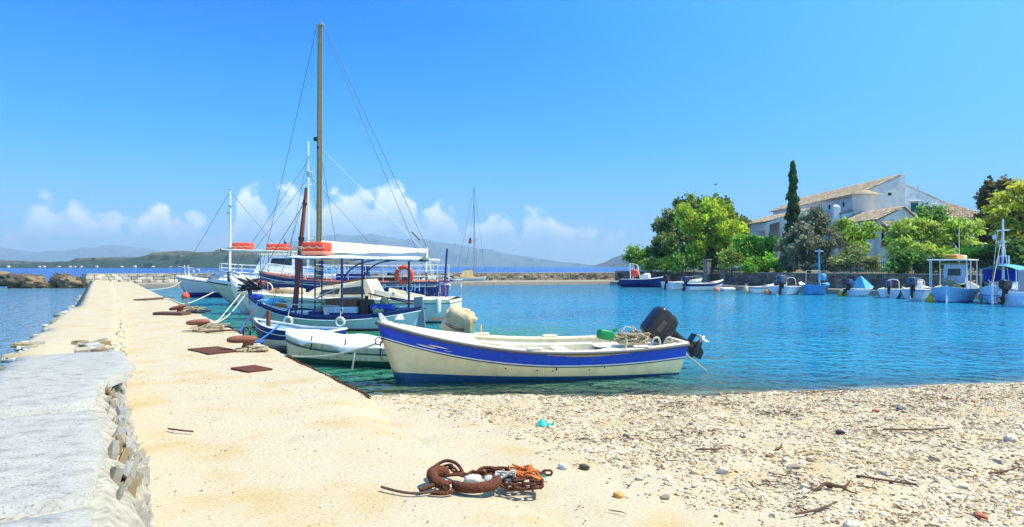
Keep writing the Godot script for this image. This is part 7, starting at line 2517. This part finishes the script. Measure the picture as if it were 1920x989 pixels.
func tiles(root: Node, a: Vector3, b: Vector3, c: Vector3, d: Vector3) -> void:
	# a roof slope of rounded tiles: a, b along the eave, c, d along the ridge (c above b)
	var st := ms()
	st.set_smooth_group(-1)
	var w := a.distance_to(b)
	var l := a.distance_to(d)
	var nrm := (b - a).cross(d - a).normalized()
	if nrm.y < 0.0:
		nrm = -nrm
	var nc := int(w / 0.30)
	var nr := maxi(3, int(l / 0.42))
	var tones := [Color(0.52, 0.38, 0.23), Color(0.58, 0.45, 0.28), Color(0.44, 0.31, 0.19), Color(0.62, 0.50, 0.34), Color(0.36, 0.26, 0.17)]
	var pt := func(u: float, v: float, h: float) -> Vector3: return a.lerp(b, u).lerp(d.lerp(c, u), v) + nrm * h
	for j in nc:
		for i in nr:
			var col: Color = tones[rng.randi() % 5]
			var k := rr(0.85, 1.15)
			st.set_color(Color(col.r * k, col.g * k, col.b * k))
			var v0 := float(i) / nr - 0.02
			var v1 := float(i + 1) / nr
			var lift := rr(0.0, 0.02)
			for q in 4:
				var u0 := (j + q / 4.0) / nc
				var u1 := (j + (q + 1) / 4.0) / nc
				var h0: float = 0.10 * sin(PI * q / 4.0)
				var h1: float = 0.10 * sin(PI * (q + 1) / 4.0)
				quad(st, pt.call(u0, v0, h0 + 0.06 + lift), pt.call(u1, v0, h1 + 0.06 + lift), pt.call(u1, v1, h1 + 0.02), pt.call(u0, v1, h0 + 0.02))
				if i == 0:
					quad(st, pt.call(u0, v0, -0.03), pt.call(u1, v0, -0.03), pt.call(u1, v0, h1 + 0.06 + lift), pt.call(u0, v0, h0 + 0.06 + lift))
	tag(obj("roof_tiles", st, mats.roof_tile, root), "", "", "", "stuff")


func prism(root: Node, called: String, poly: Array, z0: float, z1: float, m: Material) -> void:
	# an outline in x and y pushed back from z0 to z1
	var st := ms()
	st.set_smooth_group(-1)
	var mid := Vector3.ZERO
	for p in poly:
		mid += Vector3(p.x, p.y, (z0 + z1) * 0.5) / poly.size()
	for i in poly.size():
		var p: Vector2 = poly[i]
		var q: Vector2 = poly[(i + 1) % poly.size()]
		quad_out(st, Vector3(p.x, p.y, z0), Vector3(q.x, q.y, z0), Vector3(q.x, q.y, z1), Vector3(p.x, p.y, z1), mid)
	for z in [z0, z1]:
		for i in range(1, poly.size() - 1):
			tri_out(st, Vector3(poly[0].x, poly[0].y, z), Vector3(poly[i].x, poly[i].y, z), Vector3(poly[i + 1].x, poly[i + 1].y, z), mid)
	obj(called, st, m, root)


func build_villa() -> void:
	var o := thing("villa", "large white villa with tan tiled roofs and green shutters above the harbour", "villa", Vector3(41, 2.0, -74), 0.0)
	var off := -o.position
	var h := o      # parts are laid out in the world's axes and moved to the villa's base at the end
	var W: Material = mats.plaster
	var st: SurfaceTool
	prism(h, "gable_wall", [Vector2(39.6, 1.5), Vector2(44.3, 1.5), Vector2(44.3, 12.75), Vector2(39.6, 10.7)], -75.0, -101.0, mats.plaster_old)
	tiles(h, Vector3(39.15, 10.55, -101.2), Vector3(39.15, 10.55, -74.9), Vector3(44.1, 12.68, -74.9), Vector3(44.1, 12.68, -101.2))
	prism(h, "right_wall", [Vector2(44.32, 1.5), Vector2(49.2, 1.5), Vector2(49.2, 9.45), Vector2(44.32, 11.65)], -75.5, -98.0, W)
	prism(h, "coping", [Vector2(44.34, 11.66), Vector2(49.3, 9.44), Vector2(49.3, 9.58), Vector2(44.34, 11.82)], -75.4, -75.9, mats.plaster_old)
	prism(h, "lower_wall", [Vector2(36.4, 1.5), Vector2(40.4, 1.5), Vector2(40.4, 6.7), Vector2(38.8, 8.1), Vector2(36.4, 6.95)], -67.6, -75.0, W)
	prism(h, "gable_front", [Vector2(36.4, 6.45), Vector2(40.4, 6.45), Vector2(40.4, 6.7), Vector2(38.8, 8.1), Vector2(36.4, 6.95)], -66.0, -67.59, W)
	prism(h, "lower_front", [Vector2(36.4, 1.5), Vector2(40.4, 1.5), Vector2(40.4, 4.3), Vector2(36.4, 4.3)], -66.0, -67.59, W)
	prism(h, "side_post", [Vector2(36.4, 4.3), Vector2(36.62, 4.3), Vector2(36.62, 6.45), Vector2(36.4, 6.45)], -66.0, -67.59, W)
	prism(h, "side_wall", [Vector2(38.5, 4.3), Vector2(40.4, 4.3), Vector2(40.4, 6.45), Vector2(38.5, 6.45)], -66.0, -67.59, W)
	tiles(h, Vector3(36.1, 6.92, -75.0), Vector3(36.1, 6.92, -65.8), Vector3(38.8, 8.2, -65.8), Vector3(38.8, 8.2, -75.0))
	tiles(h, Vector3(40.7, 6.55, -65.8), Vector3(40.7, 6.55, -75.0), Vector3(38.8, 8.2, -75.0), Vector3(38.8, 8.2, -65.8))
	tiles(h, Vector3(36.5, 6.15, -64.9), Vector3(40.6, 6.15, -64.9), Vector3(40.6, 6.62, -65.98), Vector3(36.5, 6.75, -65.98))
	# niche behind the flower boxes
	st = ms()
	lathe(st, Transform3D(Basis(Vector3.RIGHT, PI / 2), Vector3(37.45, 5.35, -67.57)) * Transform3D(Basis.from_scale(Vector3(1, 1, 1.5)), Vector3.ZERO), [Vector2(0.001, 0.03), Vector2(0.24, 0.03), Vector2(0.26, 0.0)], 14)
	obj("niche_window", st, mats.dark, h)
	for k in 2:
		st = ms()
		box(st, at3(37.0 + k * 0.86, 4.52, -65.98), Vector3(0.8, 0.40, 0.36), 0.03)
		obj("flower_box", st, mats.terracotta, h)
	st = ms()
	for k in 60:
		ell(st, at3(rr(36.65, 38.2), 4.76 + rr(0, 0.3), -66.0 + rr(-0.15, 0.15), rr(0, 6)), Vector3(0.3, 0.16, 0.12), 5, 3)
	tag(obj("box_plants", st, mat("box_plant", lin(0.02, 0.055, 0.016), 0.8), h), "", "", "", "stuff")
	# shuttered windows
	for q in [[45.2, 46.05, 8.45, 9.55], [47.7, 48.15, 8.3, 9.2]]:
		var f := [Vector3(q[0], q[2], -75.5), Vector3(q[1], q[2], -75.5), Vector3(q[1], q[3], -75.5), Vector3(q[0], q[3], -75.5)]
		var win := pivot("window", h, Transform3D())
		pane(win, "frame", f, -0.14, -0.10, 1.14, 1.10, mats.plaster_old, 0.02)
		for k in 2:
			pane(win, "shutter", f, 0.02 + 0.5 * k, 0.02, 0.48 + 0.5 * k, 0.98, mats.shutter, 0.06)
		st = ms()
		box(st, at3((q[0] + q[1]) / 2, q[3] + 0.16, -75.44), Vector3((q[1] - q[0]) * 1.5, 0.08, 0.24), 0.02)
		obj("hood", st, mats.plaster_old, win)
	var vent := [Vector3(42.35, 10.3, -75.0), Vector3(42.75, 10.3, -75.0), Vector3(42.75, 10.6, -75.0), Vector3(42.35, 10.6, -75.0)]
	pane(h, "vent", vent, 0, 0, 1, 1, mats.dark, 0.01)
	rail(h, "flue", [Vector3(46.6, 10.4, -76.5), Vector3(46.6, 11.7, -76.5)], 0.09, mats.alloy, 8)
	# round stair tower, chimney and lean-to on the left side
	st = ms()
	lathe(st, at3(39.75, 0, -74.9), [Vector2(1.3, 4.0), Vector2(1.3, 10.15), Vector2(1.42, 10.2), Vector2(1.42, 10.3)], 28)
	obj("stair_tower", st, W, h)
	st = ms()
	lathe(st, at3(39.75, 0, -74.9), [Vector2(1.55, 10.26), Vector2(1.52, 10.36), Vector2(0.3, 10.85), Vector2(0.01, 10.9)], 28)
	st.set_smooth_group(-1)
	obj("tower_roof", st, mat("roof_plain", lin(0.50, 0.37, 0.23), 0.9, 0.0, T.fine, Vector3.ONE * 1.5), h)
	st = ms()
	box(st, at3(36.9, 7.6, -75.9), Vector3(0.75, 3.0, 0.75), 0.05)
	obj("chimney", st, W, h)
	st = ms()
	ell(st, at3(36.9, 9.1, -75.9), Vector3(0.75, 0.5, 0.75), 14, 8)
	obj("chimney_cap", st, W, h)
	prism(h, "lean_to", [Vector2(37.3, 1.5), Vector2(39.59, 1.5), Vector2(39.59, 8.7), Vector2(37.3, 8.2)], -75.3, -77.2, W)
	tiles(h, Vector3(37.2, 8.25, -77.3), Vector3(37.2, 8.25, -75.2), Vector3(39.6, 8.8, -75.2), Vector3(39.6, 8.8, -77.3))
	for q in [[39.58, 9.7, -79.5], [39.58, 9.7, -83.0], [39.58, 9.3, -87.0]]:
		var f := [Vector3(q[0], q[1] - 0.25, q[2] - 0.2), Vector3(q[0], q[1] - 0.25, q[2] + 0.2), Vector3(q[0], q[1] + 0.25, q[2] + 0.2), Vector3(q[0], q[1] + 0.25, q[2] - 0.2)]
		pane(h, "small_window", f, 0, 0, 1, 1, mats.dark, 0.015)
	# tall window and pipe on the lower left wall
	var wf := [Vector3(36.4, 3.6, -69.4), Vector3(36.4, 3.6, -68.5), Vector3(36.4, 5.3, -68.5), Vector3(36.4, 5.3, -69.4)]
	var lw := pivot("window", h, Transform3D())
	pane(lw, "frame", wf, -0.1, -0.06, 1.1, 1.06, mats.plaster_old, 0.02)
	for k in 2:
		pane(lw, "shutter", wf, 0.02 + 0.5 * k, 0.02, 0.48 + 0.5 * k, 0.98, mats.shutter, 0.06)
	rail(h, "downpipe", [Vector3(36.3, 6.85, -66.5), Vector3(36.3, 2.0, -66.5)], 0.05, mats.plaster_old, 6)
	# loggia at the left end
	prism(h, "loggia_back", [Vector2(33.5, 1.5), Vector2(39.59, 1.5), Vector2(39.59, 9.2), Vector2(33.5, 8.3)], -84.0, -96.0, W)
	tiles(h, Vector3(29.8, 7.55, -92.0), Vector3(29.8, 7.55, -78.4), Vector3(36.4, 9.35, -78.4), Vector3(36.4, 9.35, -92.0))
	prism(h, "loggia_beam", [Vector2(30.0, 7.15), Vector2(36.4, 8.9), Vector2(36.4, 9.3), Vector2(30.0, 7.5)], -78.6, -79.1, W)
	prism(h, "loggia_side", [Vector2(29.95, 6.6), Vector2(30.35, 6.6), Vector2(30.35, 7.5), Vector2(29.95, 7.5)], -79.1, -91.5, W)
	for q in [[30.2, -78.9], [32.0, -78.9], [34.4, -78.9], [30.2, -85.0], [30.2, -91.0]]:
		st = ms()
		lathe(st, at3(q[0], 0, q[1]), [Vector2(0.30, 1.8), Vector2(0.20, 2.2), Vector2(0.19, 6.3), Vector2(0.30, 6.5), Vector2(0.32, 7.2 + (q[0] - 30.0) * 0.26)], 14)
		obj("column", st, W, h)
	# arch between the first two columns
	st = ms()
	st.set_smooth_group(-1)
	for k in 12:
		var t0 := PI * k / 12.0
		var t1 := PI * (k + 1) / 12.0
		var c := Vector3(33.2, 5.6, -78.75)
		var p0 := c + Vector3(-cos(t0) * 1.05, sin(t0) * 1.05, 0)
		var p1 := c + Vector3(-cos(t1) * 1.05, sin(t1) * 1.05, 0)
		var q0 := Vector3(p0.x, 7.25 + (p0.x - 30.0) * 0.27, p0.z)
		var q1 := Vector3(p1.x, 7.25 + (p1.x - 30.0) * 0.27, p1.z)
		var dz := Vector3(0, 0, -0.3)
		hexa(st, [p0, p1, p1 + dz, p0 + dz, q0, q1, q1 + dz, q0 + dz])
	obj("arch", st, W, h)
	prism(h, "right_wing", [Vector2(47.6, 1.5), Vector2(52.6, 1.5), Vector2(52.6, 7.7), Vector2(47.6, 7.7)], -73.0, -86.0, W)
	tiles(h, Vector3(47.3, 7.6, -72.7), Vector3(52.9, 7.6, -72.7), Vector3(52.0, 9.8, -79.5), Vector3(47.3, 9.8, -79.5))
	tiles(h, Vector3(52.9, 7.6, -72.7), Vector3(52.9, 7.6, -86.2), Vector3(52.0, 9.8, -80.5), Vector3(52.0, 9.8, -79.5))
	for part in o.get_children():
		part.position += off
	# a swallow high over the garden
	var bird := thing("bird", "tiny dark bird flying above the yellow green tree", "bird", Vector3(21.39, 10.92, -70.0), 0.4)
	st = ms()
	ell(st, Transform3D(), Vector3(0.34, 0.10, 0.10), 10, 6)
	obj("body", st, mats.dark, bird)
	for s in [1.0, -1.0]:
		st = ms()
		hexa(st, [Vector3(-0.06, 0.0, 0.0), Vector3(0.08, 0.0, 0.0), Vector3(0.02, 0.10, s * 0.34), Vector3(-0.04, 0.10, s * 0.34), Vector3(-0.06, 0.02, 0.0), Vector3(0.08, 0.02, 0.0), Vector3(0.02, 0.11, s * 0.34), Vector3(-0.04, 0.11, s * 0.34)])
		obj("wing", st, mats.dark, bird)



func _ready() -> void:
	rng.seed = 77
	fn.noise_type = FastNoiseLite.TYPE_SIMPLEX_SMOOTH
	fn.frequency = 0.05
	fn.fractal_octaves = 3
	fn.seed = 3
	make_textures()
	make_materials()
	setup()
	build_hills()
	build_water()
	build_beach()
	build_jetty()
	build_quays()
	build_rocks()
	build_blue_boat()
	build_covered_boat()
	build_tender()
	build_caique()
	build_sailboat()
	build_navy_boat()
	build_back_boats()
	build_far_boats()
	build_buoys()
	build_villa()
	build_garden()
	build_gear()
	build_pebbles()
